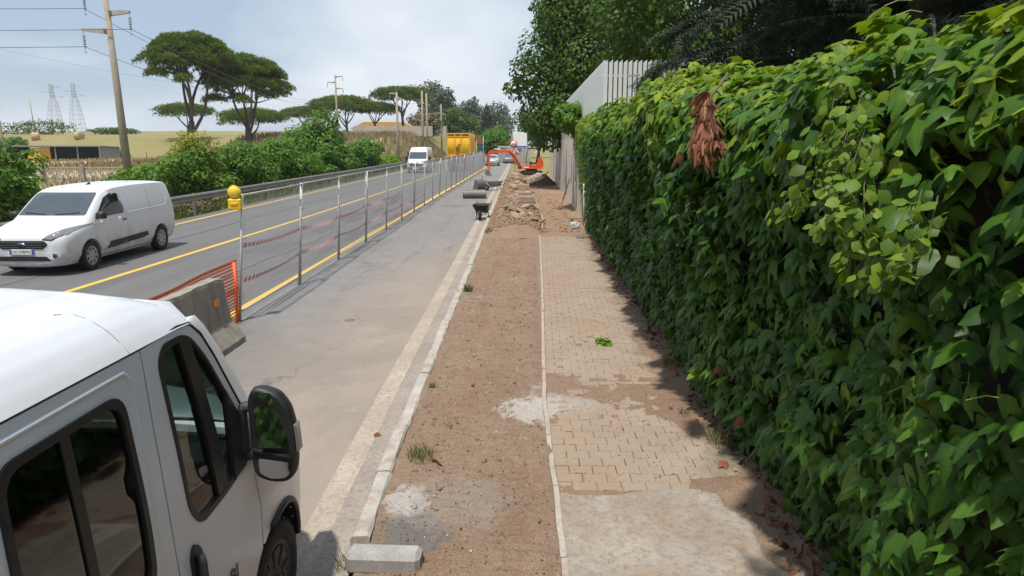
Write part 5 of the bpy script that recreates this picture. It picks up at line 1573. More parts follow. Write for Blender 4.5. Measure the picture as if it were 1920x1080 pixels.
for sg, wy in ((1, 'r'), (-1, 'l')):
    dr = sk.patch('front_door', [(-.20, .42), (-.20, 1.06), (-1.50, 1.10), (-1.54, .42)], wy, M['white_paint'], dv, .002, .09, .01)
    sk.patch('door_window', rounded([(-.28, 1.14), (-1.42, 1.165), (-1.44, 1.30), (-1.36, 1.64), (-1.06, 1.65), (-.82, 1.57), (-.42, 1.24)], .035), wy, M['darkglass'], dv, .005)
    mb = MB()
    for ln in ([(-.20, .40), (-.22, 1.0), (-.30, 1.12)], [(-1.53, .42), (-1.50, 1.1), (-1.42, 1.68)], [(-.20, .40), (-1.53, .40)], [(-2.62, 1.12), (-2.64, 1.68)]): sk.line(mb, ln, wy, .0035)
    tag(mb.build('panel_gaps', M['greyp'], dv), kind='stuff')
    sk.patch('side_moulding', [(-.60, .40), (-.74, .555), (-2.36, .60), (-2.42, .50), (-2.22, .47), (-1.9, .455), (-.70, .40)], wy, M['blackp'], dv, .010, .09)
    sk.patch('door_handle', rounded([(-1.32, .99), (-1.46, .995), (-1.46, 1.025), (-1.32, 1.02)], .01), wy, M['blackp'], dv, .02, .06, .03)
    mb = MB(); sk.line(mb, [(-1.66, 1.16), (-2.5, 1.18), (-3.35, 1.20), (-3.50, 1.26), (-3.52, 1.40)], wy, .010, -.003); mb.build('pressed_crease', M['white_paint'], dv)
    sk.patch('sill', [(-.42, .215), (-2.65, .215), (-2.65, .28), (-.42, .28)], wy, M['blackp'], dv, .006, .1)
    sk.patch('headlight', rounded([(sg * .44, .81), (sg * .64, .79), (sg * .85, .89), (sg * .905, 1.05), (sg * .74, 1.0), (sg * .56, .90)], .02), 'f', M['lampglass'], dv, .008, .05)
    sk.patch('headlight_trim', rounded([(sg * .44, .80), (sg * .62, .775), (sg * .80, .87), (sg * .80, .90), (sg * .62, .80), (sg * .46, .822)], .01), 'f', M['blackp'], dv, .009, .05)
    mb = MB(); p, n = sk.hit(sg * .66, .46, 'f'); mb.lathe([(0, .014), (.045, .014), (.05, .0), (.05, -.03)], 16, (p.x, p.y, p.z), 'y'); mb.build('fog_lamp', M['greyp'], dv)
    sk.patch('fog_surround', [(sg * .50, .50), (sg * .78, .54), (sg * .78, .40), (sg * .56, .385)], 'f', M['white_paint'], dv, .006, .05)
    mb = MB(); shell(mb, rounded([(-.10, -.085), (.11, -.07), (.12, .06), (.0, .10), (-.10, .07)], .04), [(-.40, .7, sg * 1.01, 1.205), (-.38, 1, sg * 1.01, 1.205), (-.32, 1.0, sg * 1.01, 1.205), (-.27, .75, sg * 1.0, 1.205), (-.25, .4, sg * .99, 1.2)]); mb.tube([(sg * .88, -.36, 1.13), (sg * .97, -.33, 1.17)], .03, 8); mb.build('door_mirror', M['blackp'], dv)
    sk.patch('rear_lamp', rounded([(sg * .70, 1.0), (sg * .80, 1.0), (sg * .74, 1.45), (sg * .66, 1.45)], .02), 'b', M['redlamp'], dv, .01)
    for cy in (0, -3.06): wheel(dv, sg * .815, cy, .33, .205, sg)
grl = sk.patch('grille', rounded([(-.48, .78), (.48, .78), (.565, .70), (.45, .605), (-.45, .605), (-.565, .70)], .05), 'f', M['blackp'], dv, .008, .06)
mb = MB()
for z in (.64, .685, .735): mb.tube([tuple(sk.hit(x, z, 'f')[0] + Vector((0, .016, 0))) for x in np.linspace(-.46, .46, 9)], .010, 6)
mb.build('grille_slats', M['greyp'], grl)
sk.patch('lower_grille', rounded([(-.50, .445), (.50, .445), (.60, .345), (-.60, .345)], .03), 'f', M['blackp'], dv, .008, .06)
p, n = sk.hit(0, .715, 'f'); mb = MB(); mb.lathe([(.0, .022), (.8, .020), (1.0, .0)], 24, (0, 0, 0), 'y'); o = mb.build('badge', M['chrome'], dv, (0, p.y + .018, .705)); o.scale = (.095, 1, .040)
mb = MB(); mb.lathe([(.0, .004), (.98, .002), (1.0, .0)], 24, (0, 0, 0), 'y'); b2 = mb.build('badge_field', M['blueoval'], dv, (0, p.y + .040, .705)); b2.scale = (.082, 1, .032)
textmesh('badge_script', 'Ford', .042, M['chrome'], dv, (0, p.y + .046, .706), (R(90), 0, R(180)), .001)
p, n = sk.hit(0, .55, 'f'); mb = MB(); mb.box((0, 0, 0), (.52, .018, .112), bev=.004); plate = mb.build('number_plate', M['plate'], dv, (0, p.y + .022, .545))
for sx in (-1, 1):
    mb = MB(); mb.box((sx * .238, .0095, 0), (.046, .004, .11)); mb.build('plate_band', M['plateblue'], plate)
textmesh('plate_text', 'GC·598MN', .082, M['ink'], plate, (0, .0105, 0), (R(90), 0, R(180)), .0006)
mb = MB(); mb.tube([(.25, -.98, 1.76), (.25, -1.08, 1.98)], .004, 5); mb.build('aerial', M['blackp'], dv)
mb = MB(); mb.add([(-.02, -1.5, 1.83), (.02, -1.5, 1.83), (.02, -1.66, 1.83), (-.02, -1.66, 1.83), (0, -1.64, 1.90)], [(0, 1, 4), (1, 2, 4), (2, 3, 4), (3, 0, 4)]); mb.build('roof_fin', M['blackp'], dv)
for sg in (1, -1):
    mb = MB(); q = [sk.hit(x, z, 'f')[0] + Vector((0, .012, .008)) for x, z in ((sg * .10, 1.225), (sg * .35, 1.25), (sg * .62, 1.27))]; mb.tube(q, .008, 5); mb.build('wiper', M['blackp'], dv)

# ---- high-roof van farther along ------------------------------------------------------------------
hv = empty('high_roof_van', (-10.72, 69.2, 0), R(180), label='white high-roof van with black bumper approaching in the distance', cat='van')
rows = [(.96, .40, .50, .60, .62, .78, .60, .84, .5, .88), (.90, .30, .74, .62, .88, .84, .85, .96, .72, 1.02), (.70, .28, .86, .66, .98, .92, .96, 1.06, .82, 1.12), (.30, .28, .90, .70, 1.02, 1.0, 1.0, 1.16, .88, 1.25),
        (.10, .28, .90, .72, 1.025, 1.05, 1.01, 1.26, .90, 1.34), (-.30, .28, .90, .74, 1.025, 1.15, 1.01, 1.66, .90, 1.75), (-.66, .28, .90, .74, 1.025, 1.2, 1.01, 2.02, .88, 2.14), (-.85, .28, .90, .74, 1.025, 1.25, 1.01, 2.22, .84, 2.36), (-1.2, .28, .90, .74, 1.025, 1.3, 1.01, 2.36, .82, 2.50),
        (-4.3, .28, .90, .74, 1.025, 1.3, 1.01, 2.36, .82, 2.50), (-4.5, .32, .88, .74, 1.0, 1.3, .99, 2.30, .80, 2.42)]
bme = loft_body(rows, [(0, .36, .42), (-3.45, .36, .42)], M['white_paint'], .08); link('body', bme, hv); sk = Skin(bme)
sk.patch('windscreen', rounded([(-.86, 1.36), (.86, 1.36), (.82, 2.02), (-.82, 2.02)], .06), 'f', M['windscreen'], hv, .005, .12)
sk.patch('bumper', [(-.92, .32), (.92, .32), (.92, .58), (-.92, .58)], 'f', M['blackp'], hv, .01, .12)
sk.patch('grille', [(-.55, .66), (.55, .66), (.66, .90), (-.66, .90)], 'f', M['blackp'], hv, .01, .12)
p, n = sk.hit(0, .5, 'f'); mb = MB(); mb.box((0, p.y + .03, .47), (.52, .02, .11)); mb.build('number_plate', M['plate'], hv)
for sg, wy in ((1, 'r'), (-1, 'l')):
    sk.patch('headlight', rounded([(sg * .66, .86), (sg * .94, .90), (sg * .94, 1.16), (sg * .76, 1.06)], .04), 'f', M['lampglass'], hv, .01, .1)
    sk.patch('door_window', rounded([(-.28, 1.28), (-1.05, 1.28), (-1.05, 1.98), (-.72, 1.98), (-.40, 1.5)], .06), wy, M['darkglass'], hv, .006, .12)
    mb = MB(); mb.box((sg * 1.16, -.25, 1.40), (.2, .12, .46), bev=.04); mb.tube([(sg * .99, -.28, 1.4), (sg * 1.08, -.25, 1.4)], .04, 6); mb.build('door_mirror', M['blackp'], hv)
    for cy in (0, -3.45): wheel(hv, sg * .89, cy, .345, .215, sg)

# ---- yellow truck seen from behind ---------------------------------------------------------------
M['truckyellow'] = pmat('truck_yellow_paint', (.80, .43, .012), .45, var=.10, scale=1.2, c2=(.42, .22, .05), wear=(.60, .78))
M['truckbrown'] = pmat('truck_chassis', (.10, .065, .060), .8, var=.3, scale=3)
tk = empty('yellow_truck', (-6.95, 72.0, 0), label='yellow box-bodied truck with brown chassis seen from behind in the near lane', cat='truck')
mb = MB(); mb.box((0, 3.6, 2.66), (2.36, 7.0, 2.3), bev=.05); body = mb.build('box_body', M['truckyellow'], tk)
mb = MB()
for x in (-1.15, -.38, .30, 1.15): mb.box((x, .02, 2.66), (.09, .14, 2.40))
for z in (3.84, 3.56, 1.52): mb.box((0, .03, z), (2.40, .12, .10))
mb.box((0, .02, 1.66), (2.40, .10, .16)); mb.build('tailgate_frame', M['truckyellow'], body)
for (xa, xb) in ((-1.09, -.44), (-.32, .24), (.36, 1.09)):
    mb = MB()
    for k in range(7):                                  # bellied tailgate panel
        z0 = 1.75 + 1.76 * k / 7; z1 = 1.75 + 1.76 * (k + 1) / 7; b0 = .06 - .20 * math.sin(math.pi * k / 7); b1 = .06 - .20 * math.sin(math.pi * (k + 1) / 7)
        mb.add([(xa, b0, z0), (xb, b0, z0), (xb, b1, z1), (xa, b1, z1)], [(0, 1, 2, 3)], 0, True)
        mb.add([(xa, b0, z0), (xa, b1, z1), (xa, .08, z1), (xa, .08, z0)], [(0, 1, 2, 3)]); mb.add([(xb, b0, z0), (xb, b1, z1), (xb, .08, z1), (xb, .08, z0)], [(3, 2, 1, 0)])
    mb.build('tailgate_panel', M['truckyellow'], body)
    mb = MB(); mb.box(((xa + xb) / 2, .015, 3.70), (xb - xa - .06, .06, .13)); mb.build('vent_slot', M['ink'], body)
for y in (1.6, 3.2, 4.8, 6.4):
    mb = MB(); mb.box((1.20, y, 2.66), (.06, .12, 2.25)); mb.box((-1.20, y, 2.66), (.06, .12, 2.25)); mb.build('side_rib', M['truckyellow'], body)
# the brown looped emblem with a plume on the tailgate
mb = MB(); M['emblem'] = pmat('brown_emblem', (.14, .055, .012), .6, var=.15)
for pts_, r_ in (([(-.10, 2.58), (-.22, 2.40), (-.16, 2.18), (0, 2.12), (.10, 2.24), (.06, 2.42), (-.08, 2.46), (-.14, 2.34), (-.04, 2.26)], .028), ([(-.02, 2.60), (.08, 2.74), (.20, 2.86), (.12, 2.72), (.20, 2.70), (.06, 2.58)], .03), ([(-.20, 2.12), (-.10, 2.02), (.04, 2.06)], .02), ([(.10, 2.44), (.16, 2.52), (.08, 2.56)], .022)):
    mb.tube([(x - .02, -.06 - .08 * math.sin(math.pi * (z - 1.75) / 1.76), z) for x, z in pts_], r_, 6)
mb.build('emblem', M['emblem'], body)
mb = MB(); mb.lathe([(0, -.06), (.09, -.05), (.12, 0), (.12, .05)], 16, (-.16, -.05, 1.72), 'y'); mb.build('beacon', M['redlamp'], body)
mb = MB(); mb.box((-.2, -.03, 1.50), (.16, .04, .2)); mb.build('marker_plate', M['truckyellow'], body)
mb = MB(); mb.box((-.42, 3.4, 1.05), (.12, 7.0, .3)); mb.box((.42, 3.4, 1.05), (.12, 7.0, .3)); mb.box((0, .12, .98), (2.2, .10, .30)); mb.box((0, 1.2, 1.2), (2.0, .1, .2)); mb.build('chassis', M['truckbrown'], tk)
mb = MB(); mb.box((0, .05, .56), (2.1, .12, .14)); mb.box((-.7, .12, .78), (.08, .08, .4)); mb.box((.7, .12, .78), (.08, .08, .4)); mb.build('underrun_bar', M['truckbrown'], tk)
for x in (-.85, .85):
    mb = MB(); mb.box((x, .04, .92), (.36, .06, .16)); mb.build('rear_lamp', M['redlamp'], tk)
for x in (-.82, .82):
    mb = MB(); mb.box((x, .35, .52), (.5, .03, .62)); mb.build('mudflap', M['blackp'], tk)
    for y in (1.1, 2.4, 6.6): wheel(tk, x, y, .50, .46, 1 if x > 0 else -1)
mb = MB(); mb.box((0, 8.0, 1.9), (2.3, 1.7, 2.3), bev=.12); mb.build('cab', M['truckyellow'], tk)
mb = MB(); mb.box((.1, .08, .68), (.5, .03, .12)); mb.build('number_plate', M['plate'], tk)

# ---- far parked cars ---------------------------------------------------------------------------------
def car(name, label, loc, rz, mat, group='cars parked beyond the works'):
    c = empty(name, loc, rz, label, 'car', group)
    rows = [(.80, .34, .40, .46, .50, .56, .48, .62, .4, .66), (.74, .22, .62, .48, .74, .62, .72, .70, .6, .75), (.5, .18, .72, .52, .84, .72, .82, .82, .70, .88), (.0, .18, .76, .55, .865, .80, .85, .90, .74, .97), (-.2, .18, .76, .56, .87, .84, .855, .98, .74, 1.04), (-.8, .18, .76, .56, .87, .88, .855, 1.32, .62, 1.40),
            (-1.3, .18, .76, .56, .87, .90, .855, 1.40, .58, 1.47), (-2.3, .18, .76, .56, .87, .92, .855, 1.38, .57, 1.44), (-2.95, .2, .76, .56, .86, .94, .84, 1.15, .60, 1.2), (-3.15, .26, .7, .56, .8, .8, .76, .92, .6, .96)]
    bme = loft_body(rows, [(0, .3, .34), (-2.5, .3, .34)], mat, .12); link('body', bme, c); sk = Skin(bme)
    sk.patch('windscreen', [(-.66, 1.02), (.66, 1.02), (.54, 1.34), (-.54, 1.34)], 'f', M['windscreen'], c, .005, .15)
    sk.patch('rear_window', [(-.6, 1.0), (.6, 1.0), (.5, 1.3), (-.5, 1.3)], 'b', M['windscreen'], c, .005, .15)
    for sg, wy in ((1, 'r'), (-1, 'l')):
        sk.patch('side_window', [(-.5, .98), (-2.6, 1.0), (-2.4, 1.32), (-1.2, 1.36), (-.85, 1.28)], wy, M['darkglass'], c, .005, .15)
        sk.patch('headlight', [(sg * .5, .62), (sg * .74, .66), (sg * .74, .76), (sg * .56, .72)], 'f', M['lampglass'], c, .006, .1)
        for cy in (0, -2.5): wheel(c, sg * .77, cy, .30, .19, sg)
    return c
M['silver'] = paint('silver_car_paint', (.42, .43, .44), .1)
M['bluegrey'] = paint('blue_grey_car_paint', (.12, .15, .20), .1)
car('parked_car', 'silver hatchback parked on the shoulder beyond the excavator arm', (-4.5, 92, 0), R(180), M['silver'])
car('parked_car', 'dark blue grey car parked behind the silver hatchback', (-2.6, 104, 0), R(180), M['bluegrey'])
car('parked_car', 'white car half hidden behind the high-roof van', (-12.2, 84.5, 0), R(180), M['white_paint'])
# ================================================================== SITE FENCE, BARRIER, PLANT AND TOOLS
M['galv'] = pmat('galvanised_steel', (.46, .465, .46), .5, .2, var=.16, scale=6, c2=(.20, .19, .175), wear=(.60, .78))
M['wire'] = pmat('mesh_wire', (.36, .365, .365), .55, .2, var=.1)
M['whitep'] = pmat('white_plastic', (.82, .82, .80), .5, var=.05)
M['redtape'] = pmat('red_tape', (.72, .06, .09), .5, var=.08)
M['orange'] = pmat('orange_net_plastic', (.92, .16, .045), .5, var=.1)
# ---- fence panels: two posts, two rails, wire mesh, a small plate
PLEN = 3.02
def fence_panel(seed, label):
    r = random.Random(seed)
    root = empty('site_fence', label=label, cat='fence', group='site fence panels beside the road')
    H = 2.05
    for y in (.03, PLEN - .03):
        mb = MB(); mb.tube([(0, y, -.02), (0, y, H)], .021, 8); mb.build('post', M['galv'], root)
    for z in (.16, H - .02):
        mb = MB(); mb.tube([(0, .04, z), (0, PLEN - .04, z)], .017 if z > 1 else .014, 6); mb.build('rail', M['galv'], root)
    mb = MB()
    for k in range(1, 60):
        y = .03 + (PLEN - .06) * k / 60; mb.tube([(0, y, .16), (0, y, H - .03)], .0021, 3, cap=False, smooth=False)
    for k in range(1, 8):
        z = .16 + (H - .18) * k / 8; mb.tube([(.002, .04, z), (.002, PLEN - .04, z)], .0021, 3, cap=False, smooth=False)
    tag(mb.build('wire_mesh', M['wire'], root), kind='stuff')
    mb = MB(); mb.box((.012, PLEN - .17, 1.68), (.006, .20, .15)); mb.build('name_plate', M['whitep'], root)
    mb = MB(); mb.box((0, PLEN + .0, 1.55), (.06, .07, .05), bev=.008); mb.build('clamp', M['galv'], root)
    return root
src = fence_panel(1, 'nearest mesh fence panel, carrying the yellow warning lamp')
PANELS = []
y = 10.72; k = 0
names = ['second', 'third', 'fourth', 'fifth', 'sixth', 'seventh', 'eighth', 'ninth', 'tenth', 'eleventh', 'twelfth', 'thirteenth', 'fourteenth', 'fifteenth', 'sixteenth', 'seventeenth', 'eighteenth', 'nineteenth', 'twentieth', 'twenty-first', 'twenty-second']
while y < 76:
    x0, x1 = float(FENCE(y)), float(FENCE(y + 3.07))
    o = src if k == 0 else copy_tree(src, label='%s mesh fence panel along the road, counted from the warning lamp' % names[k - 1])
    o.location = (x0, y, 0.0)
    lean = (.095, .065, .05, .055, .045)[k] if k < 5 else .03 + .02 * math.sin(k * 2.3)
    o.rotation_euler = (0, lean, math.atan2(-(x1 - x0), 3.07))
    PANELS.append(o); y += 3.07; k += 1
# a cross run that closes the site off at the far end
for i in range(2):
    o = copy_tree(src, label='%s panel of the fence run that closes the site at the far end' % ('left' if i == 0 else 'right')); o.location = (-4.7 + i * 3.05, 97, 0); o.rotation_euler = (0, 0, R(-90))
# ---- yellow warning lamp on the first post
M['lampyellow'] = pmat('yellow_lamp_plastic', (.80, .48, .01), .35, var=.08)
_t = NT('yellow_lens'); _n = _t.voro(_t.obj(), 60); _t.set(col=(.86, .60, .02), rough=.12, spec=.7, coat=.6, nrm=_t.bump(_n, .6, .01)); M['lens'] = _t.mat
wl = empty('warning_lamp', (-4.52, 10.66, 1.78), label='yellow site warning lamp hung on the first fence post', cat='warning lamp')
mb = MB(); mb.box((0, 0, .09), (.20, .09, .17), bev=.02); mb.box((0, -.05, .10), (.11, .02, .035), bev=.006); cs = mb.build('battery_case', M['lampyellow'], wl)
mb = MB(); mb.lathe([(0, -.062), (.05, -.058), (.085, -.035), (.096, -.0), (.096, .0), (.085, .035), (.05, .058), (0, .062)], 24, (0, 0, .275), 'y'); mb.build('lens', M['lens'], wl)
mb = MB(); mb.lathe([(.096, -.012), (.102, -.012), (.102, .012), (.096, .012)], 24, (0, 0, .275), 'y'); mb.box((0, 0, .365), (.05, .04, .03), bev=.008); mb.build('lens_ring', M['lampyellow'], wl)
wl.rotation_euler = (0, 0, R(8)); wl.location = (-4.50, 10.66, 1.80)
# ---- red and white barrier tape, two runs threaded along the fence
def tape(label, pts):
    root = empty('barrier_tape', pts[0], label=label, cat='barrier tape', group='barrier tapes on the fence')
    P0 = Vector(pts[0]); fine = []
    for i in range(len(pts) - 1):
        a, b = Vector(pts[i]), Vector(pts[i + 1]); n = max(2, int((b - a).length / .085)); L = (b - a).length
        for k in range(n): t = k / n; fine.append(a.lerp(b, t) - Vector((0, 0, .05 * L / 3 * 4 * t * (1 - t))) - P0)
    for col_, nm in ((0, 'white_stripes'), (1, 'red_stripes')):
        mb = MB()
        for i in range(len(fine) - 1):
            if i % 2 != col_: continue
            a, b = fine[i], fine[i + 1]; tw = .5 * math.sin(i * .09); w = Vector((.034 * math.sin(tw), 0, .034 * math.cos(tw))); sk_ = Vector((0, .03, 0))
            mb.add([a - w - sk_, b - w - sk_, b + w + sk_, a + w + sk_], [(0, 1, 2, 3)])
        tag(mb.build(nm, M['whitep'] if col_ == 0 else M['redtape'], root), kind='stuff')
    return root
tape('upper red and white tape along the site fence', [(-4.52, 10.85, 1.22), (-4.57, 13.9, 1.13), (-4.60, 16.95, 1.05), (-4.64, 20.0, 1.07), (-4.66, 23.1, 1.02), (-4.68, 26.1, 1.08)])
tape('lower red and white tape along the site fence', [(-4.54, 10.8, .66), (-4.60, 13.9, .63), (-4.63, 16.95, .60), (-4.66, 20.0, .55), (-4.70, 23.1, .58), (-4.73, 26.1, .55), (-4.77, 32.3, .52)])
# ---- orange plastic net behind the concrete barrier
net = empty('orange_net', (-4.66, 10.7, 0), label='orange plastic mesh net strung from the first fence post behind the concrete barrier', cat='safety net')
mb = MB()
def net_pt(s, h):   # s metres towards the camera from the post
    sag = .06 * math.sin(min(1, s / 5) * math.pi)
    return (-.10 * min(1, s / 2) + .03 * math.sin(s * 3.1 + h * 2) + .03 * (1 - h), -s, h * (.95 - .02 * s - sag) + .02)
S_ = np.arange(-.12, 6.6, .065)
for r_ in range(19):
    h = r_ / 18; w = .024 if r_ in (0, 9, 10, 18) else .012
    for a, b in zip(S_, S_[1:]):
        p, q = net_pt(a, h), net_pt(b, h); mb.add([(p[0], p[1], p[2] - w), (q[0], q[1], q[2] - w), (q[0], q[1], q[2] + w), (p[0], p[1], p[2] + w)], [(0, 1, 2, 3)])
for s_ in S_:
    for k in range(9):
        p, q = net_pt(s_, k / 9), net_pt(s_, (k + 1) / 9); mb.add([(p[0] + .002, p[1] - .005, p[2]), (p[0] + .002, p[1] + .005, p[2]), (q[0] + .002, q[1] + .005, q[2]), (q[0] + .002, q[1] - .005, q[2])], [(0, 1, 2, 3)])
mb.build('net_mesh', M['orange'], net)
mb = MB(); mb.tube([(.03, 0, 0), (.05, 0, .97)], .028, 6); mb.build('wrapped_edge', M['orange'], net)
# ---- concrete barrier with a chipped end
def mat_barrier():
    t = NT('barrier_concrete'); p = t.pos(); s = t.sep(p)
    n1 = t.noise(p, 2.4, 7, .68, .3); n2 = t.noise(p, 45, 4, .7); st = t.noise(t.mapping(p, (2, 3, .35)), 2.0, 6, .7)
    col = t.mix(t.ramp(n1, (.3, 0.), (.7, 1.)), (.26, .235, .19), (.40, .365, .305))
    col = t.mix(t.ramp(st, (.48, 0.), (.7, .65)), col, (.135, .122, .095))
    col = t.mix(t.ramp(n2, (.3, .5), (.55, 0.)), col, (.12, .11, .09))
    return t.set(col=col, rough=.93, spec=.2, nrm=t.bump(t.math('ADD', n1, n2), .5, .015))
M['barrier'] = mat_barrier()
def jersey(label, y0, y1, end_chip):
    root = empty('concrete_barrier', (-4.36, (y0 + y1) / 2, 0), label=label, cat='concrete barrier', group='concrete barriers along the road')
    prof_ = [(-.30, 0), (-.30, .08), (-.13, .34), (-.085, .92), (-.075, .97), (.075, .97), (.085, .92), (.13, .34), (.30, .08), (.30, 0)]
    r = random.Random(2); n = 40; vs = []; fs = []
    for i in range(n + 1):
        y = y0 + (y1 - y0) * i / n
        for k, (x, z) in enumerate(prof_):
            yy_ = y
            if i == n and end_chip: yy_ -= (.02 + .09 * r.random()) * (1.0 if z > .6 else .35) + (.10 if z > .9 else 0)
            jz = r.uniform(-.012, .006) if z > .9 else 0
            if end_chip and z > .9 and i > n - 3: jz -= .03 * r.random() + (.05 if i == n else 0)
            vs.append((x + r.uniform(-.004, .004), yy_ - (y0 + y1) / 2, max(0, z + jz)))
    m_ = len(prof_)
    for i in range(n):
        for k in range(m_ - 1): a = i * m_ + k; fs.append((a, a + 1, a + m_ + 1, a + m_))
    fs += [tuple(range(m_)), tuple(range(n * m_, (n + 1) * m_))[::-1]]
    mb = MB(); mb.add(vs, fs); mb.build('block', M['barrier'], root)
    return root
jb = jersey('chipped concrete barrier block at the start of the site fence', 5.5, 9.62, True)
mb = MB(); mb.box((.118, 1.62, .66), (.012, .13, .085), rot=(0, R(-4), 0)); mb.build('reflector', M['amber'], jb)
jersey('concrete barrier block hidden behind the parked van', -1.0, 5.3, False)

# ---- guard rail on the far verge
M['rail'] = pmat('weathered_rail_steel', (.235, .225, .205), .6, .3, var=.25, scale=3, c2=(.14, .105, .08), wear=(.54, .74))
gr_ = empty('guard_rail', (-13.35, 36, 0), label='weathered steel guard rail along the far verge', cat='guard rail')
GX = polyx([(-10, -13.2), (24, -13.25), (75, -13.7)])
wprof = [(.0, .50), (.055, .53), (.075, .57), (.055, .61), (.0, .645), (.055, .68), (.075, .72), (.055, .76), (.0, .80)]
y = -6.0; k = 0
while y < 77:
    mb = MB(); vs = []
    for yy_ in (y, y + 4.25):
        for (d_, z) in wprof: vs.append((float(GX(yy_)) + d_ + .004 * (k % 2) + 13.35, yy_ - 36, z + .06))
    n = len(wprof); mb.add(vs, [(i, i + 1, n + i + 1, n + i) for i in range(n - 1)], 0, True); mb.build('rail_section', M['rail'], gr_)
    mb = MB(); mb.box((float(GX(y)) - .06 + 13.35, y - 36 + .1, .42), (.08, .12, .90)); mb.build('post', M['rail'], gr_)
    y += 4.2; k += 1

# ---- small orange excavator
M['exorange'] = pmat('excavator_orange', (.74, .085, .012), .4, var=.1, scale=2, c2=(.35, .07, .03), wear=(.62, .78))
M['exgrey'] = pmat('excavator_dark_grey', (.035, .036, .038), .6, var=.2)
M['steelworn'] = pmat('worn_bucket_steel', (.20, .185, .165), .6, .4, var=.25, scale=5, c2=(.12, .08, .055), wear=(.5, .7))
ex = empty('mini_excavator', (.42, 62.5, .10), label='small orange excavator with its boom reaching over the shoulder', cat='excavator')
for sx in (-1, 1):
    mb = MB(); n = 22; pts = [(.62 * math.cos(a) + (.45 if math.cos(a) > 0 else -.45), .20 + .20 * math.sin(a)) for a in np.linspace(0, 2 * math.pi, n, endpoint=False)]
    mb.prism(pts, 'y', sx * .55 - .15, sx * .55 + .15); tr_ = mb.build('track', M['blackp'], ex)
    mb = MB()
    for k in range(4): mb.lathe([(0, -.17), (.10, -.17), (.10, .17), (0, .17)], 12, (-.5 + k * .33, sx * .55, .16), 'y')
    mb.build('track_rollers', M['exgrey'], tr_)
mb = MB(); mb.box((-1.15, 0, .22), (.10, 1.5, .34), bev=.03); mb.box((-.85, .45, .25), (.6, .08, .10)); mb.box((-.85, -.45, .25), (.6, .08, .10)); mb.build('dozer_blade', M['exorange'], ex)
mb = MB(); mb.box((0, 0, .47), (1.0, .9, .14)); mb.build('undercarriage', M['exgrey'], ex)
mb = MB(); mb.prism([(-.85, .56), (.95, .56), (1.0, .70), (.98, .86), (-.60, .86), (-.88, .74)], 'y', -.68, .68); mb.prism([(.38, .86), (.98, .86), (.98, 1.25), (.84, 1.62), (.70, 1.62), (.46, 1.0)], 'y', -.66, .66); up_ = mb.build('upper_body', M['exorange'], ex)
mb = MB(); mb.box((-.45, -.69, .70), (.5, .01, .10)); mb.build('decal', M['whitep'], up_)
mb = MB(); mb.box((.98, 0, 1.0), (.10, 1.2, .5), bev=.03); mb.build('counterweight', M['exgrey'], ex)
mb = MB()
for sy in (-.58, .58):
    mb.tube([(.72, sy, 1.5), (.72, sy, 2.30)], .035, 8); mb.tube([(-.38, sy, .86), (-.46, sy, 1.5), (-.30, sy, 2.28)], .03, 8); mb.tube([(-.30, sy, 2.28), (.72, sy, 2.30)], .03, 8)
mb.build('canopy_frame', M['exgrey'], ex)
mb = MB(); mb.box((.22, 0, 2.33), (1.25, 1.35, .07), bev=.03); mb.build('canopy_roof', M['exgrey'], ex)
mb = MB(); mb.box((.25, 0, 1.02), (.45, .5, .14), bev=.04); mb.box((.48, 0, 1.32), (.14, .5, .55), bev=.05, rot=(0, R(12), 0)); mb.build('seat', M['seat'], ex)
mb = MB()
for sy in (-.3, -.1, .1, .3): mb.tube([(-.15, sy, .88), (-.22, sy, 1.35)], .015, 6); mb.lathe([(0, -.03), (.03, 0), (0, .04)], 8, (-.22, sy, 1.36))
mb.box((-.05, 0, 1.05), (.2, .9, .3), bev=.05); mb.build('control_levers', M['exgrey'], ex)
def beam(mb, pts, w, hs):
    """curved box beam in the xz plane"""
    n = len(pts); L = []
    for i in range(n):
        a = Vector((pts[max(i - 1, 0)][0], pts[max(i - 1, 0)][1])); b = Vector((pts[min(i + 1, n - 1)][0], pts[min(i + 1, n - 1)][1])); t = (b - a).normalized(); nn = Vector((-t.y, t.x)) * hs[i] / 2
        p = Vector(pts[i]); L.append(((p + nn), (p - nn)))
    vs = []
    for (a, b) in L: vs += [(a.x, -w, a.y), (a.x, w, a.y), (b.x, w, b.y), (b.x, -w, b.y)]
    fs = [(0, 1, 2, 3), tuple(4 * (n - 1) + k for k in (3, 2, 1, 0))]
    for i in range(n - 1):
        for k in range(4): fs.append((4 * i + k, 4 * i + 4 + k, 4 * i + 4 + (k + 1) % 4, 4 * i + (k + 1) % 4))
    mb.add(vs, fs); return mb
mb = MB(); beam(mb, [(-.92, .72), (-1.25, 1.10), (-1.55, 1.62), (-1.90, 1.98), (-2.35, 2.08), (-3.0, 2.02), (-3.62, 1.98)], .10, [.20, .26, .30, .30, .26, .22, .16]); boom = mb.build('boom', M['exorange'], ex)
mb = MB(); beam(mb, [(-3.35, 2.12), (-3.62, 2.02), (-3.80, 1.70), (-3.78, 1.10), (-3.70, .48)], .085, [.14, .30, .26, .20, .13]); stick = mb.build('dipper_arm', M['exorange'], ex)
mb = MB(); mb.tube([(-.98, 0, .60), (-1.35, 0, 1.02)], .055, 10); mb.tube([(-1.35, 0, 1.02), (-1.80, 0, 1.72)], .028, 8); mb.build('boom_ram', M['exgrey'], boom)
mb = MB(); mb.tube([(-2.2, 0, 2.30), (-2.75, 0, 2.30)], .05, 10); mb.tube([(-2.75, 0, 2.30), (-3.35, 0, 2.16)], .026, 8); mb.build('arm_ram', M['exgrey'], boom)
mb = MB(); mb.box((-3.02, 0, 2.26), (.55, .16, .08), bev=.02); mb.build('ram_guard', M['whitep'], boom)
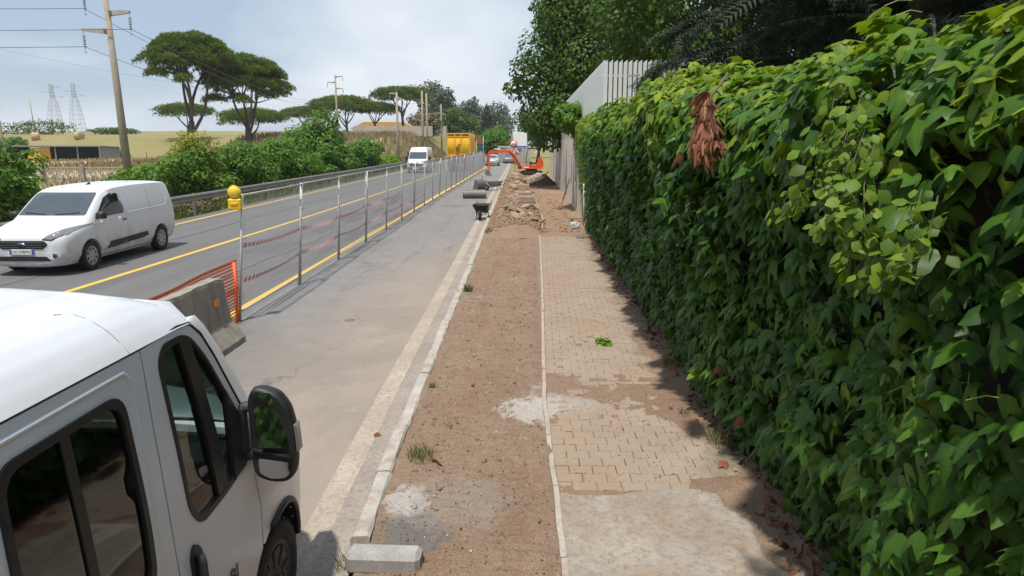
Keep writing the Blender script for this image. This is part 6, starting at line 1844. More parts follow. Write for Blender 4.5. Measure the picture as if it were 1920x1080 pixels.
mb = MB(); mb.tube([(-3.92, 0, 1.75), (-3.93, 0, 1.15)], .045, 10); mb.tube([(-3.93, 0, 1.15), (-3.88, 0, .62)], .022, 8); mb.build('bucket_ram', M['exgrey'], stick)
mb = MB(); mb.tube([(-1.0, -.10, .85), (-1.25, -.13, 1.25), (-1.6, -.13, 1.75), (-2.0, -.12, 2.1)], .025, 6); mb.build('hoses', M['blackp'], boom)
mb = MB(); mb.box((-1.02, 0, .68), (.34, .30, .30), bev=.05); mb.build('swing_post', M['exgrey'], ex)
def bucket_mesh(w, r_, teeth=True):
    mb = MB(); n = 10; P_ = [(r_ * math.cos(a), r_ * math.sin(a)) for a in np.linspace(R(100), R(300), n)]
    P_ = [(0.25 * r_, r_ * 1.0)] + P_ + [(r_ * 1.05, -r_ * .95)]
    m_ = len(P_); vs = []; fs = []
    for sy in (-w / 2, w / 2): vs += [(x, sy, z) for x, z in P_] + [(x * .93, sy * .97, z * .93) for x, z in P_]
    for i in range(m_ - 1):
        fs += [(i, i + 1, 2 * m_ + i + 1, 2 * m_ + i), (m_ + i + 1, m_ + i, 3 * m_ + i, 3 * m_ + i + 1)]
    mb.add(vs, fs)
    for sy in (-w / 2, w / 2): mb.prism(P_, 'y', sy - .012, sy + .012)
    if teeth:
        for k in range(4): mb.box((r_ * 1.12, -w / 2 + w * (k + .5) / 4, -r_ * 1.0), (.12, .05, .03), rot=(0, R(35), 0))
    return mb
mb = bucket_mesh(.40, .27); mb.v = [(x - 3.86, y, z + .22) for x, y, z in mb.v]; mb.build('bucket', M['steelworn'], ex)

# ---- spare buckets on the shoulder
mb = bucket_mesh(1.20, .22, False); sb = empty('ditching_bucket', (-2.72, 36.6, .22), R(90), label='wide grey ditching bucket lying on the shoulder', cat='bucket')
mb.build('shell', M['steelworn'], sb)
for o in (-.12, .12):
    m2 = MB(); m2.prism([(-.08, .16), (.10, .16), (.06, .30), (-.02, .30)], 'y', o - .012, o + .012); m2.build('hanger', M['steelworn'], sb)
mb = bucket_mesh(.62, .30, True); sb = empty('digging_bucket', (-2.95, 44.2, .30), R(125), label='digging bucket tipped on its back behind the wide bucket', cat='bucket')
mb.build('shell', M['steelworn'], sb); m2 = MB(); m2.tube([(-.1, -.05, .28), (-.42, .05, .52)], .022, 6); m2.build('pin', M['steelworn'], sb)
# ---- wheelbarrows
M['barrowgreen'] = pmat('dark_green_paint', (.022, .032, .022), .55, var=.25, scale=5, c2=(.10, .08, .06), wear=(.6, .75))
M['barrowgrey'] = pmat('cement_crusted_steel', (.27, .25, .22), .85, var=.25, scale=6)
def barrow(label, loc, rz, mat):
    root = empty('wheelbarrow', loc, rz, label, 'wheelbarrow', 'wheelbarrows on the site')
    top = [(-.30, -.42), (.30, -.42), (.27, .46), (-.27, .46)]; bot = [(-.17, -.16), (.17, -.16), (.20, .34), (-.20, .34)]
    vs = [(x, y, .56) for x, y in top] + [(x, y, .26) for x, y in bot]; mb = MB()
    mb.add(vs, [(i, (i + 1) % 4, 4 + (i + 1) % 4, 4 + i) for i in range(4)] + [(4, 5, 6, 7)]); mb.add([(x * .97, y * .97, z + .006) for x, y, z in vs], [((i + 1) % 4, i, 4 + i, 4 + (i + 1) % 4) for i in range(4)] + [(7, 6, 5, 4)])
    mb.tube([(x, y, .562) for x, y in top + top[:1]], .012, 6); mb.build('tray', mat, root)
    for s_ in (-1, 1):
        mb = MB(); mb.tube([(s_ * .05, -.52, .20), (s_ * .20, -.1, .25), (s_ * .25, .5, .36), (s_ * .28, .95, .62)], .017, 8); mb.build('handle', M['exgrey'], root)
        mb = MB(); mb.tube([(s_ * .21, .30, .27), (s_ * .25, .36, .0)], .015, 8); mb.build('leg', M['exgrey'], root)
        mb = MB(); mb.tube([(s_ * .05, -.52, .20), (s_ * .13, -.30, .42)], .010, 6); mb.build('strut', M['exgrey'], root)
    wh = empty('wheel', (0, -.52, .19), parent=root); mb = MB(); mb.lathe([(.11, -.035), (.165, -.045), (.19, -.02), (.19, .02), (.165, .045), (.11, .035)], 20, axis='x'); mb.build('tyre', M['tyre'], wh)
    mb = MB(); mb.lathe([(0, -.03), (.11, -.025), (.11, .025), (0, .03)], 16, axis='x'); mb.build('rim', M['barrowgrey'], wh)
    return root
barrow('dark green wheelbarrow standing at the kerb, wheel towards the camera', (-1.70, 26.3, 0), R(-3), M['barrowgreen'])
barrow('cement-crusted wheelbarrow parked across the gutter behind the buckets', (-2.0, 43.0, 0), R(-60), M['barrowgrey'])

# ---- rubble ridge: broken paving slabs, each a piece, and loose clods
cr_ = random.Random(77)
M['rubblec'] = pmat('dusty_broken_concrete', (.40, .305, .22), .95, var=.2, scale=7, bump=.5, bscale=30, rnd_obj=.25)
def chunk_mesh(seed):
    r = random.Random(seed); bm = bmesh.new(); sx, sy, sz = r.uniform(.30, .50), r.uniform(.18, .40), r.uniform(.06, .14)
    n = r.choice((4, 5, 5)); ang = sorted(r.uniform(-.25, .25) + 6.283 * i / n for i in range(n)); T = []; B = []
    for a in ang:
        q = r.uniform(.85, 1.15); T.append(bm.verts.new((sx * .7 * q * math.cos(a), sy * .7 * q * math.sin(a), sz + r.uniform(-.02, .02)))); B.append(bm.verts.new((sx * .68 * q * math.cos(a), sy * .68 * q * math.sin(a), r.uniform(-.02, .02))))
    bm.faces.new(T); bm.faces.new(B[::-1])
    for i in range(n): bm.faces.new((B[i], B[(i + 1) % n], T[(i + 1) % n], T[i]))
    bmesh.ops.bevel(bm, geom=bm.edges[:], offset=.012, segments=1, affect='EDGES'); bmesh.ops.recalc_face_normals(bm, faces=bm.faces)
    me = bpy.data.meshes.new('broken_slab'); bm.to_mesh(me); bm.free(); me.materials.append(M['rubblec']); return me
CH = [chunk_mesh(i) for i in range(9)]
for i in range(74):
    y = 23.2 + 34 * (i / 74) ** 1.1 + cr_.uniform(-.4, .4); k_ = float(KERB(y)); e_ = float(np.interp(y, [20, 25, 34, 46, 62], [.42, .60, .45, .05, -.2]))
    x = k_ + (e_ - k_) * min(.95, max(.08, cr_.gauss(.62, .14)))
    z = float(dug_z(np.array([x]), np.array([y]))[0])
    o = link('broken_slab', cr_.choice(CH), None, (x, y, z - .03), (cr_.uniform(-.45, .45), cr_.uniform(-.4, .4), cr_.uniform(-.5, .5)))
    s_ = cr_.uniform(.6, 1.15); o.scale = (s_, s_, s_)
    tag(o, 'chunk of broken paving lying in the long rubble ridge behind the kerb', 'rubble chunk', 'broken paving in the rubble ridge')
# stacked slabs standing up in the ridge
for j, (x, y, n, lb) in enumerate(((.0, 27.6, 4, 'small stack of dusty paving slabs nearest in the rubble ridge'), (-.05, 31.8, 4, 'taller stack of paving slabs in the middle of the rubble ridge'), (-.15, 37.8, 3, 'low stack of holed blocks toward the far end of the rubble ridge'))):
    root = empty('slab_stack', (x, y, float(dug_z(np.array([x]), np.array([y]))[0]) - .12), label=lb, cat='slab stack')
    for k in range(n):
        mb = MB(); mb.box((cr_.uniform(-.02, .02), cr_.uniform(-.02, .02), .07 + k * .125), (.62, .36, .118), bev=.012, rot=(0, 0, cr_.uniform(-.06, .06))); mb.build('slab', M['rubblec'], root)
def clod_mesh(name, pts, mat, lo, hi, label=None, seed=1):
    r = np.random.default_rng(seed); n = len(pts)
    V = np.array([(0, 0, 1), (1, 0, 0), (0, 1, 0), (-1, 0, 0), (0, -1, 0), (0, 0, -1)], float); F = np.array([(0, 1, 2), (0, 2, 3), (0, 3, 4), (0, 4, 1), (5, 2, 1), (5, 3, 2), (5, 4, 3), (5, 1, 4)])
    sc = (lo + (hi - lo) * r.random(n) ** 3)[:, None] * r.uniform(.55, 1.2, (n, 3))
    v, f, t = scatter(V, F, rot_from(sphere_dirs(r, n), sphere_dirs(r, n)), pts, sc, np.zeros(n))
    o = link(name, np_mesh(name, v, f, mat)); tag(o, label, None, None, 'stuff'); return o
def on_dug(n, seed):
    r = np.random.default_rng(seed); y = 22.0 + 38 * r.random(n) ** 1.5; u_ = np.where(r.random(n) < .95, r.random(n) * .98, 1 + r.random(n) * .6)
    k_ = KERB(y); e_ = np.interp(y, [20, 25, 34, 46, 62], [.42, .60, .45, .05, -.2]); x = k_ + .1 + (e_ - k_) * u_; x = np.clip(x, None, 2.0)
    return np.stack([x, y, dug_z(x, y) + .01], 1)
clod_mesh('rubble', on_dug(9000, 3), M['dug'], .010, .085, 'loose clods of earth and stone over the rubble ridge', 4)
def on_verge(n, seed):
    r = np.random.default_rng(seed); y = 3.2 + 18 * r.random(n) ** 1.4; x = KERB(y) + .05 + (.24 - KERB(y) - .05) * r.random(n)
    return np.stack([x, y, verge_z(x, y) + .003], 1)
clod_mesh('dirt_crumbs', on_verge(9000, 5), M['soil'], .002, .012, 'small crumbs of earth and stones on the verge', 6)
clod_mesh('dirt_clods', on_verge(700, 25), M['soil'], .010, .034, 'larger clods of earth lying on the verge', 26)
r5 = np.random.default_rng(15); y5 = 5.3 + 15 * r5.random(2600) ** 1.3; x5 = .35 + 1.6 * r5.random(2600)
clod_mesh('grit', np.stack([x5, y5, np.maximum(film_z(x5, y5), .068) + .002], 1), M['soil'], .003, .014, 'grit scattered over the block paving', 7)
M['palestone'] = pmat('pale_stone', (.55, .50, .44), .9, var=.2, scale=8)
clod_mesh('pale_stones', np.concatenate([on_verge(260, 8), on_dug(260, 9)]), M['palestone'], .003, .018, 'pale chips of stone and rubble', 10)
# ---- dark heap of soil in front of the excavator and pale slabs leaning on it
xs = np.linspace(.1, 2.05, 46); ys = np.linspace(46.8, 52, 60)
def heap(x, y): return .0 + .72 * np.exp(-((x - 1.25) / .62) ** 2 - ((y - 49.3) / 1.15) ** 2) + (fbm(x * 3, y * 3, 4) - .5) * .20 * np.exp(-((y - 49.3) / 1.9) ** 2)
tag(link('soil_heap', grid_mesh('soil_heap', xs, ys, heap, M['darksoil'])), 'heap of dark damp soil against the wall before the excavator', 'soil heap')
mb = MB(); mb.box((.62, 49.0, .46), (.95, 1.3, .09), rot=(.28, -.42, .15)); o = mb.build('broken_pavement_slab', M['rubblec']); tag(o, 'large pale slab tipped up against the dark soil heap', 'slab')
mb = MB(); mb.box((1.0, 50.6, .66), (1.1, .9, .08), rot=(.1, -.25, -.2)); o = mb.build('broken_pavement_slab', M['rubblec']); tag(o, 'large pale slab lying on top of the dark soil heap', 'slab')
# ---- edging board of the new path
mb = MB(); ys = np.arange(22.4, 46, .5); xs_ = np.interp(ys, [20, 25, 34, 46, 62], [.42, .60, .45, .05, -.2])
for a in range(len(ys) - 1):
    mb.add([(xs_[a] - .02, ys[a], -.05), (xs_[a] - .02, ys[a], .13), (xs_[a] + .025, ys[a], .13), (xs_[a] + .025, ys[a], -.05), (xs_[a + 1] - .02, ys[a + 1], -.05), (xs_[a + 1] - .02, ys[a + 1], .13), (xs_[a + 1] + .025, ys[a + 1], .13), (xs_[a + 1] + .025, ys[a + 1], -.05)], [(0, 1, 5, 4), (1, 2, 6, 5), (2, 3, 7, 6)])
tag(mb.build('path_edging', M['edging']), kind='structure')

# ---- tools
M['woodh'] = pmat('weathered_wood', (.34, .235, .14), .75, var=.25, scale=6, stretch=(6, 6, .6))
def tool(name, label, base, top, kind):
    root = empty(name, base, label=label, cat=name.split('_')[-1]); b = Vector((0, 0, 0)); t = Vector(top) - Vector(base)
    mb = MB(); mb.tube([b + t * .05, t], [.017, .015], 8); mb.build('handle', M['woodh'], root)
    mb = MB()
    if kind == 'shovel':
        shell(mb, rounded([(-.12, .0), (.12, .0), (.11, .2), (0, .30), (-.11, .2)], .04), [(0, .96, 0, 0), (.012, 1, 0, 0)], 'z')
        M3 = Matrix.Rotation(math.atan2(t.x, -t.y) + math.pi, 3, 'Z') @ Matrix.Rotation(R(12), 3, 'X'); mb.v = [tuple(M3 @ Vector((x, -y, z)) + Vector((0, 0, .03))) for x, y, z in mb.v]
    elif kind == 'rake':
        mb.box((0, 0, .05), (.46, .03, .03))
        for k in range(9): mb.box((-.2 + .05 * k, -.03, .02), (.012, .06, .012))
        mb.v = [(x, y, z) for x, y, z in mb.v]
    mb.build('blade' if kind == 'shovel' else 'rake_head', M['steelworn'], root)
tool('garden_rake', 'wooden-handled rake leaning on the wall, head on the ground', (1.42, 29.9, .06), (1.98, 32.2, 1.28), 'rake')
tool('digging_shovel', 'shovel leaning on the wall beside the rake', (1.50, 30.5, .06), (2.02, 32.6, 1.22), 'shovel')
tool('hand_shovel', 'shovel lying at the near corner of the ivy by the paving', (1.62, 20.6, .10), (2.0, 22.3, .62), 'shovel')
mb = MB(); mb.box((1.82, 25.6, .11), (.62, .14, .05), rot=(0, .03, .12)); o = mb.build('loose_plank', M['woodh']); tag(o, 'short pale plank lying on the dug path by the wall', 'plank')
mb = MB(); mb.tube([(1.95, 23.5, 0), (1.93, 23.6, 1.5)], .03, 8); o = mb.build('grey_stake', M['galv']); tag(o, 'thin grey stake standing at the end of the ivy', 'stake')
# crumpled clear plastic bag
bm = bmesh.new(); bmesh.ops.create_icosphere(bm, subdivisions=3, radius=.16); rb = random.Random(5)
for v_ in bm.verts: v_.co *= 1 + rb.uniform(-.28, .2); v_.co.z = max(-.08, v_.co.z * .7)
me = bpy.data.meshes.new('plastic_bag'); bm.to_mesh(me); bm.free(); _t = NT('thin_plastic'); _t.set(col=(.62, .63, .64), rough=.25, alpha=.6); me.materials.append(_t.mat)
tag(link('plastic_bag', me, None, (1.62, 23.0, .17)), 'crumpled translucent plastic bag beside the ivy end', 'plastic bag')

# ---- temporary road signs
M['signred'] = pmat('sign_red', (.55, .02, .03), .4, var=.05); M['signwhite'] = pmat('sign_white', (.78, .78, .76), .4, var=.04)
sg_ = empty('road_works_sign', (-1.05, 63.2, 0), label='red-bordered triangular road works sign with a speed disc above it', cat='road sign')
mb = MB(); mb.tube([(0, 0, 0), (0, 0, 3.05)], .03, 8); mb.tube([(0, 0, .02), (.0, .5, .02)], .02, 6); mb.tube([(-.4, 0, .02), (.4, 0, .02)], .02, 6); mb.build('pole', M['galv'], sg_)
mb = MB(); mb.prism([(-.46, 1.88), (.46, 1.88), (0, 2.66)], 'y', -.06, -.04); tri = mb.build('triangle_plate', M['signred'], sg_, (.10, 0, 0))
mb = MB(); mb.prism([(-.32, 1.96), (.32, 1.96), (0, 2.50)], 'y', -.066, -.058); mb.build('triangle_field', M['signwhite'], tri)
mb = MB()                                                   # digging figure as a symbol
for q, r_ in (([(-.02, 2.22), (-.05, 2.10), (-.10, 1.99)], .028), ([(-.05, 2.10), (.04, 1.99)], .024), ([(-.02, 2.22), (.08, 2.12), (.12, 2.04)], .022)): mb.tube([(x, -.068, z) for x, z in q], r_, 6)
mb.lathe([(0, -.02), (.04, -.01), (.04, .01), (0, .02)], 12, (.01, -.068, 2.29), 'y'); mb.prism([(.06, 1.98), (.22, 1.98), (.14, 2.08)], 'y', -.074, -.066); mb.build('digger_symbol', M['ink'], tri)
mb = MB(); mb.lathe([(0, -.02), (.33, -.02), (.33, 0), (0, 0)], 28, (-.12, -.06, 2.80), 'y'); dsc = mb.build('speed_disc', M['signred'], sg_)
mb = MB(); mb.lathe([(0, -.03), (.245, -.03), (.245, -.02)], 28, (-.12, -.06, 2.80), 'y'); mb.build('disc_field', M['signwhite'], dsc)
textmesh('speed_number', '40', .30, M['ink'], dsc, (-.12, -.095, 2.80), (R(90), 0, 0), .002)

# ---- grass tufts, weeds, litter
M['grass'] = leafmat('grass_blade', (.06, .10, .02), (.13, .19, .04), (.34, .30, .12), .25, .7)
def blade(seed=0):
    r = random.Random(seed); b = r.uniform(.2, .6); return np.array([(-.035, 0, 0), (.035, 0, 0), (.028, b * .2, .5), (-.028, b * .2, .5), (0, b, .95)]), np.array([(0, 1, 2), (0, 2, 3), (3, 2, 4)])
def tuft(label, x, y, z, rad, n, h, seed, dry=.2, name='grass_tuft'):
    r = np.random.default_rng(seed); a = r.uniform(0, 6.28, n); q = rad * np.sqrt(r.random(n))
    pos = np.stack([q * np.cos(a), q * np.sin(a) * 1.5, 0 * q], 1); vs, fs, ts = [], [], []; base = 0
    for k in range(3):
        m = np.arange(n) % 3 == k; V, F = blade(seed + k); nn = m.sum()
        Rm_ = np.stack([np.array(Euler((r.uniform(-.5, .5), r.uniform(-.5, .5), r.uniform(0, 6.28))).to_matrix()) for _ in range(nn)])
        v, f, t = scatter(V, F, Rm_, pos[m], h * r.uniform(.4, 1.2, nn), np.where(r.random(nn) < dry, 1.8, r.random(nn)))
        vs.append(v); fs.append(f + base); ts.append(t); base += len(v)
    o = link(name, np_mesh(name, np.concatenate(vs), np.concatenate(fs), M['grass'], False, np.concatenate(ts)), None, (x, y, z)); tag(o, label, 'grass tuft'); return o
tuft('patch of green grass behind the kerb where the rubble ridge begins', -1.0, 21.6, .07, .30, 420, .16, 1, .15)
tuft('weedy tuft with straw-coloured blades beside the near kerb', -.93, 5.75, .06, .11, 150, .11, 2, .35)
tuft('small green tuft pressed against the kerb, halfway along', -1.10, 12.9, .06, .09, 110, .16, 3, .1)
tuft('little weed at the kerb above the straw-coloured tuft', -1.07, 7.5, .07, .04, 40, .09, 4, .3)
tuft('grass sprouting beside the loose concrete block', -1.22, 4.2, .0, .06, 60, .10, 6, .2)
tuft('yellow green weeds on the soil under the near ivy', 1.80, 6.05, .10, .10, 110, .12, 7, .3)
tuft('short grass in the joint by the ivy shadow', 1.62, 6.7, .10, .06, 60, .07, 8, .1)
tuft('grass strip growing along the foot of the ivy', 1.86, 8.4, .10, .12, 150, .11, 9, .3)
for (x, y, lb) in ((1.10, 9.35, 'bright green weed rosette standing alone on the block paving'),):
    r_ = blob(0, 0, .03, .10, .10, .05, 6, 5, .6); leafy('weed', r_, .06, 90, M['maple'], 5, None, lb, 'weed', None, (x, y, .075), .8, .2, .6, ('stem', 'leaves'))
def fallen(label, x, y, z, s, rot, tint):
    V, F = ivy_leaf(int(x * 100) % 7, .9); o = link('fallen_leaf', np_mesh('fallen_leaf', V * s, F, M['deadleaf'], True, np.full(len(V), tint)), None, (x, y, z), rot); tag(o, label, 'leaf'); return o
fallen('single brown leaf lying on the gutter band', -1.45, 6.35, .03, .12, (R(20), R(15), 1.2), .7)
fallen('orange brown leaf on the verge beside the weedy tuft', -.78, 5.62, .10, .11, (R(35), R(10), 2.4), 1.6)
fallen('curled brown leaf on the soil under the near ivy', 1.72, 5.60, .12, .12, (R(30), R(20), .4), 1.0)
# leaf litter along the foot of the ivy
n = 620; y_ = 3.6 + 17 * rng.random(n) ** 1.3; x_ = 2.02 - np.abs(rng.normal(0, .14, n)); z_ = np.where(y_ > 5.2, film_z(x_, y_), hs_z(x_, y_)) + .015
V, F = curl_leaf(50); v, f, t = scatter(V, F, rot_from(np.stack([rng.normal(0, .6, n), rng.normal(0, .6, n), 1 + 0 * x_], 1), sphere_dirs(rng, n)), np.stack([x_, y_, z_], 1), rng.uniform(.04, .11, n), rng.random(n) * 1.4)
tag(link('leaf_litter', np_mesh('leaf_litter', v, f, M['deadleaf'], True, t)), 'brown leaf litter along the foot of the ivy', None, None, 'stuff')
n = 360; y_ = 3.4 + 18 * rng.random(n); x_ = KERB(y_) + .05 + 1.3 * rng.random(n); V, F = blade(9)
v, f, t = scatter(V * np.array([.6, 1, .1]), F, rot_from(np.stack([rng.normal(0, .2, n), rng.normal(0, .2, n), 1 + 0 * x_], 1), sphere_dirs(rng, n)), np.stack([x_, y_, verge_z(x_, y_) + .012], 1), rng.uniform(.03, .10, n), 1.8 + 0 * x_)
tag(link('straw', np_mesh('straw', v, f, M['grass'], False, t)), 'bits of straw and twig on the bare verge', None, None, 'stuff')
# ================================================================== POLES, YARD, FIELD AND BUILDINGS
M['polec'] = pmat('pole_concrete', (.36, .31, .235), .9, var=.14, scale=2, bump=.3, c2=(.23, .20, .15), wear=(.55, .75))
M['armc'] = pmat('arm_concrete', (.42, .40, .35), .85, var=.12, scale=3)
M['insul'] = pmat('glass_insulator', (.20, .24, .23), .25, var=.1, spec=.7)
M['cable'] = pmat('cable', (.10, .10, .105), .6, var=.05)
M['lattice'] = pmat('lattice_steel', (.50, .51, .53), .6, .2, var=.08)
def insulator(parent, x, y, z, L=1.0, dx=0.):
    mb = MB(); pr_ = [(.012, 0)]
    for k in range(6):
        h = -L * .22 - L * .62 * k / 6; pr_ += [(.012, h + .03), (.075, h), (.075, h - .03), (.015, h - .05)]
    pr_ += [(.012, -L), (.04, -L), (.04, -L - .06), (0, -L - .06)]
    mb.lathe(pr_, 10); o = mb.build('insulator', M['insul'], parent, (x, y, z)); o.rotation_euler = (0, dx, 0)
    return o
def pole(name, label, x, y, h, r0, r1, arms, lean=0., rz=0., ins=1.0, group='concrete power poles', z=None):
    root = empty(name, (x, y, tz(x, y) if z is None else z), rz, label, 'power pole', group)
    mb = MB(); mb.tube([(0, 0, -.5), (lean * .5, 0, h * .5), (lean, 0, h)], [r0, (r0 + r1) / 2, r1], 14); mb.build('pole_shaft', M['polec'], root)
    for (za, L, dz) in arms:
        xx = lean * za / h; sg = 1 if L > 0 else -1; rr_ = r0 + (r1 - r0) * za / h
        mb = MB(); mb.prism([(xx + sg * rr_ * .6, za + .14), (xx + sg * rr_ * .6, za - .14), (xx + L, za + dz - .05), (xx + L, za + dz + .07)], 'y', -.08, .08); a = mb.build('cross_arm', M['armc'], root)
        mb = MB(); mb.box((xx + sg * (rr_ + .04), 0, za), (.14, .26, .22)); mb.build('bracket', M['rust'], a)
        insulator(root, xx + L * .97, 0, za + dz - .05, ins, -.12 * sg * 0)
    return root
bp = pole('power_pole', 'large concrete power pole with three cross arms left of the tall pines', -21.2, 37.0, 11.6, .235, .115, ((10.62, -1.15, .02), (9.60, 1.15, .06), (8.72, -1.42, .08)), -.22)
pole('power_pole', 'slender concrete pole beyond the end of the guard rail', -16.4, 90, 9.4, .20, .13, ((9.25, -.9, 0), (8.5, .8, .05)), 0, 0, .7)
for k, dx in enumerate((-.35, .40)):
    pole('power_pole', ('left' if k == 0 else 'right') + ' post of the double pole behind the high-roof van', -17.4 + dx, 121, 10.9, .22, .14, ((9.0, .5 if k else -.5, 0), (7.2, .4 if k else -.4, 0)), 0, 0, .5)
pole('power_pole', 'power pole just left of the yellow truck body', -17.8, 148, 10.0, .20, .12, ((8.2, -.9, 0), (8.0, .9, 0)), 0, 0, .6)
pole('power_pole', 'power pole whose top arms rise above the dense stone pine', -32.6, 122, 11.2, .22, .13, ((10.9, 1.3, .1), (10.0, -1.4, 0), (9.0, 1.3, 0)), 0, 0, .8)
pole('power_pole', 'thin brown pole at the left edge of the field', -72.0, 96, 10.6, .22, .13, ((10.5, .3, 0), (8.6, .45, 0)), -.3, 0, .8)
pole('power_pole', 'short dark pole left of the lattice pylons', -120, 171, 8.6, .16, .10, (), -.3)
pole('power_pole', 'far pale pole right of the lattice pylons', -115, 199, 14.0, .30, .12, ((13.0, -.7, 0),), 0)
# cables
def cable(label, pts, sag, r=.014):
    root_pts = []
    for i in range(len(pts) - 1):
        a, b = Vector(pts[i]), Vector(pts[i + 1])
        for k in range(17): t = k / 16; root_pts.append(a.lerp(b, t) - Vector((0, 0, sag[i] * 4 * t * (1 - t))))
    mb = MB(); mb.tube(root_pts, r, 4, cap=False); o = mb.build('power_line', M['cable']); return tag(o, label, 'power line', 'overhead power lines')
bx, by = -21.2, 37.0
cable('upper power line from the top arm of the large pole', [(-75, 24, 10.6), (bx - 1.35, by, 9.55), (-33.9, 122, 9.2)], [.9, 1.6])
cable('middle power line from the right arm of the large pole', [(-75, 24, 9.4), (bx + .95, by, 8.55), (-31.3, 122, 10.1)], [.9, 1.6])
cable('lower power line from the left arm of the large pole', [(-75, 24, 7.5), (bx - 1.55, by, 7.70), (-31.4, 122, 8.1)], [.5, 1.6])
cable('far power line running on between the distant poles', [(-32.6, 122, 10.4), (-17.4, 121, 9.6), (-17.8, 148, 9.0)], [.5, .4])
cable('thin line crossing the sky behind the tall pines', [(-140, 150, 29), (-33, 170, 10)], [2.0], .02)
# lattice pylons
def pylon(label, x, y, h):
    root = empty('lattice_pylon', (x, y, tz(x, y)), R(12), label, 'pylon', 'lattice pylons on the skyline')
    mb = MB(); W_ = lambda t: 2.6 * (1 - t) ** 1.05 + .55 if t < .72 else .80 - .5 * (t - .72)
    lv = np.concatenate([np.linspace(0, .72, 9), np.linspace(.76, 1, 5)])
    for i in range(len(lv) - 1):
        for (ax, ay), (bx_, by_) in (((-1, -1), (1, -1)), ((1, -1), (1, 1)), ((1, 1), (-1, 1)), ((-1, 1), (-1, -1))):
            w0, w1 = W_(lv[i]), W_(lv[i + 1]); z0, z1 = lv[i] * h, lv[i + 1] * h
            mb.tube([(ax * w0, ay * w0, z0), (ax * w1, ay * w1, z1)], .085, 4); mb.tube([(ax * w0, ay * w0, z0), (bx_ * w1, by_ * w1, z1)], .045, 3); mb.tube([(bx_ * w0, by_ * w0, z0), (ax * w1, ay * w1, z1)], .045, 3); mb.tube([(ax * w1, ay * w1, z1), (bx_ * w1, by_ * w1, z1)], .045, 3)
    mb.build('lattice_tower', M['lattice'], root)
    for (t, L) in ((.93, 4.0), (.83, -4.6), (.74, 5.2)):
        a = MB(); a.tube([(0, -.5, t * h), (L, 0, t * h + .2)], .10, 4); a.tube([(0, .5, t * h), (L, 0, t * h + .2)], .10, 4); a.tube([(0, 0, t * h + 1.2), (L, 0, t * h + .2)], .08, 4); a.build('cross_arm', M['lattice'], root)
    return root
pylon('left lattice pylon on the field skyline', -236, 352, 23.5); pylon('right lattice pylon on the field skyline', -225, 352, 24.0)
# field: bales, posts, wires
M['straw_bale'] = pmat('straw_bale', (.48, .36, .185), .95, var=.25, scale=4, bump=.6, bscale=20)
def bale(label, x, y, rz):
    mb = MB(); mb.lathe([(0, -.62), (.70, -.62), (.78, -.55), (.78, .55), (.70, .62), (0, .62)], 26, (0, 0, 0), 'x'); o = mb.build('straw_bale', M['straw_bale'], None, (x, y, tz(x, y) + .70), (0, 0, rz)); o.scale = (1.15,) * 3
    tag(o, label, 'straw bale', 'round straw bales in the field')
bale('left round straw bale in the field behind the shed', -106, 151, .5); bale('right round straw bale in the field behind the shed', -96.5, 151, -.4); bale('round straw bale half hidden behind the pines', -64, 190, .3)
M['postrust'] = pmat('rusty_post', (.17, .115, .075), .9, var=.25)
for i in range(15):
    x = -103 + i * 4.6; y = 133.5 - .5 * i; mb = MB(); mb.tube([(0, 0, -.2), (.03, 0, 1.7)], .07, 6); o = mb.build('field_fence_post', M['postrust'], None, (x, y, tz(x, y))); tag(o, 'rusty post of the wire fence at the edge of the field', 'fence post', 'field fence posts')
# open shed
M['tin'] = pmat('corrugated_sheet', (.30, .31, .33), .6, .3, var=.15, scale=2, c2=(.2, .17, .14), wear=(.6, .75)); M['shedin'] = pmat('shed_interior', (.03, .03, .035), .9, var=.2)
sh = empty('open_shed', (-82, 121, tz(-82, 121) - .1), label='long open-fronted shed with a dark interior at the edge of the field', cat='shed')
mb = MB()
for k in range(44):
    x0 = -8.6 + 17.2 * k / 44; x1 = -8.6 + 17.2 * (k + .5) / 44; x2 = -8.6 + 17.2 * (k + 1) / 44
    mb.add([(x0, -.5, 2.82), (x1, -.5, 2.88), (x1, 6.4, 2.58), (x0, 6.4, 2.52)], [(0, 1, 2, 3)]); mb.add([(x1, -.5, 2.88), (x2, -.5, 2.82), (x2, 6.4, 2.52), (x1, 6.4, 2.58)], [(0, 1, 2, 3)])
mb.box((0, -.48, 2.76), (17.2, .06, .14)); mb.build('roof', M['tin'], sh)
mb = MB()
for k in range(20):
    y0 = 6.0 * k / 20; y1 = 6.0 * (k + .5) / 20; y2 = 6.0 * (k + 1) / 20; mb.add([(8.0, y0, 0), (8.04, y1, 0), (8.04, y1, 2.7), (8.0, y0, 2.75)], [(0, 1, 2, 3)]); mb.add([(8.04, y1, 0), (8.0, y2, 0), (8.0, y2, 2.6), (8.04, y1, 2.65)], [(0, 1, 2, 3)])
mb.build('end_wall', M['tin'], sh)
mb = MB(); mb.box((0, 6.0, 1.3), (16, .1, 2.6)); mb.box((-8, 3, 1.3), (.1, 6, 2.6)); mb.build('back_wall', M['shedin'], sh)
for x in (-7.9, -3.6, .2, 4.1, 7.95):
    mb = MB(); mb.box((x, 0, 1.38), (.16, .16, 2.76)); mb.build('shed_post', M['tin'], sh)
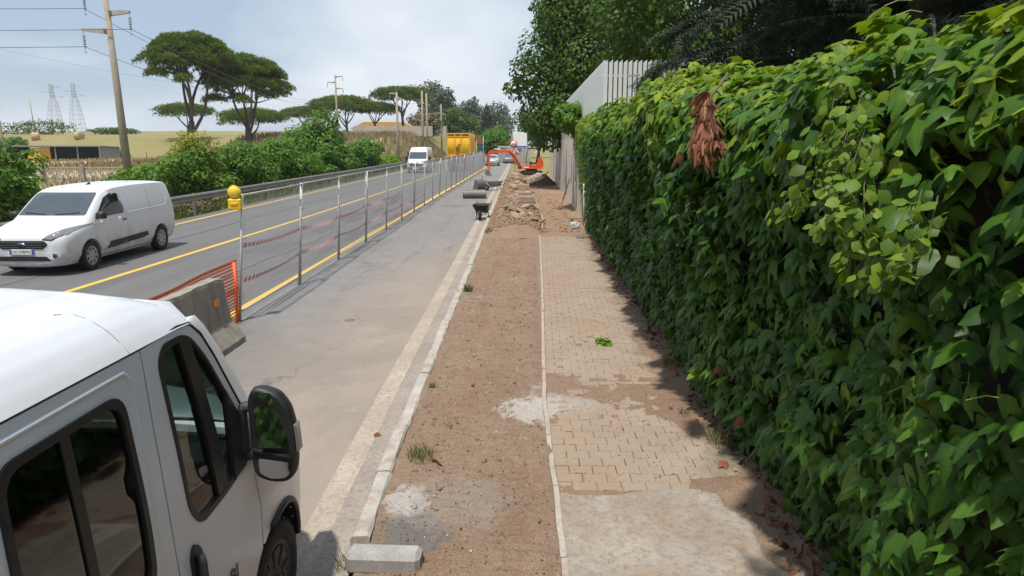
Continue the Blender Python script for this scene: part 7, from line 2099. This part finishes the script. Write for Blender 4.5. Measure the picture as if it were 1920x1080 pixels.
# old yellow machine cab in the yard
M['oldyellow'] = pmat('faded_yellow', (.60, .34, .03), .7, var=.2, scale=2, c2=(.30, .15, .05), wear=(.5, .68))
cb = empty('machine_cab', (-73.5, 105, tz(-73.5, 105)), R(-20), label='faded yellow machine cab parked before the open shed', cat='machine cab')
mb = MB(); mb.prism([(-1.4, .2), (1.3, .2), (1.3, 2.2), (-.7, 2.3), (-.9, 1.2), (-1.4, 1.1)], 'y', -.8, .8); c_ = mb.build('cab_body', M['oldyellow'], cb)
for (xa, xb) in ((-.55, .15), (.5, 1.0)):
    mb = MB(); mb.box(((xa + xb) / 2, -.81, 1.65), (xb - xa, .03, .7 if xa < 0 else .4)); mb.build('cab_window', M['darkglass'], c_)
mb = MB(); mb.box((.3, 0, 2.30), (2.2, 1.8, .10)); mb.build('cab_roof', M['armc'], cb)
# yard wall line: pale rail fence
M['paleyard'] = pmat('pale_dry_yard', (.50, .42, .30), .95, var=.15, scale=.6)
xs = np.linspace(-95, -24, 40); ys = np.linspace(60, 119, 40); tag(link('yard', grid_mesh('yard', xs, ys, lambda x, y: terrain(x, y) + .06, M['paleyard'])), kind='structure')
yf = empty('yard_railing', (-33, 57.5, tz(-33, 57.5)), label='pale rail fence of the yard beyond the roadside shrubs', cat='railing')
M['palerail'] = pmat('pale_rail', (.50, .44, .34), .8, var=.12)
for i in range(8):
    mb = MB(); mb.box((-14 + i * 3.4, 0, .65), (.32, .32, 1.5)); mb.build('post', M['polec'], yf)
for i in range(7):
    p_ = MB()
    for k in range(20): p_.box((-14 + i * 3.4 + .2 + k * .155, 0, .62), (.035, .03, 1.1))
    p_.box((-14 + i * 3.4 + 1.7, 0, 1.2), (3.2, .06, .06)); p_.box((-14 + i * 3.4 + 1.7, 0, .1), (3.2, .06, .06)); tag(p_.build('rail_bars', M['palerail'], yf), kind='stuff')
# orange house and long wall on the bank, red roof, white sign box, grey container
M['ochre'] = pmat('ochre_render', (.62, .33, .09), .85, var=.1, scale=.5); M['tile'] = pmat('roof_tile', (.36, .15, .08), .85, var=.2, scale=2); M['render'] = pmat('grey_render', (.46, .40, .32), .9, var=.15, scale=.6)
hb = empty('ochre_house', (-34.5, 185, tz(-38, 185) - 2.6), label='low ochre house behind the pines on the bank', cat='house')
mb = MB(); mb.box((-2, 0, 1.9), (16, 8, 3.8)); w_ = mb.build('wall', M['ochre'], hb)
mb = MB(); mb.prism([(-10.6, 3.7), (6.6, 3.7), (3, 5.4), (-7, 5.4)], 'y', -4.6, 4.6); mb.build('roof', M['ochre'], hb)
for x in (-7.5, -4.5, -1.5, 1.5, 4.0):
    mb = MB(); mb.box((x, -4.02, 2.2), (1.1, .06, 1.4)); mb.build('window', M['darkglass'], w_)
mb = MB(); mb.box((10.2, 1, 2.2), (7, 6, 4.4)); e_ = mb.build('annex', M['render'], hb)
for x in (8.2, 10.2, 12.2):
    mb = MB(); mb.box((x, -2.03, 3.2), (1.2, .06, 1.0)); mb.build('window', M['darkglass'], e_)
mb = MB(); mb.box((-27, 143, tz(-27, 143) + .8), (16, .3, 2.0)); o = mb.build('boundary_wall', M['render']); tag(o, 'long low grey wall at the top of the dry bank', 'wall')
rh = empty('red_roof_house', (-20.5, 285, tz(-20.5, 285)), label='far house with a red tiled roof among the trees', cat='house')
mb = MB(); mb.box((0, 0, 4), (9, 8, 8)); mb.build('wall', M['render'], rh); mb = MB(); mb.prism([(-5, 8), (5, 8), (0, 11)], 'y', -4.5, 4.5); mb.build('roof', M['tile'], rh)
wb = empty('white_sign_box', (-.9, 99, 0), label='white box sign on posts with a blue lower edge beyond the signs', cat='sign')
mb = MB(); mb.box((0, 0, 3.45), (1.9, .5, 1.9), bev=.03); s_ = mb.build('sign_box', M['signwhite'], wb); mb = MB(); mb.box((0, -.02, 2.45), (1.94, .54, .16)); mb.build('blue_edge', M['plateblue'], s_)
mb = MB(); mb.tube([(-.6, 0, 0), (-.6, 0, 2.6)], .06, 8); mb.tube([(.6, 0, 0), (.6, 0, 2.6)], .06, 8); mb.build('posts', M['galv'], wb)
ct = empty('site_container', (-1.9, 108, 0), label='grey site container behind the road works sign', cat='container')
mb = MB(); mb.box((0, 0, 1.25), (5.0, 2.4, 2.5)); c_ = mb.build('container_body', M['armc'], ct)
mb = MB()
for k in range(24): mb.box((-2.4 + k * .208, -1.22, 1.25), (.09, .05, 2.3))
mb.build('corrugation', M['armc'], c_)
mb = MB(); mb.box((.6, -1.25, 2.0), (1.1, .06, .35)); mb.build('container_sign', M['plateblue'], c_)
# small roadside signs and panels past the truck
M['redbrown'] = pmat('red_brown_board', (.30, .07, .06), .7, var=.15)
bs = empty('roadside_board', (-7.0, 104, 0), label='red brown board with a small blue sign beyond the truck', cat='sign')
mb = MB(); mb.box((0, 0, 3.2), (.95, .08, .85)); mb.build('red_board', M['redbrown'], bs); mb = MB(); mb.box((.30, -.02, 2.35), (.42, .06, .42)); mb.build('blue_sign', M['plateblue'], bs); mb = MB(); mb.tube([(-.38, 0, 0), (-.38, 0, 3.4)], .05, 6); mb.tube([(.62, 0, 0), (.62, 0, 3.9)], .05, 6); mb.build('posts', M['galv'], bs)
mb = MB(); mb.box((0, 0, .62), (1.4, .1, .75)); o = mb.build('black_board', M['ink'], None, (-14.2, 88, .75)); tag(o, 'small black board on the verge behind the high-roof van', 'board')
# dry tall grass on the bank and along the field edge
def drygrass(name, label, n, fx, seed, h=.9, mat='grass', tb=1.75):
    r = np.random.default_rng(seed); P_ = fx(r, n); V, F = blade(seed); V = V * np.array([3.0, 1, 1]); m = len(P_)
    Rm_ = rot_from(np.stack([np.cos(r.uniform(0, 6.28, m)), np.sin(r.uniform(0, 6.28, m)), 0 * P_[:, 0]], 1), np.stack([r.normal(0, .3, m), r.normal(0, .3, m), -1 + 0 * P_[:, 0]], 1))
    V2 = np.stack([V[:, 0], V[:, 2], V[:, 1] * .6], 1)
    v, f, t = scatter(V2, F, Rm_, P_, h * r.uniform(.5, 1.3, m), tb + r.normal(0, .12, m))
    o = link(name, np_mesh(name, v, f, M[mat], False, t)); return tag(o, label, None, None, 'stuff')
def bankpts(r, n):
    x = r.uniform(-60, -15, n); y = r.uniform(78, 150, n); return np.stack([x, y, terrain(x, y)], 1)
M['drygrass'] = leafmat('dry_grass', (.24, .17, .095), (.36, .27, .16), (.40, .32, .20), .2, .9)
drygrass('tall_dry_grass', 'tall dry grass covering the bank', 14000, bankpts, 3, .9, 'drygrass', .6)
def vergepts(r, n):
    y = 12 + 80 * r.random(n); x = LINE_L(y) - .9 - np.abs(r.normal(0, .8, n)); return np.stack([x, y, terrain(x, y)], 1)
drygrass('verge_grass', 'mixed dry and green grass along the far verge', 9000, vergepts, 4, .38, 'grass', 1.2)
def yardpts(r, n):
    y = r.uniform(40, 120, n); x = -.62 * y - r.uniform(-12, 22, n); return np.stack([x, y, terrain(x, y)], 1)
drygrass('yard_grass', 'pale dry grass in the yard', 9000, yardpts, 5, .5, 'drygrass', .9)
# ================================================================== SUMMER HAZE
hz = MB(); hz.box((0, 440, 27), (1900, 980, 62))
_m = bpy.data.materials.new('haze_air'); _m.use_nodes = True; _t2 = _m.node_tree; _t2.nodes.remove(_t2.nodes['Principled BSDF'])
_v = _t2.nodes.new('ShaderNodeVolumePrincipled'); _v.inputs['Color'].default_value = (.86, .91, .98, 1); _v.inputs['Density'].default_value = .00022; _v.inputs['Anisotropy'].default_value = .2
_t2.links.new(_v.outputs[0], _t2.nodes['Material Output'].inputs['Volume'])
hzo = hz.build('haze', _m); tag(hzo, kind='stuff')
